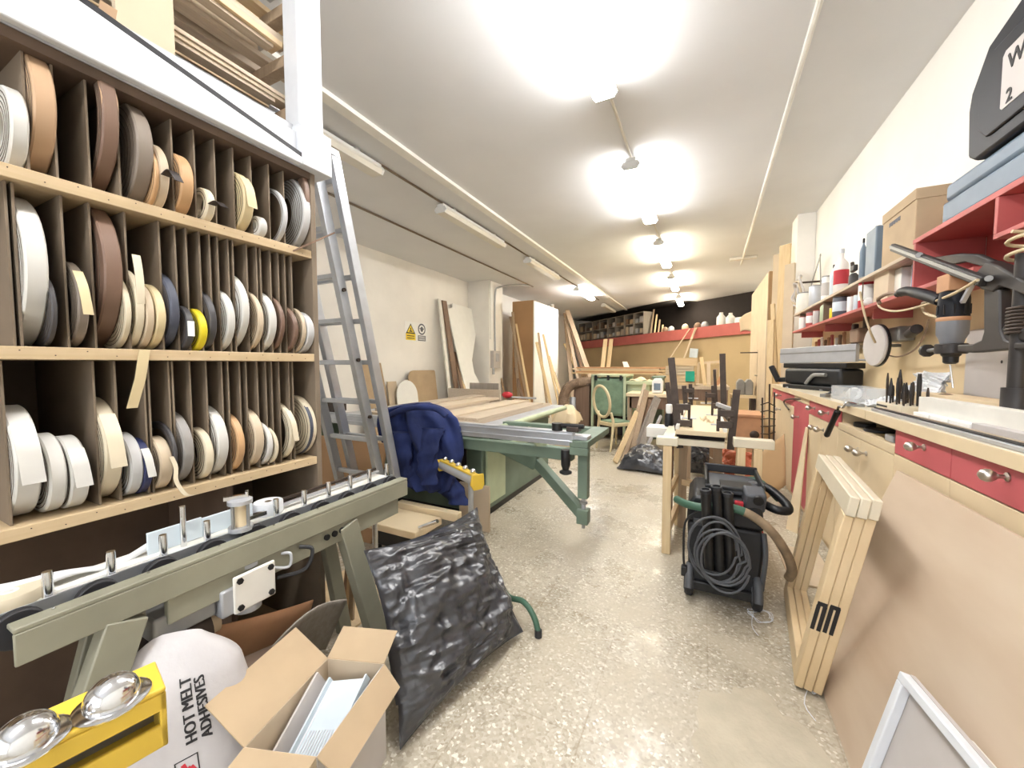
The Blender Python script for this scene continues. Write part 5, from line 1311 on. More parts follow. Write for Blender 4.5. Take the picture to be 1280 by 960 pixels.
cbn = thing('cart_box', 'orange brown wooden box standing right of the clamping table', 'box', (.5, 5.6, 0))
MB().bx(.34, .66, 5.4, 5.9, .0, .66).build('body', 'terracotta', cbn, bevel=.004)
MB().bx(.32, .68, 5.38, 5.92, .66, .69).build('lid', 'terracotta', cbn, bevel=.003)
MB().ell((.58, 5.39, .45), (.05, .02, .05)).build('dark_fitting', 'darkmetal', cbn)
# wire rack at the far cabinet
wr_ = thing('wire_rack', 'thin dark wire stand with hooks near the far red drawer', 'wire rack', (.62, 4.7, 0))
for k, (px, t_, b_) in enumerate(((953, 497, 590), (962, 480, 585), (968, 490, 570))):
    MB().tube([A(px, t_, y=4.75), (A(px, b_, y=4.75).x, 4.75, .0)], .008, 6).build('upright', 'darkmetal', wr_)
for k in range(5):
    MB().tube([A(951, 506 + 9 * k, y=4.74), A(960, 503 + 10 * k, y=4.68), A(969, 508 + 8 * k, y=4.74)], .006, 6).build('crossbar', 'darkmetal', wr_)

# sawdust swept over the floor before the frames
rd = random.Random(3); cS = V((.20, 1.44, .0015)); pts = []
for i in range(64):
    a = 2 * PI * i / 64
    r_ = 1 + .30 * noise.noise(V((math.cos(a) * 1.7, math.sin(a) * 1.7, 3))) + .14 * noise.noise(V((math.cos(a) * 5, math.sin(a) * 5, 7)))
    pts.append(cS + V((.20 * r_ * math.cos(a), .30 * r_ * math.sin(a), 0)))
mbd = MB(); mbd.add(pts + [p + (cS - p) * .06 + V((0, 0, .0025)) for p in pts] + [cS + V((0, 0, .004))], [(i, (i + 1) % 64, 64 + (i + 1) % 64, 64 + i) for i in range(64)] + [(64 + i, 64 + (i + 1) % 64, 128) for i in range(64)] + [tuple(range(63, -1, -1))])
o = mbd.build('sawdust', 'floordust'); o['kind'] = 'stuff'; tag(o, 'thin pale patch of sawdust spread on the floor before the wooden frames', 'sawdust')
# ------------------------------------------------------------------ wall shelves at the right
SX = 1.02
sh = thing('wall_shelf', 'long red lower wall shelf above the worktop', 'shelf', (1.15, 4.2, 1.69))
MB().bx(SX, XR - .013, 2.35, 6.0, 1.69, 1.712).build('board', 'redshelf', sh, bevel=.002)
for y in (3.6, 4.8, 5.8): MB().bx(SX + .06, XR - .013, y, y + .02, 1.62, 1.69).build('bracket', 'redshelf', sh)
sh2 = thing('wall_shelf', 'brown upper wall shelf holding bottles and cans', 'shelf', (1.15, 4.4, 1.9))
MB().bx(SX, XR - .002, 2.905, 5.98, 1.90, 1.922).build('board', 'oak_y', sh2, bevel=.002)
for y in (3.7, 4.7, 5.7): MB().bx(SX + .02, XR - .002, y, y + .02, 1.7125, 1.8995).build('support', 'hardboard', sh2)
sh3 = thing('wall_shelf', 'red wall cupboard frame with dark recess and open cubby at the right edge', 'shelf', (1.15, 2.2, 1.7125))
MB().bx(SX, XR - .002, 1.2, 2.90, 1.953, 1.978).build('top_board', 'redshelf', sh3, bevel=.002)
MB().bx(SX, XR - .013, 2.868, 2.888, 1.7125, 1.9525).build('side_board', 'redshelf', sh3, bevel=.002)
MB().bx(XR - .012, XR - .002, 1.2, 2.868, 1.725, 1.952).build('back_board', 'redshelf', sh3)
MB().bx(SX, XR - .013, 2.215, 2.235, 1.81, 1.9525).build('divider', 'redshelf', sh3, bevel=.002)
MB().bx(SX, XR - .013, 1.2, 2.235, 1.79, 1.81).build('cubby_board', 'redshelf', sh3, bevel=.002)

def on_shelf(px, top, wpx, z, x=1.10):
    p = A(px, top, x=x); d = ROT.transposed() @ (p - EYE)
    return V((x, p.y, z + .0004)), max(.02, p.z - z), max(.008, wpx * -d.z / FPX / 2)
def bottle(px, top, wpx, z, label, body='bottlewhite', cap='aludull', band=None, x=1.10, kind='bottle', shoulder=.70):
    b, h, r = on_shelf(px, top, wpx, z, x)
    t = thing('paint_bottle' if kind == 'bottle' else kind, label, 'bottle', b)
    MB().lathe([(r * .94, 0), (r, h * .02), (r, h * shoulder), (r * .8, h * (shoulder + .08)), (r * .3, h * (shoulder + .17)), (r * .28, h * .9)], b, (0, 0, 1), 20).build('bottle_body', body, t)
    MB().lathe([(r * .34, h * .9), (r * .34, h * .985), (r * .25, h)], b, (0, 0, 1), 14).build('cap', cap, t)
    if band: MB().lathe([(r * 1.01, h * .22), (r * 1.012, h * .23), (r * 1.012, h * .52), (r * 1.01, h * .53)], b, (0, 0, 1), 20).build('label_band', band, t)
    return t
def can(px, top, wpx, z, label, body='aludull', lid='steelgrey', band=None, x=1.10, cat='can'):
    b, h, r = on_shelf(px, top, wpx, z, x)
    t = thing('paint_can', label, cat, b)
    MB().lathe([(r * .97, 0), (r, h * .02), (r, h * .93), (r * .96, h * .95)], b, (0, 0, 1), 20).build('can_body', body, t)
    MB().lathe([(r * 1.02, h * .95), (r * 1.02, h * .99), (r * .9, h), (r * .85, h * .97)], b, (0, 0, 1), 20).build('lid', lid, t)
    if band: MB().lathe([(r * 1.008, h * .25), (r * 1.012, h * .26), (r * 1.012, h * .72), (r * 1.008, h * .73)], b, (0, 0, 1), 20).build('label_band', band, t)
    return t
def carton(px0, px1, top, z, label, m_='cardlight', x0=1.04, depth=.18, name='carton', rz=0):
    a = A(px0, top, x=x0); b = A(px1, top, x=x0)
    t = thing(name, label, 'box', ((x0 + x0 + depth) / 2, (a.y + b.y) / 2, z))
    h = (a.z + b.z) / 2 - z
    MB().bx(x0, x0 + depth, min(a.y, b.y), max(a.y, b.y), z + .0004, z + h).build('box_body', m_, t, bevel=.003)
    return t, min(a.y, b.y), max(a.y, b.y), h
U, Lw = 1.922, 1.712
can(1006, 366, 17, U, 'tall pale can at the far end of the brown upper shelf', 'offwhite', 'steelgrey')
can(1020, 357, 14, U, 'silver can second from the far end of the upper shelf', 'aludull', 'steelgrey')
can(1033, 345, 9, U, 'slim white can with grey lid on the upper shelf', 'paper', 'steelgrey', 'labelgrey')
bottle(1043, 331, 8, U, 'slim bluish bottle with dark cap left of the red banded bottle', 'bluewhite', 'toolblack')
bottle(1053, 311, 15, U, 'white bottle with a grey cone cap and red band', 'bottlewhite', 'aludull', 'printred', shoulder=.62)
gn = thing('spray_gun', 'dark spray gun standing on the upper shelf right of the red banded bottle', 'spray gun', (1.10, 4.0, U))
b, h, r = on_shelf(1068, 326, 10, U)
MB().lathe([(r, 0), (r, h * .45), (r * .5, h * .55)], b, (0, 0, 1), 14).build('cup', 'cast', gn)
MB().box(b + V((0, 0, h * .72)), (.03, .09, .05)).build('gun_body', 'cast', gn, bevel=.008)
MB().cyl(b + V((0, .02, h * .62)), b + V((0, .05, h * .98)), .014, n=10).build('grip', 'darkmetal', gn)
bottle(1080, 298, 7, U, 'tall thin dark bottle before the blue grey canister', 'toolblue', 'toolblack')
cs = thing('canister', 'tall blue grey rectangular canister left of the cardboard box', 'canister', (1.12, 3.4, U))
a = A(1083, 292, x=1.05); b2 = A(1095, 292, x=1.05)
MB().bx(1.05, 1.22, b2.y, a.y, U + .0004, a.z).build('canister_body', 'toolblue', cs, bevel=.008)
MB().cyl((1.09, (a.y + b2.y) / 2, a.z), (1.09, (a.y + b2.y) / 2, a.z + .02), .018, n=14).build('cap', 'toolblack', cs)
tag(MB().bx(1.04, 1.12, 3.02, 3.14, U + .0004, U + .035).build('plastic_dish', 'bluewhite', bevel=.006), 'small pale blue dish on the upper shelf under the box', 'dish')
for k in range(2):
    tag(MB().cyl((XR - .001, 4.12 - .2 * k, 2.26 + .10 * k), (XR - .07, 4.12 - .2 * k, 2.27 + .10 * k), .006, n=8).build('wall_peg', 'darkmetal'), ['lower', 'upper'][k] + ' dark peg sticking out of the white wall above the canister', 'peg')
# framing square with arms leaning on the far cans
fsq = thing('framing_square', 'grey folding rule leaning up behind the far cans on the upper shelf', 'rule', (1.2, 5.3, U))
p0, p1, p2 = A(1014, 356, x=1.22), A(1026, 318, x=1.22), A(1027, 356, x=1.22)
MB().bar(p0, p1, .03, .006, up=(1, 0, 0)).build('arm', 'steelgrey', fsq); MB().bar(p1 + V((-.008, 0, 0)), p2 + V((-.008, 0, 0)), .03, .006, up=(1, 0, 0)).build('arm', 'steelgrey', fsq)
# lower shelf
can(1004, 396, 8, Lw, 'pale jar at the far end of the red lower shelf', 'paper', 'redshelf', x=1.07, cat='jar')
can(1014, 390, 10, Lw, 'pinkish jar with grey lid on the lower shelf', 'redshelf', 'steelgrey', 'paper', x=1.07, cat='jar')
can(1022, 388, 9, Lw, 'clear jar of brown contents on the lower shelf', 'labelgrey', 'redshelf', x=1.07, cat='jar')
bottle(1033, 376, 12, Lw, 'yellowish bottle on the lower shelf', 'palegreen', 'yellow', x=1.07)
can(1042, 385, 8, Lw, 'small yellow tin on the lower shelf', 'sign', 'cream', x=1.07)
can(1052, 371, 17, Lw, 'dark lidded can with blue and white label on the lower shelf', 'signgrey', 'toolblack', 'bluewhite', x=1.07)
can(1065, 371, 9, Lw, 'white cup left of the red and white can', 'paper', 'paper', x=1.07, cat='cup')
can(1071, 369, 6, Lw, 'small white tube beside the white cup', 'bluewhite', 'paper', x=1.05, cat='tube')
can(1085, 346, 17, Lw, 'large can with red and white label on the lower shelf', 'printred', 'steelgrey', 'paper', x=1.08)
tag(MB().ell((1.06, 3.63, Lw + .0325), (.032, .032, .032)).build('string_ball', 'paper'), 'white ball of string before the red and white can', 'ball')
carton(1093, 1111, 340, Lw, 'open cream box on the lower shelf', 'cardlight', 1.05, .14)
tb_, ya, yb2, hh = carton(1114, 1127, 337, Lw, 'white printed box at the red upright of the lower shelf', 'offwhite', 1.08, .10)
tb_, ya, yb2, hh = carton(1140, 1172, 318, Lw, 'blue and white printed packet in the dark red recess', 'paper', 1.12, .05)
MB().bx(1.117, 1.1195, ya + .03, yb2 - .02, Lw + .03, Lw + hh - .02).build('blue_print', 'blue', tb_)
# saw blades lying in the recess
for k in range(3):
    tag(MB().lathe([(.085, 0), (.09, .001), (.085, .003), (.01, .003)], (1.14, 2.50 + .004 * k, Lw + .0005 + .004 * k), (0, 0, 1), 40).build('saw_blade', 'cast'), ['bottom', 'middle', 'top'][k] + ' round saw blade of the pile lying in the red recess', 'saw blade', 'saw blades in the recess')
# cardboard box with lid band and printed mark
cbx = thing('cardboard_box', 'tall brown cardboard box with two stroke mark on the upper shelf', 'box', (1.12, 3.1, 1.979))
yA, yB_ = 2.925, 3.36
zt_ = 2.26
MB().bx(1.035, 1.275, yA, yB_, 1.9224, zt_).build('box_body', 'card', cbx, bevel=.003)
MB().bx(1.030, 1.28, yA - .004, yB_ + .004, zt_ - .055, zt_ + .004).build('lid', 'card', cbx, bevel=.003)
for k in range(2):
    MB().bx(1.10 + .022 * k, 1.108 + .022 * k, yA - .0012, yA - .0004, 1.99, 2.02).bx(1.094 + .022 * k, 1.10 + .022 * k, yA - .0012, yA - .0004, 2.013, 2.02).build('stroke_mark', 'print', cbx)
mbt = MB()
for k in range(9): mbt.bx(1.0325, 1.0345, 3.26 - .017 * k - .011, 3.26 - .017 * k, 2.155 + .004 * (k % 2), 2.18)
mbt.build('print', 'signgrey', cbx)
# blue tool case and black tool case
tc = thing('tool_case', 'blue grey tool case on the red shelf under the black case', 'case', (1.15, 2.35, 1.9785))
MB().bx(1.035, 1.28, 1.90, 2.66, 1.9785, 2.08).build('case_bottom', 'toolblue', tc, bevel=.012)
MB().bx(1.040, 1.275, 1.905, 2.655, 2.081, 2.165).build('case_lid', 'toolblue', tc, bevel=.02)
MB().bx(1.07, 1.24, 2.655, 2.68, 2.05, 2.13).build('case_handle', 'toolblack', tc, bevel=.008)
lab(MB().bx(1.05, 1.26, 2.6605, 2.667, 1.985, 2.05).build('case_label', 'bluewhite', tc), 'pale label on the case end')
bt = thing('tool_case', 'black moulded tool case with pale label at the upper right edge', 'case', (1.13, 2.1, 2.166))
pr = [(1.80, 2.166), (2.39, 2.166), (2.44, 2.20), (2.455, 2.40), (2.44, 2.47), (2.34, 2.60), (2.10, 2.66), (1.80, 2.66)]
MB().prism(pr, Matrix(((0, 0, 1, 1.02), (1, 0, 0, 0), (0, 1, 0, 0), (0, 0, 0, 1))), .11).build('case_shell', 'toolblack', bt, bevel=.012)
MB().prism(pr, Matrix(((0, 0, 1, 1.135), (1, 0, 0, 0), (0, 1, 0, 0), (0, 0, 0, 1))), .11).build('case_shell', 'toolblack', bt, bevel=.012)
MB().prism([(1.80, 2.22), (2.30, 2.22), (2.36, 2.28), (2.36, 2.42), (2.28, 2.55), (1.80, 2.55)], Matrix(((0, 0, 1, 1.010), (1, 0, 0, 0), (0, 1, 0, 0), (0, 0, 0, 1))), .012).build('raised_panel', 'toolblack', bt, bevel=.006)
lp = [(1.80, 2.275), (2.205, 2.275), (2.215, 2.285), (2.215, 2.475), (2.20, 2.49), (1.80, 2.49)]
MB().prism(lp, Matrix(((0, 0, 1, 1.0075), (1, 0, 0, 0), (0, 1, 0, 0), (0, 0, 0, 1))), .002).build('case_label', 'labelgrey', bt)
ML = lambda y, z, x: Matrix(((0, 0, -1, x), (-1, 0, 0, y), (0, 1, 0, z), (0, 0, 0, 1)))
mbt = text_on(MB(), 'W', .085, ML(2.185, 2.405, 1.0068), .004); mbt.build('lettering', 'print', bt, smooth=False)
mbt = text_on(MB(), '2', .07, ML(2.185, 2.285, 1.0068), .004); mbt.build('lettering', 'print', bt, smooth=False)
lab(MB().bx(1.06, 1.11, 2.4545, 2.458, 2.25, 2.39).build('end_label', 'paper', bt), 'white label on the case end')
mbt = MB()
for k in range(6): mbt.bx(1.066, 1.104 - .008 * (k % 3), 2.4582, 2.459, 2.26 + .021 * k, 2.267 + .021 * k)
mbt.build('label_lines', 'print', bt)

# ------------------------------------------------------------------ hanging tools and cables under the shelves
tr_ = thing('tool_rail', 'wooden rail on the tan wall holding chisels', 'rail', (1.27, 5.2, 1.5))
MB().bx(1.24, XR - .0125, 4.5, 5.95, 1.44, 1.47).build('rail', 'oak_y', tr_)
for k in range(9):
    y = 5.85 - k * .13; tl = .10 + .02 * (k % 3)
    t = thing('chisel', 'chisel hanging in the wooden wall rail, %s from the far end' % ordn[k], 'chisel', (1.236, y, 1.40), 0, 'chisels in the wall rail')
    MB().lathe([(.010, 0), (.016, .02), (.013, tl * .6), (.016, tl), (.010, tl + .008)], (1.236, y, 1.465), (.0, .10 * ((k % 3) - 1), 1), 12).build('handle', ['terracotta', 'redshelf', 'paper', 'walnut'][k % 4], t)
    MB().bx(1.233, 1.2405, y - .008, y + .008, 1.38, 1.465).build('blade', 'steelgrey', t)
pln = thing('hand_plane', 'dark hand tool hanging below the red shelf beside the chisels', 'tool', (1.2, 4.2, 1.5))
MB().box((1.20, 4.25, 1.54), (.10, .20, .12)).build('body', 'walnut', pln, bevel=.01)
MB().cyl((1.20, 4.15, 1.60), (1.20, 4.15, 1.688), .02, n=10).build('knob', 'darkmetal', pln)
MB().box((1.19, 4.36, 1.55), (.04, .06, .20)).build('handle', 'darkmetal', pln, bevel=.01)
sd = thing('polishing_disc', 'grey polishing disc hanging edge on before the tan wall', 'disc', (1.1, 3.75, 1.28))
cdisc = A(1094, 432, x=1.13)
MB().lathe([(.04, -.012), (.145, -.010), (.15, -.004), (.15, .004), (.145, .010), (.04, .012)], cdisc, (1, .12, 0), 36).build('disc_body', 'labelgrey', sd)
MB().lathe([(.147, .0104), (.155, .0105), (.155, .022), (.147, .0222)], cdisc, (1, .12, 0), 36).build('rubber_edge', 'black', sd)
MB().cyl(cdisc + V((.0, 0, .0)), cdisc + V((XR - .013 - cdisc.x, .06, 0)), .012, n=10).build('spindle', 'steelgrey', sd)
sk2 = thing('wall_socket', 'small metal bracket with cables on the tan wall behind the disc', 'bracket', (1.27, 3.7, 1.5))
MB().bx(1.20, XR - .0125, 3.55, 3.75, 1.46, 1.56).build('box', 'steelgrey', sk2, bevel=.008)
MB().cyl((1.24, 3.5, 1.50), (1.20, 3.3, 1.52), .03, n=14).build('motor', 'cast', sk2)
tag(MB().tube(spline([A(1075, 365, x=1.012), A(1080, 390, x=1.01), A(1088, 415, x=1.03), A(1094, 428, x=1.08)], 8), .007, 8).build('cable', 'cable'), 'pale cable hanging from the upper shelf to the polishing disc', 'cable')
tag(MB().tube(spline([A(1104, 442, x=1.2), A(1122, 446, x=1.2), A(1142, 438, x=1.18), A(1155, 420, x=1.12), A(1161, 400, x=1.05)], 8), .005, 8).build('cable', 'walnut'), 'brown cable looping on the tan wall below the shelf', 'cable')
tag(MB().tube(spline([A(1096, 372, x=1.0), A(1100, 384, x=1.0), A(1118, 389, x=.98), A(1150, 383, x=.96), A(1190, 368, x=.94), A(1222, 350, x=.93)], 8), .006, 8).build('cable', 'cable'), 'pale drill cable drooping from the handle up to the stand', 'cable')

# ------------------------------------------------------------------ drill stand and drill
DX = .985
dsn = thing('drill_stand', 'dark cast iron drill stand with long lever on the worktop', 'drill stand', (.98, 2.03, WT))
D = lambda px, py, x=DX: A(px, py, x=x)
cB = A(1270, 485, x=DX)
cx_, cyy = DX + .0, cB.y - .0
MB().bx(.948, 1.10, cyy - .10, cyy + .09, WT, WT + .03).build('base', 'cast', dsn, bevel=.006)
MB().lathe([(.05, .03), (.045, .06), (.034, .08), (.034, cB.z - WT + .0)], (cx_, cyy, WT), (0, 0, 1), 24).build('column_socket', 'cast', dsn)
zt2 = A(1266, 322, x=DX).z
MB().cyl((cx_, cyy, cB.z), (cx_, cyy, zt2), .022, n=20).build('column', 'cast', dsn)
zs0, zs1 = D(1272, 418).z, D(1272, 384).z
MB().tube([V((cx_ + .030 * math.cos(t * .7), cyy + .030 * math.sin(t * .7), zs0 + (zs1 - zs0) * t / 72)) for t in range(73)], .0055, 8).build('spring', 'darkmetal', dsn)
def plate(pix, x, th, name, m_='cast', bev=.006):
    pts = [A(px, py, x=x) for px, py in pix]
    mb = MB().prism([(p.y, p.z) for p in pts], Matrix(((0, 0, 1, x), (1, 0, 0, 0), (0, 1, 0, 0), (0, 0, 0, 1))), th)
    return mb.build(name, m_, dsn, bevel=bev)
# open arm casting around a window
def path_bar(pix, w, name, x=DX, th=.036, m_='cast'):
    mb = MB()
    for (a, b) in zip(pix, pix[1:]): mb.bar(A(*a, x=x), A(*b, x=x), th, w, up=(0, 0, 1) if abs(a[0] - b[0]) > abs(a[1] - b[1]) else (0, 1, 0))
    return mb.build(name, m_, dsn, bevel=.008)
plate([(1229, 360), (1249, 362), (1249, 412), (1254, 424), (1266, 428), (1290, 428), (1290, 437), (1262, 437), (1215, 441), (1196, 440), (1196, 431), (1215, 430), (1226, 425), (1229, 415)], DX - .018, .036, 'arm_casting')
plate([(1249, 415), (1258, 401), (1268, 405), (1284, 414), (1290, 420), (1290, 428), (1268, 424), (1256, 428)], DX - .012, .024, 'arm_rib')
plate([(1217, 343), (1232, 327), (1246, 332), (1290, 358), (1290, 374), (1262, 362), (1248, 358), (1240, 366), (1226, 362), (1215, 352)], DX - .022, .044, 'arm_head')
plate([(1163, 322), (1198, 317), (1222, 318), (1240, 326), (1252, 340), (1246, 346), (1228, 334), (1206, 328), (1180, 333)], DX + .06, .02, 'rear_link')
pL0, pL1 = D(1116, 309, DX - .03), D(1230, 352, DX - .03)
MB().bar(pL0, pL1, .022, .040, up=(0, 0, 1)).build('lever', 'cast', dsn, bevel=.005)
MB().bar(pL0 + V((-.013, 0, .004)), pL1 + V((-.013, 0, .004)), .004, .014).build('lever_rib', 'steelgrey', dsn)
MB().cyl(D(1149, 319, DX - .046), D(1149, 319, DX - .015), .014, n=12).build('lever_bolt', 'steelgrey', dsn)
MB().cyl(D(1236, 348, DX - .05), D(1236, 348, DX + .05), .011, n=16).build('pivot_pin', 'steelgrey', dsn)
MB().bar(D(1203, 378), D(1217, 352), .014, .014).build('link_rod', 'aludull', dsn)
MB().tube([V((cx_ + .04 * math.cos(a * .5), cyy + .045 * math.sin(a * .5), D(1270, 330).z + .004 * a)) for a in range(30)], .006, 8).build('cable_coil', 'cable', dsn)
# collar that grips the drill
dc = D(1189, 436); 
MB().ring(dc, (0, 0, 1), .052, .036, .045, 28).build('drill_collar', 'cast', dsn)
MB().cyl(dc + V((-.02, .05, 0)), dc + V((-.03, .11, -.004)), .009, n=10).build('clamp_screw', 'steelgrey', dsn)
MB().lathe([(.012, 0), (.03, .004), (.03, .016), (.012, .02)], dc + V((-.03, .11, -.004)), (-.2, 1, 0), 10).build('wing_knob', 'cast', dsn)
dr = thing('power_drill', 'upright grey power drill clamped in the cast iron stand', 'drill', (dc.x, dc.y, D(1189, 458).z))
zz = lambda py: D(1189, py).z - dc.z
k_ = -(ROT.transposed() @ (dc - EYE)).z * 20 * .72 / FPX
MB().lathe([(k_ * .30, zz(455)), (k_ * .48, zz(453)), (k_ * .50, zz(446)), (k_ * .62, zz(444)), (k_ * .66, zz(441)), (k_ * .60, zz(438))], dc, (0, 0, 1), 24).build('chuck', 'black', dr)
lab(MB().lathe([(k_ * .45, zz(438)), (k_ * .66, zz(432)), (k_ * .80, zz(424)), (k_ * .98, zz(418)), (k_ * 1.0, zz(402))], dc, (0, 0, 1), 24).build('gear_housing', 'tapegrey', dr), 'light grey gear housing')
lab(MB().lathe([(k_ * 1.0, zz(402)), (k_ * 1.04, zz(401)), (k_ * 1.04, zz(398)), (k_ * 1.0, zz(397))], dc, (0, 0, 1), 24).build('copper_band', 'terracotta', dr), 'copper coloured band')
lab(MB().lathe([(k_ * .98, zz(397)), (k_ * .96, zz(375)), (k_ * .88, zz(366)), (k_ * .6, zz(364))], dc, (0, 0, 1), 24).build('motor_housing', 'toolblack', dr), 'dark motor housing')
for k in range(10):
    a = k * 2 * PI / 10
    MB().bar(dc + V((k_ * .985 * math.cos(a), k_ * .985 * math.sin(a), zz(394))), dc + V((k_ * .975 * math.cos(a), k_ * .975 * math.sin(a), zz(382))), .006, .004).build('vent_slot', 'black', dr)
lab(MB().box(dc + V((0, .0, zz(355))), (.08, .10, .075)).build('top_block', 'terracotta', dr, bevel=.003), 'brown wooden block strapped on the drill')
MB().tube(spline([dc + V((-.02, .05, zz(374))), D(1150, 367, DX - .03), D(1132, 364, DX - .03), D(1122, 368, DX - .03)], 7), [.026] * 10 + [.024] * 8 + [.016] * 4, 12).build('handle', 'toolblack', dr)
MB().tube(spline([D(1124, 366, DX - .03), D(1108, 368, DX - .02), D(1098, 374, DX - .01), D(1100, 380, DX)], 6), .010, 8).build('cable_sleeve', 'walnut', dr)
MB().tube(spline([dc + V((0, .05, zz(398))), D(1158, 392), D(1153, 380), D(1160, 378)], 6), .007, 8).build('side_cable', 'cable', dr)
MB().cyl(dc + V((0, 0, zz(456))), dc + V((.005, -.02, zz(485))), .004, n=8).build('drill_bit', 'chrome', dr)

# ------------------------------------------------------------------ things on the worktop
wp2 = thing('hanging_pad', 'pale stained pad hanging on the tan wall behind the drill stand', 'pad', (1.27, 2.4, 1.1))
MB().bx(XR - .03, XR - .0125, 2.46, 2.95, 1.12, 1.48).build('pad', 'labelgrey', wp2, bevel=.008)
mbs = MB()
for k in range(4): mbs.cyl((XR - .031, 2.56 + .10 * (k % 2), 1.31 + .06 * (k // 2)), (XR - .0305, 2.56 + .10 * (k % 2), 1.31 + .06 * (k // 2)), .008, n=8)
mbs.build('holes', 'print', wp2)
G = 'white boards stacked on the worktop'
tag(MB().bx(1.02, 1.15, 1.35, 2.85, WT, 1.150).build('timber_board', 'cream', bevel=.002), 'long cream board standing at the back of the worktop', 'board')
tag(MB().bx(.90, .945, 1.20, 2.42, WT, 1.150).build('timber_board', 'offwhite', bevel=.002), 'thick white board stacked on the worktop before the drill stand', 'board')
for k in range(3):
    tag(MB().bx(.862, .898, 1.95 + .14 * k, 2.08 + .14 * k, WT, 1.085).build('white_block', 'paper', bevel=.002), ['right', 'middle', 'left'][k] + ' small white block in the row before the white board', 'block', 'small white blocks')
tag(MB().bx(.862, .898, 1.20, 1.94, WT, 1.092).build('white_strip', 'labelgrey', bevel=.002), 'grey white strip right of the small white blocks', 'strip')
tk = thing('guide_rail', 'silver guide rail with black inlay lying along the worktop front', 'guide rail', (.82, 2.0, WT))
MB().bx(.795, .84, 1.2, 2.62, WT, WT + .014).build('rail_body', 'alu', tk, bevel=.002)
MB().bx(.806, .818, 1.2, 2.62, WT + .0142, WT + .019).bx(.826, .832, 1.2, 2.62, WT + .0142, WT + .017).build('black_inlay', 'black', tk)
tk = thing('guide_rail', 'brown grey flat rail lying behind the silver guide rail', 'guide rail', (.87, 2.0, WT))
MB().bx(.842, .86, 1.2, 2.62, WT, WT + .012).build('rail_body', 'hardboard', tk, bevel=.002)
MB().bx(.848, .854, 1.2, 2.62, WT + .0122, WT + .016).build('rail_ridge', 'oak_y', tk)
# bit block
bb = thing('bit_block', 'wooden block full of dark drill bits on the worktop', 'bit holder', (.93, 2.6, WT))
MB().bx(.87, 1.00, 2.50, 2.80, WT, WT + .038).build('block', 'worktop', bb, bevel=.003)
MB().bx(.868, .8699, 2.66, 2.79, WT + .016, WT + .026).build('slot', 'print', bb)
for k in range(16):
    x = .888 + .028 * (k % 4); y = 2.53 + .065 * (k // 4) + .01 * (k % 3); h = .05 + .022 * ((k * 7) % 5)
    big = k in (5, 10, 14, 8)
    MB().lathe([(.004, 0), (.005, h * .5), (.011 if big else .006, h * .55), (.012 if big else .006, h * .9), (.003, h + (.06 if big else .02))], (x, y, WT + .0385), (0, 0, 1), 10).build('drill_bit', 'cast' if k % 3 else 'darkmetal', bb)
mb, _ = pillow((1.06, 2.72, WT + .01), (1.10, 3.22, WT + .01), (1.18, 3.12, 1.26), (1.16, 2.80, 1.26), .06, .05, 3.3, .03, 36, 36)
for v in mb.v: v.z = max(v.z, WT + .001); v.x = min(v.x, 1.27)
tag(mb.build('cloth_bundle', 'plasticwhite'), 'whitish crumpled plastic bundle behind the bit block', 'bundle')
tag(MB().ring((1.07, 2.62, WT + .05), (.3, 1, .2), .05, .02, .03, 24).build('tape_roll', 'walnut'), 'brown roll standing right of the white bundle on the worktop', 'tape roll')
# plastic film, clear box
pf = thing('plastic_box', 'clear plastic box with film on the worktop left of the bit block', 'box', (.92, 3.2, WT))
MB().bx(.83, 1.0, 3.06, 3.08, WT, 1.15).bx(.83, 1.0, 3.45, 3.47, WT, 1.15).bx(.83, .84, 3.08, 3.45, WT, 1.15).bx(.99, 1.0, 3.08, 3.45, WT, 1.15).bx(.84, .99, 3.08, 3.45, WT, WT + .008).build('box_walls', 'plasticclear', pf)
tag(MB().ring((.90, 3.26, WT + .05), (.6, 1, 0), .04, .018, .02, 20).build('tape_roll', 'paper'), 'small white roll standing inside the clear plastic box', 'tape roll')
mb, _ = pillow((.84, 2.84, WT + .004), (.86, 3.04, WT + .004), (1.02, 3.04, WT + .06), (1.00, 2.84, WT + .05), .035, .004, 9.9, .02, 26, 26)
for v in mb.v: v.z = max(v.z, WT + .001)
tag(mb.build('plastic_film', 'plasticwhite'), 'pale crumpled plastic film lying on the worktop before the clear box', 'plastic film')
for k in range(4):
    tag(MB().bar((.80 + .03 * k, 3.55 + .05 * k, WT + .0115), (.93 + .02 * k, 3.75 + .12 * k, WT + .0115), .035, .022).build('hand_file', ['steelgrey', 'black', 'aludull', 'darkmetal'][k], bevel=.003), ['grey', 'black', 'silver', 'dark'][k] + ' flat tool lying on the worktop before the jointer', 'tool', 'flat tools before the jointer')
# bench jointer
jt = thing('bench_jointer', 'black bench saw with a silver fence on the far worktop', 'machine', (1.0, 4.6, WT))
f0, f1 = A(977, 444, x=.80), A(1072, 437, x=1.19)
f0 = V((f0.x, 5.05, 1.40)); 
f0 = A(977, 445, y=5.0); f1 = A(1072, 441, y=4.2)
dj = (f1 - f0); dj.z = 0; dj.normalize(); sj = V((-dj.y, dj.x, 0))
if sj.y < 0: sj = -sj
MB().bar(f0, f1, .035, .155).build('fence', 'aludull', jt, bevel=.004)
MB().bar(f0 - sj * .0185 + V((0, 0, .02)), f1 - sj * .0185 + V((0, 0, .02)), .002, .012).build('fence_groove', 'steelgrey', jt)
mid = f0.lerp(f1, .5)
def jb(s0, s1, o0, o1, z0, z1):
    mb = MB(); c = []
    for z_ in (z0, z1):
        for s_, o_ in ((s0, o0), (s1, o0), (s1, o1), (s0, o1)):
            p = V((mid.x, mid.y, 0)) + dj * s_ + sj * o_; c.append((p.x, p.y, z_))
    return mb.hexa(c)
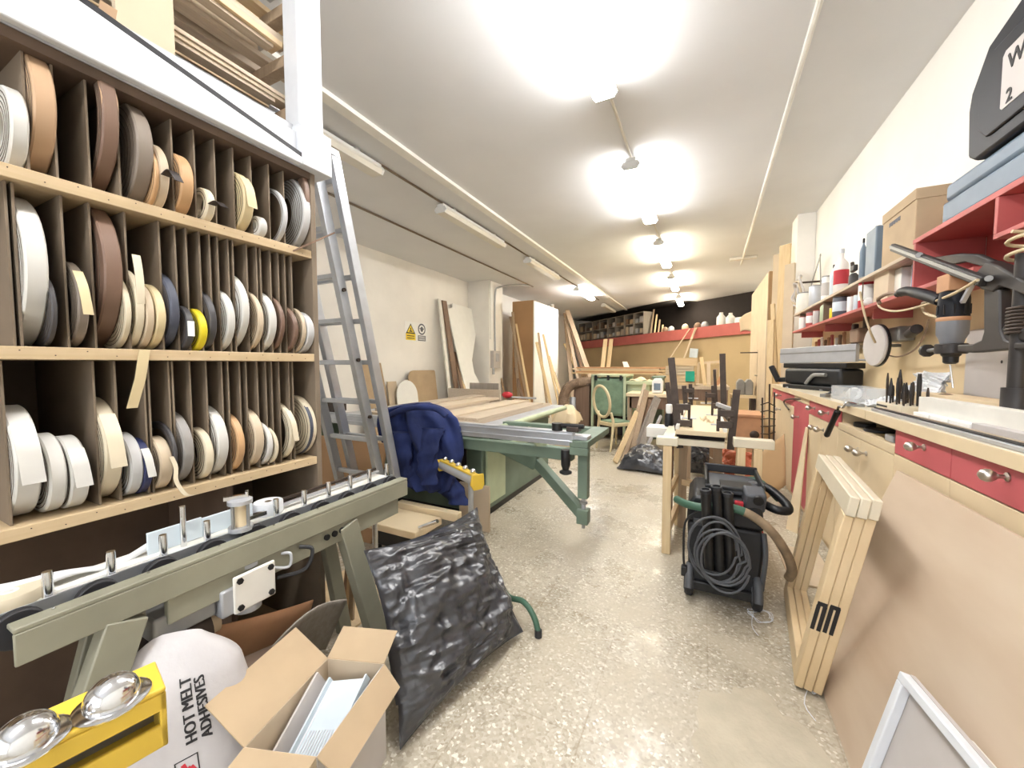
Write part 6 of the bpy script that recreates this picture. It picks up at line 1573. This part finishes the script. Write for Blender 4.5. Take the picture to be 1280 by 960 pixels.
L_ = (f1 - f0).length / 2
ftop = mid.z - .08
jb(-L_ * .84, L_ * .85, -.03, .14, ftop - .05, ftop).build('table', 'black', jt, bevel=.006)
jb(-L_ * .72, L_ * .80, -.06, .16, WT + .04, ftop - .051).build('body', 'vac', jt, bevel=.03)
jb(-L_ * .66, L_ * .72, -.09, .18, WT, WT + .039).build('base', 'vac', jt, bevel=.008)
for s_ in (-.5, .45): jb(L_ * s_ - .012, L_ * s_ + .012, -.10, -.06, WT, WT + .012).build('foot', 'aludull', jt)
pg0 = V((mid.x, mid.y, 0)) + dj * (-L_ * .98) - sj * .05
MB().bar((pg0.x + .12, pg0.y - .05, ftop - .17), (pg0.x + .02, pg0.y, ftop - .18), .05, .05).build('push_arm', 'black', jt, bevel=.008)
MB().bar((pg0.x + .02, pg0.y, ftop - .20), (pg0.x - .05, pg0.y + .03, ftop - .03), .06, .05).build('push_grip', 'black', jt, bevel=.012)
ah = [V((mid.x, mid.y, 0)) - sj * .075 + dj * (L_ * (.0 + .05 * k)) + V((0, 0, ftop - .20 + .09 * math.sin(min(1, k / 5) * PI / 2))) for k in range(11)]
MB().tube(ah, .018, 10).build('grey_handle', 'steelgrey', jt)
MB().cyl(f1 + dj * .02 - V((0, 0, .06)), f1 + dj * .14 - V((0, 0, .065)), .008, n=8).build('fence_rod', 'steelgrey', jt)
MB().lathe([(.02, 0), (.03, .004), (.03, .02), (.01, .024)], f1 + dj * .14 - V((0, 0, .065)), dj, 12).build('rod_knob', 'black', jt)
# ------------------------------------------------------------------ loft at the back
BLf, BRt = V((-4.98, 16.4, 0)), V((1.12, 11.15, 0))
bd = (BRt - BLf).normalized(); bn = V((-bd.y, bd.x, 0))
if bn.y < 0: bn = -bn
zl, zr = 1.94, 2.06
BLEN = (BRt - BLf).length
def lp_(s, o, z): 
    p = BLf + bd * s + bn * o; return V((p.x, p.y, z))
zb = lambda s: zl + (zr - zl) * s / BLEN
def lbox(s0, s1, o0, o1, d0, d1, mb=None):
    """box along the loft front; heights relative to the beam underside"""
    mb = mb or MB()
    return mb.hexa([lp_(s, o, zb(s) + d) for d in (d0, d1) for s, o in ((s0, o0), (s1, o0), (s1, o1), (s0, o1))])
tag(lbox(0, BLEN, 0, .06, 0, .31).build('loft_beam', 'redbeam', bevel=.004), 'long red painted beam along the front of the loft', 'beam')
tag(lbox(0, BLEN - .9, .061, 1.1, .18, .24).build('loft_deck', 'hardboard'), 'wooden deck of the loft behind the red beam', 'deck')
struct(lbox(.42, BLEN, .10, .14, -2.1, .179), 'wall_partition', 'backtan', smooth=False)
struct(lbox(-.2, BLEN + .1, 1.101, 1.15, -2.1, 1.5), 'loft_shade_back', 'dark', smooth=False)  # dark sheet behind the loft, its colour stands for the deep shade there
struct(lbox(-.2, BLEN + .1, .12, 1.10, ZC - 2.02, ZC - 2.01), 'loft_shade_top', 'dark', smooth=False)  # dark sheet under the ceiling, loft shade put into its colour
pg = thing('pigeonhole_rack', 'dark pigeonhole rack full of small parts on the left of the loft', 'shelf', lp_(1.6, .3, 2.2))
PS0, PS1, PT = .05, 4.05, 1.10
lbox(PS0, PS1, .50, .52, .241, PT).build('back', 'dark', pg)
for d in (.36, .72, 1.08): lbox(PS0, PS1, .11, .50, d - .0, d + .02).build('shelf', 'greyboard', pg)
for k in range(9):
    s = PS0 + (PS1 - PS0) * k / 8
    lbox(s - .012, s + .012, .10, .50, .241, PT).build('upright', 'greyboard', pg)
rnd = random.Random(5)
for r_ in range(2):
    for k in range(8):
        for q in range(2):
            s = PS0 + (PS1 - PS0) * (k + .22 + .48 * q) / 8; w_ = .12 + .07 * rnd.random(); h_ = .10 + .18 * rnd.random()
            d0 = (.381, .741)[r_]
            mb = lbox(s - w_ / 2, s + w_ / 2, .14, .40, d0, d0 + h_)
            tag(mb.build('parts_box', rnd.choice(['cardlight', 'card', 'aludull', 'oak_y', 'labelgrey', 'walnut', 'walnut', 'darkboard']), bevel=.01), '%s small box in the %s %s loft pigeonhole from the left' % (('left', 'right')[q], ordn[k], ('lower', 'upper')[r_]), 'box', 'boxes in the %s pigeonhole row' % ('lower', 'upper')[r_])
for k in range(5):
    a = lp_(4.25 + .17 * k, .25, 2.18 + .24); b = lp_(4.12 + .14 * k, .5, 2.18 + .24 + .95 - .17 * k)
    a.z = zb(4.3) + .25; b.z = a.z + .92 - .19 * k
    tag(MB().bar(a, b, .05, .02, up=(0, 1, 0)).build('batten', ['oak_z', 'pine_z'][k % 2]), 'batten leaning beside the pigeonhole rack on the loft, %s from the rack' % ordn[k], 'batten', 'battens on the loft')
jg = thing('white_jug', 'pair of white plastic jugs at the right of the loft', 'jug', lp_(7.0, .2, 2.3))
for k, px in enumerate((904, 911)):
    s = 6.95 + .28 * k; c = lp_(s, .22, zb(s) + .312)
    MB().lathe([(.10, 0), (.11, .02), (.11, .22 - .04 * k), (.05, .30 - .05 * k), (.045, .35 - .05 * k)], c, (0, 0, 1), 18).build('jug_body', 'paper', jg)
s_ = 7.5
tag(lbox(7.42, 7.78, .12, .32, .241, .46).build('white_box', 'paper', bevel=.02), 'white box on the loft right of the jugs', 'box')
for k, (s, m_) in enumerate(((4.95, 'walnut'), (5.2, 'aludull'), (5.75, 'cardlight'), (6.2, 'walnut'), (6.45, 'aludull'))):
    c = lp_(s, .2, zb(s) + .36)
    tag(MB().ell(c, (.10, .08, .12 if k != 2 else .13), None, 12, 8).box(c - V((0, 0, .07)), (.14, .10, .08)).build('loft_tool', m_), '%s small tool lying along the red loft beam edge' % ordn[k], 'tool')
tag(MB().grid(lambda u, v: lp_(7.72 + .45 * u, -.04 - .06 * v, zb(7.9) + .36 + .28 * u * v - .30 * (1 - v) + .03 * math.sin(6 * u)), 10, 8).build('hanging_paper', 'cardlight', solid=.004), 'crumpled pale paper hanging over the right end of the loft beam', 'paper')
tag(lbox(1.85, 2.0, .085, .0995, -.28, -.10).build('wall_plate', 'offwhite', bevel=.004), 'small white plate on the tan partition under the loft', 'plate')
# pine planks leaning on the beam
for k, (pt, pl) in enumerate((((757, 424), (752, 470)), ((764, 424), (759, 471)))):
    a = A(*pt, y=12.9 + .3 * k); b = A(*pl, y=12.3 + .3 * k); d = (b - a).normalized(); foot = a + d * ((.02 - a.z) / d.z)
    tag(MB().bar(a, foot, .13, .035, up=(0, -1, 0)).build('pine_plank', 'pine_z', bevel=.003), ['left', 'right'][k] + ' of two pale pine planks standing upright before the loft', 'plank')

# ------------------------------------------------------------------ timber stack and crates before the loft
ts = thing('timber_stand', 'low stand under the long orange boards at the back', 'stand', (-2.0, 10.2, 0))
for x in (-2.9, -1.1):
    MB().bx(x - .04, x + .04, 9.9, 10.5, .98, 1.04).bx(x - .04, x + .04, 9.95, 10.02, 0, .98).bx(x - .04, x + .04, 10.4, 10.47, 0, .98).build('trestle', 'oak_z', ts)
for k in range(5):
    zz0 = 1.041 + .036 * k
    tag(MB().bx(-3.15 + .13 * (k % 3), -.82 - .12 * (k % 2), 9.95, 10.40, zz0, zz0 + .035).build('long_board', ['pine_x', 'terracotta', 'pine_x', 'cardlight', 'terracotta'][k], bevel=.002), '%s board from below in the long stack before the loft' % ordn[k], 'board', 'boards stacked before the loft')
tag(MB().hexa([A(778, 452, y=10.15) + V((0, 0, 0)), A(784, 452, y=10.15), A(787, 459, y=10.1), A(780, 460, y=10.1), A(778, 452, y=10.17), A(784, 452, y=10.17), A(787, 459, y=10.12), A(780, 460, y=10.12)]).build('white_card', 'paper'), 'small white card standing on the long board stack', 'card')
tb2 = thing('work_bench', 'cluttered wooden bench before the loft behind the clamping table', 'bench', (-.1, 7.8, 0))
MB().bx(-.70, .42, 7.4, 8.3, .86, .92).build('bench_top', 'oak_y', tb2)
MB().bx(-.68, .40, 7.42, 7.45, .66, .86).build('apron', 'walnut', tb2)
for x in (-.64, .36):
    for y in (7.5, 8.2): MB().bx(x - .04, x + .04, y - .04, y + .04, 0, .86).build('leg', 'oak_z', tb2)
G = 'pale wooden crates on the far bench'
zc0 = .9205
for k, (x0, x1, h, m_, lb) in enumerate(((-.62, -.10, .18, 'pine_x', 'lowest pale wooden crate on the far bench'), (-.60, -.14, .16, 'cardlight', 'middle pale wooden crate on the far bench'), (-.55, -.08, .15, 'pine_x', 'top pale wooden crate on the far bench under the hanging cords'))):
    t = thing('wooden_crate', lb, 'crate', ((x0 + x1) / 2, 7.8, zc0), 0, G)
    for q in range(3): MB().bx(x0, x1, 7.55, 7.57, zc0 + h * q / 3 + .003, zc0 + h * (q + 1) / 3 - .006).build('slat', m_, t)
    MB().bx(x0, x0 + .02, 7.572, 8.0, zc0, zc0 + h).bx(x1 - .02, x1, 7.572, 8.0, zc0, zc0 + h).bx(x0 + .02, x1 - .02, 7.98, 8.0, zc0, zc0 + h).bx(x0 + .02, x1 - .02, 7.572, 7.98, zc0, zc0 + .012).build('box_walls', m_, t)
    zc0 += h + .001
ta, tb3 = A(857, 464, y=7.5), A(868, 477, y=7.5)
tag(MB().bx(ta.x, tb3.x, 7.49, 7.50, tb3.z, ta.z).build('teal_cloth', 'teal', bevel=.003), 'teal square cloth hanging on the front of the wooden crates', 'cloth')
for k in range(4):
    a = V((.05 + .06 * k, 7.60 + .06 * k, .921)); b = V((-.02 + .12 * k, 7.75 + .05 * k, 1.42 - .10 * k))
    tag(MB().bar(a, b, .06, .03, up=(0, 1, 0)).build('offcut', ['pine_z', 'cardlight', 'oak_z', 'terracotta'][k]), '%s wood offcut leaning right of the far crates' % ordn[k], 'offcut', 'offcuts right of the crates')
fr2 = thing('upright_framework', 'thin pale upright frame standing behind the clamps before the loft', 'frame', (.15, 8.6, 0))
q = [A(873, 454, y=8.6), A(901, 452, y=8.6), A(901, 500, y=8.6), A(874, 500, y=8.6)]
for a, b in ((q[0], q[1]), (V((q[1].x, 8.6, 0)), q[1]), (V((q[0].x, 8.6, 0)), q[0])): MB().bar(a, b, .05, .03, up=(0, 1, 0)).build('member', 'cardlight', fr2)
MB().bx(q[0].x + .03, q[1].x - .03, 8.60, 8.61, .9, q[0].z - .03).build('panel', 'backtan', fr2)
for k, (px, pt, pb) in enumerate(((841, 422, 447), (853, 412, 455), (856, 416, 453))):
    p0 = A(px, pt, y=11.9); s = (V((p0.x, p0.y, 0)) - BLf).dot(bd); p0 = lp_(s, -.02, zb(s) + .30); p1 = A(px - (3 if k == 0 else -1 + 2 * k), pb, y=p0.y - .1)
    tag(MB().tube([p0, p1], .016, 6).build('hanging_rope', 'cardlight'), ['left', 'middle', 'right'][k] + ' cord hanging down from the red loft beam', 'cord', 'cords hanging from the loft')
hb = A(844, 441, y=11.7); s = (V((hb.x, hb.y, 0)) - BLf).dot(bd); hb = lp_(s, -.06, hb.z)
tag(MB().box(hb, (.26, .03, .26), (0, .1, -.6)).build('hanging_bag', 'bluewhite', bevel=.01), 'pale blue bag hanging on the left cord under the loft', 'bag')
# bench with the white can, planks leaning before it
bt2 = thing('small_table', 'small cream topped table carrying a white canister', 'table', (-.75, 6.4, 0))
MB().bx(-1.05, -.38, 6.1, 6.8, .80, .85).build('table_top', 'cream', bt2, bevel=.004)
for x in (-1.0, -.43):
    for y in (6.16, 6.74): MB().bx(x - .03, x + .03, y - .03, y + .03, 0, .80).build('leg', 'oak_z', bt2)
MB().bx(-1.0, -.43, 6.13, 6.15, .62, .80).build('apron', 'walnut', bt2)
jc = thing('white_canister', 'white plastic canister with a picture label on the small table', 'canister', (-.72, 6.3, .851))
a, b = A(815, 473, y=6.25), A(828, 490, y=6.25)
MB().prism([(a.x, .8505), (b.x, .8505), (b.x, a.z - .05), (b.x - .03, a.z), (a.x + .03, a.z), (a.x, a.z - .05)], Matrix(((1, 0, 0, 0), (0, 0, 1, 6.25), (0, 1, 0, 0), (0, 0, 0, 1))), .16).build('canister_body', 'paper', jc, bevel=.015)
MB().bx(a.x + .03, b.x - .03, 6.244, 6.2485, .90, .90 + (a.z - .9) * .58).build('picture_label', 'toolblue', jc)
G = 'planks leaning on the small table'
for k, (pt, pl, y0, mt, w) in enumerate((((796, 515), (774, 566), 5.15, 'pine_z', .09), ((800, 508), (782, 564), 5.25, 'oak_z', .08), ((808, 488), (792, 555), 5.4, 'oak_z', .10), ((806, 480), (786, 556), 5.55, 'cardlight', .06),
        ((822, 497), (798, 555), 5.45, 'greyboard', .14), ((818, 510), (803, 556), 5.3, 'greyboard', .10), ((826, 520), (810, 556), 5.25, 'aludull', .05), ((812, 500), (796, 556), 5.5, 'walnut', .06))):
    b = A(*pl, y=y0); a = A(*pt, y=y0 + .55); d = (b - a).normalized(); foot = a + d * ((.02 - a.z) / d.z)
    tag(MB().bar(a, foot, w * .75, .03, up=(.45, -.9, 0)).build('leaning_plank', mt, bevel=.002), '%s plank from the left in the row leaning between the chair and sawhorse' % ordn[[0, 1, 3, 2, 5, 6, 7, 4][k]], 'plank', G)
# right of the loft front: grey machine on a stand
gm = thing('grinder', 'grey double machine on a stand right of the tall clamps', 'grinder', (.55, 8.0, 0))
a, b = A(921, 474, y=8.0), A(938, 494, y=8.0)
for x in (a.x, (a.x + b.x) / 2 + .02):
    MB().prism([(x, b.z), (x + .13, b.z), (x + .13, a.z - .06), (x + .09, a.z), (x + .04, a.z), (x, a.z - .06)], Matrix(((1, 0, 0, 0), (0, 0, 1, 8.0), (0, 1, 0, 0), (0, 0, 0, 1))), .22).build('housing', 'steelgrey', gm, bevel=.015)
MB().bx(a.x - .08, b.x + .08, 7.9, 8.4, b.z - .05, b.z - .0005).build('table', 'cream', gm)
for x in (a.x - .04, b.x + .04): MB().bx(x - .03, x + .03, 7.95, 8.3, 0, b.z - .0505).build('leg', 'darkmetal', gm)
MB().tube([V((b.x + .10, 7.95, 0)), V((b.x + .10, 7.95, 1.55))], .02, 8).build('stand_pole', 'darkmetal', gm)
MB().bar((b.x - .18, 7.95, 1.50), (b.x + .10, 7.95, 1.50), .03, .02).build('cross_arm', 'darkmetal', gm)

# ------------------------------------------------------------------ green dust extractor and duct
ge = thing('dust_extractor', 'green dust extractor with canvas front and pale green cabinet behind the chair', 'dust extractor', (-1.2, 6.9, 0))
gx0, gxm, gx1 = A(741, 480, y=6.6).x, A(781, 480, y=6.6).x, A(812, 480, y=6.7).x
gt = A(760, 473, y=6.6).z; gb = .42
for x in (gx0, gxm):
    for y in (6.6, 7.3): MB().bx(x - .02, x + .02, y - .02, y + .02, 0, gt + .03).build('corner_post', 'palegreen', ge)
MB().grid(lambda u, v: V((gx0 + .03 + (gxm - gx0 - .06) * u, 6.595 + .012 * math.sin(u * 11) * (1 - .3 * v) + .02 * math.sin(PI * v), gb + (gt - gb) * v)), 24, 10).build('canvas_front', 'canvasgreen', ge, solid=.006)
MB().bx(gx0 + .021, gxm - .021, 6.62, 7.28, gb, gt).build('canvas_bag', 'canvasgreen', ge)
MB().bx(gx0 - .03, gxm + .03, 6.57, 7.32, gt + .03, gt + .06).build('top_frame', 'palegreen', ge)
for k in range(3):
    x = gx0 + .06 + (gxm - gx0 - .12) * k / 2
    MB().bx(x - .02, x + .02, 6.555, 6.59, gt - .03, gt + .055).build('clip', 'black', ge)
MB().bx(gx0 + .04, gx1 - .05, 6.66, 7.25, .08, .40).build('motor_box', 'dark', ge)
MB().bx(gxm + .022, gx1, 6.68, 7.28, .30, gt - .10).build('side_cabinet', 'palegreen', ge, bevel=.008)
MB().bx(gxm + .08, gx1 - .05, 6.665, 6.679, .62, gt - .16).build('cabinet_door', 'palegreen', ge, bevel=.004)
MB().bar((gxm + .10, 6.66, .66), (gx1 - .07, 6.66, .60), .012, .02).build('door_handle', 'black', ge)
MB().bx(gx1 - .10, gx1 - .07, 6.655, 6.664, gt - .34, gt - .24).build('latch', 'cream', ge)
MB().bx(gxm + .01, gx1 + .06, 6.62, 7.32, gt - .099, gt - .04).build('cabinet_lid', 'palegreen', ge, bevel=.006)
for x in (gxm + .08, gx1 - .06): MB().bx(x - .02, x + .02, 6.72, 6.76, 0, .30).build('leg', 'palegreen', ge)
tag(MB().grid(lambda u, v: V((gxm + .05 + .30 * u, 6.70 + .4 * v, gt - .038 + .05 * (math.sin(PI * u) * math.sin(PI * v)) + .015 * math.sin(9 * u + 5 * v))), 14, 10).build('crumpled_cloth', 'cream', solid=.004), 'crumpled cream cloth lying on the pale green cabinet', 'cloth')
gb2 = thing('green_bin', 'darker green bin standing right behind the pale green cabinet', 'bin', (gx1 + .2, 7.6, 0))
MB().bx(gx1 + .02, gx1 + .18, 7.0, 7.35, .0, 1.05).build('bin_body', 'green', gb2, bevel=.01); MB().bx(gx1, gx1 + .20, 6.98, 7.37, 1.051, 1.09).build('bin_lid', 'green', gb2, bevel=.006)
dm = thing('duct_machine', 'dark brown machine box under the flexible duct left of the extractor', 'machine', (-2.1, 6.8, 0))
dx0, dx1 = A(717, 500, y=6.7).x, A(739, 500, y=6.7).x
MB().bx(dx0, dx1 - .03, 6.7, 7.3, .0, .92).build('body', 'walnut', dm, bevel=.01)
MB().bx(dx0 - .02, dx1 - .03, 6.68, 7.32, .9201, .955).build('top', 'darkboard', dm)
lab(MB().tube(spline([A(716, 497, y=6.66), A(716, 507, y=6.62), A(718, 516, y=6.6), A(724, 519, y=6.6)], 5), .055, 12).build('grey_elbow', 'aludull', dm), 'grey elbow pipe')
dps = dense(spline([V((A(698, 545, y=6.5).x, 6.5, .10)), A(703, 512, y=6.5), A(705, 495, y=6.55), A(711, 484, y=6.6), A(722, 479, y=6.7), A(742, 477, y=6.8)], 8), 2)
tag(MB().tube(dps, [.085 + .006 * (i % 2) for i in range(len(dps))], 16).build('flexible_duct', 'duct'), 'brown flexible duct arching into the green dust extractor', 'duct')
tag(MB().grid(lambda u, v: V((A(690, 518, y=5.7).x + .42 * u, 5.6 + .4 * v, .40 + .26 * math.sin(PI * u) ** .5 * math.sin(PI * v) ** .5 + .05 * noise.noise(V((u * 5, v * 5, 2))))), 16, 12).bx(A(690, 518, y=5.7).x + .06, A(690, 518, y=5.7).x + .36, 5.65, 5.95, 0, .44).build('rubble_tub', 'cream'), 'cream tub heaped with wood dust behind the saw outrigger', 'tub')
# chair
cbp = A(757, 562, z=0)
chr_ = thing('dining_chair', 'cream oval back chair frame standing before the green extractor', 'chair', (cbp.x, cbp.y, 0), -.60)
def cl(mb, name, m_='chairpaint', **k): return mb.build(name, m_, chr_, local=True, **k)
for sx in (-1, 1):
    cl(MB().tube([(sx * .15, -.05, 0), (sx * .155, -.02, .2), (sx * .155, .0, .40), (sx * .15, .0, .46), (sx * .135, -.03, .58)], [.013, .018, .024, .022, .018], 12), 'back_leg')
    cl(MB().lathe([(.010, 0), (.013, .02), (.022, .30), (.017, .315), (.026, .33), (.026, .40)], (sx * .19, .40, 0), (0, 0, 1), 14), 'front_leg')
cl(MB().prism([(-.17, -.01), (.17, -.01), (.215, .42), (.14, .445), (-.14, .445), (-.215, .42)], Matrix(((1, 0, 0, 0), (0, 1, 0, 0), (0, 0, 1, .365), (0, 0, 0, 1))), .055), 'seat_frame', bevel=.012)
ring = [V((.175 * math.cos(a), -.06 - .14 * (.24 + .24 * math.sin(a)) , .74 + .235 * math.sin(a))) for a in [2 * PI * i / 40 for i in range(40)]]
cl(MB().tube(ring, .0215, 12, closed=True), 'back_frame')
cl(MB().prism([(-.15, .03), (.15, .03), (.18, .38), (-.18, .38)], Matrix(((1, 0, 0, 0), (0, 1, 0, 0), (0, 0, 1, .4205), (0, 0, 0, 1))), .012), 'seat_webbing', 'canvasgreen')

# ------------------------------------------------------------------ far right: tall panel cabinet, boards, coil
tcb = thing('tall_cabinet', 'tall tan cabinet with cream side at the far right wall', 'cabinet', (1.0, 8.0, 0))
MB().bx(.875, 1.17, 7.0, 9.15, .0, 2.70).build('carcass', 'mdf', tcb, bevel=.003)
MB().bx(.862, .8745, 6.99, 8.05, .02, 2.69).build('side_door', 'cardlight', tcb, bevel=.002)
MB().bx(.862, .8745, 8.06, 9.15, .02, 2.69).build('side_door', 'cardlight', tcb, bevel=.002)
MB().cyl((.862, 7.9, 1.1), (.82, 7.9, 1.1), .015, n=10).build('handle', 'satin', tcb)
G = 'boards leaning at the far end of the right wall'
for k, (pt, pl, y0, mt, w, lb) in enumerate((((982, 306), (974, 470), 6.6, 'pine_z', .14, 'tall orange board reaching the ceiling left of the wire coil'), ((972, 318), (966, 470), 6.9, 'cardlight', .10, 'tall pale board beside the tan cabinet'),
      ((966, 380), (970, 470), 6.3, 'pine_z', .05, 'thin pine batten before the tan cabinet'), ((964, 400), (962, 480), 6.1, 'pine_z', .08, 'short pine board low before the tan cabinet'), ((988, 330), (984, 440), 6.15, 'cardlight', .12, 'cream board under the wire coil'))):
    a = A(*pt, y=y0); b = A(*pl, y=y0 - .12); d = (b - a).normalized(); foot = a + d * ((.025 - a.z) / d.z)
    tag(MB().bar(a, foot, w, .03, up=(-.6, -.8, 0)).build('leaning_board', mt, bevel=.002), lb, 'board', G)
wc = thing('wire_coil', 'coil of pale cable hanging at the far end of the wall shelves', 'cable coil', (1.1, 6.0, 2.0))
c = A(994, 366, x=1.02)
for k in range(5):
    rr = .10 + .02 * k
    MB().tube([c + V((.02 * math.sin(3 * a + k) + .01 * k, rr * math.cos(a) * .9, rr * math.sin(a) * 1.15)) for a in [2 * PI * i / 30 for i in range(30)]], .012, 6, closed=True).build('loop', 'cardlight' if k % 2 else 'labelgrey', wc)
MB().cyl(c + V((.03, 0, .12)), (XR - .001, c.y, c.z + .12), .012, n=8).build('hook', 'darkmetal', wc)
# ------------------------------------------------------------------ view
w = bpy.data.worlds.new('world'); sc.world = w; w.use_nodes = True
w.node_tree.nodes['Background'].inputs[0].default_value = (.9, .95, 1, 1)
w.node_tree.nodes['Background'].inputs[1].default_value = .6
sc.view_settings.view_transform = 'Standard'; sc.view_settings.look = 'None'
sc.view_settings.exposure = 0.70; sc.view_settings.gamma = 1.0; sc.view_settings.use_curve_mapping = False
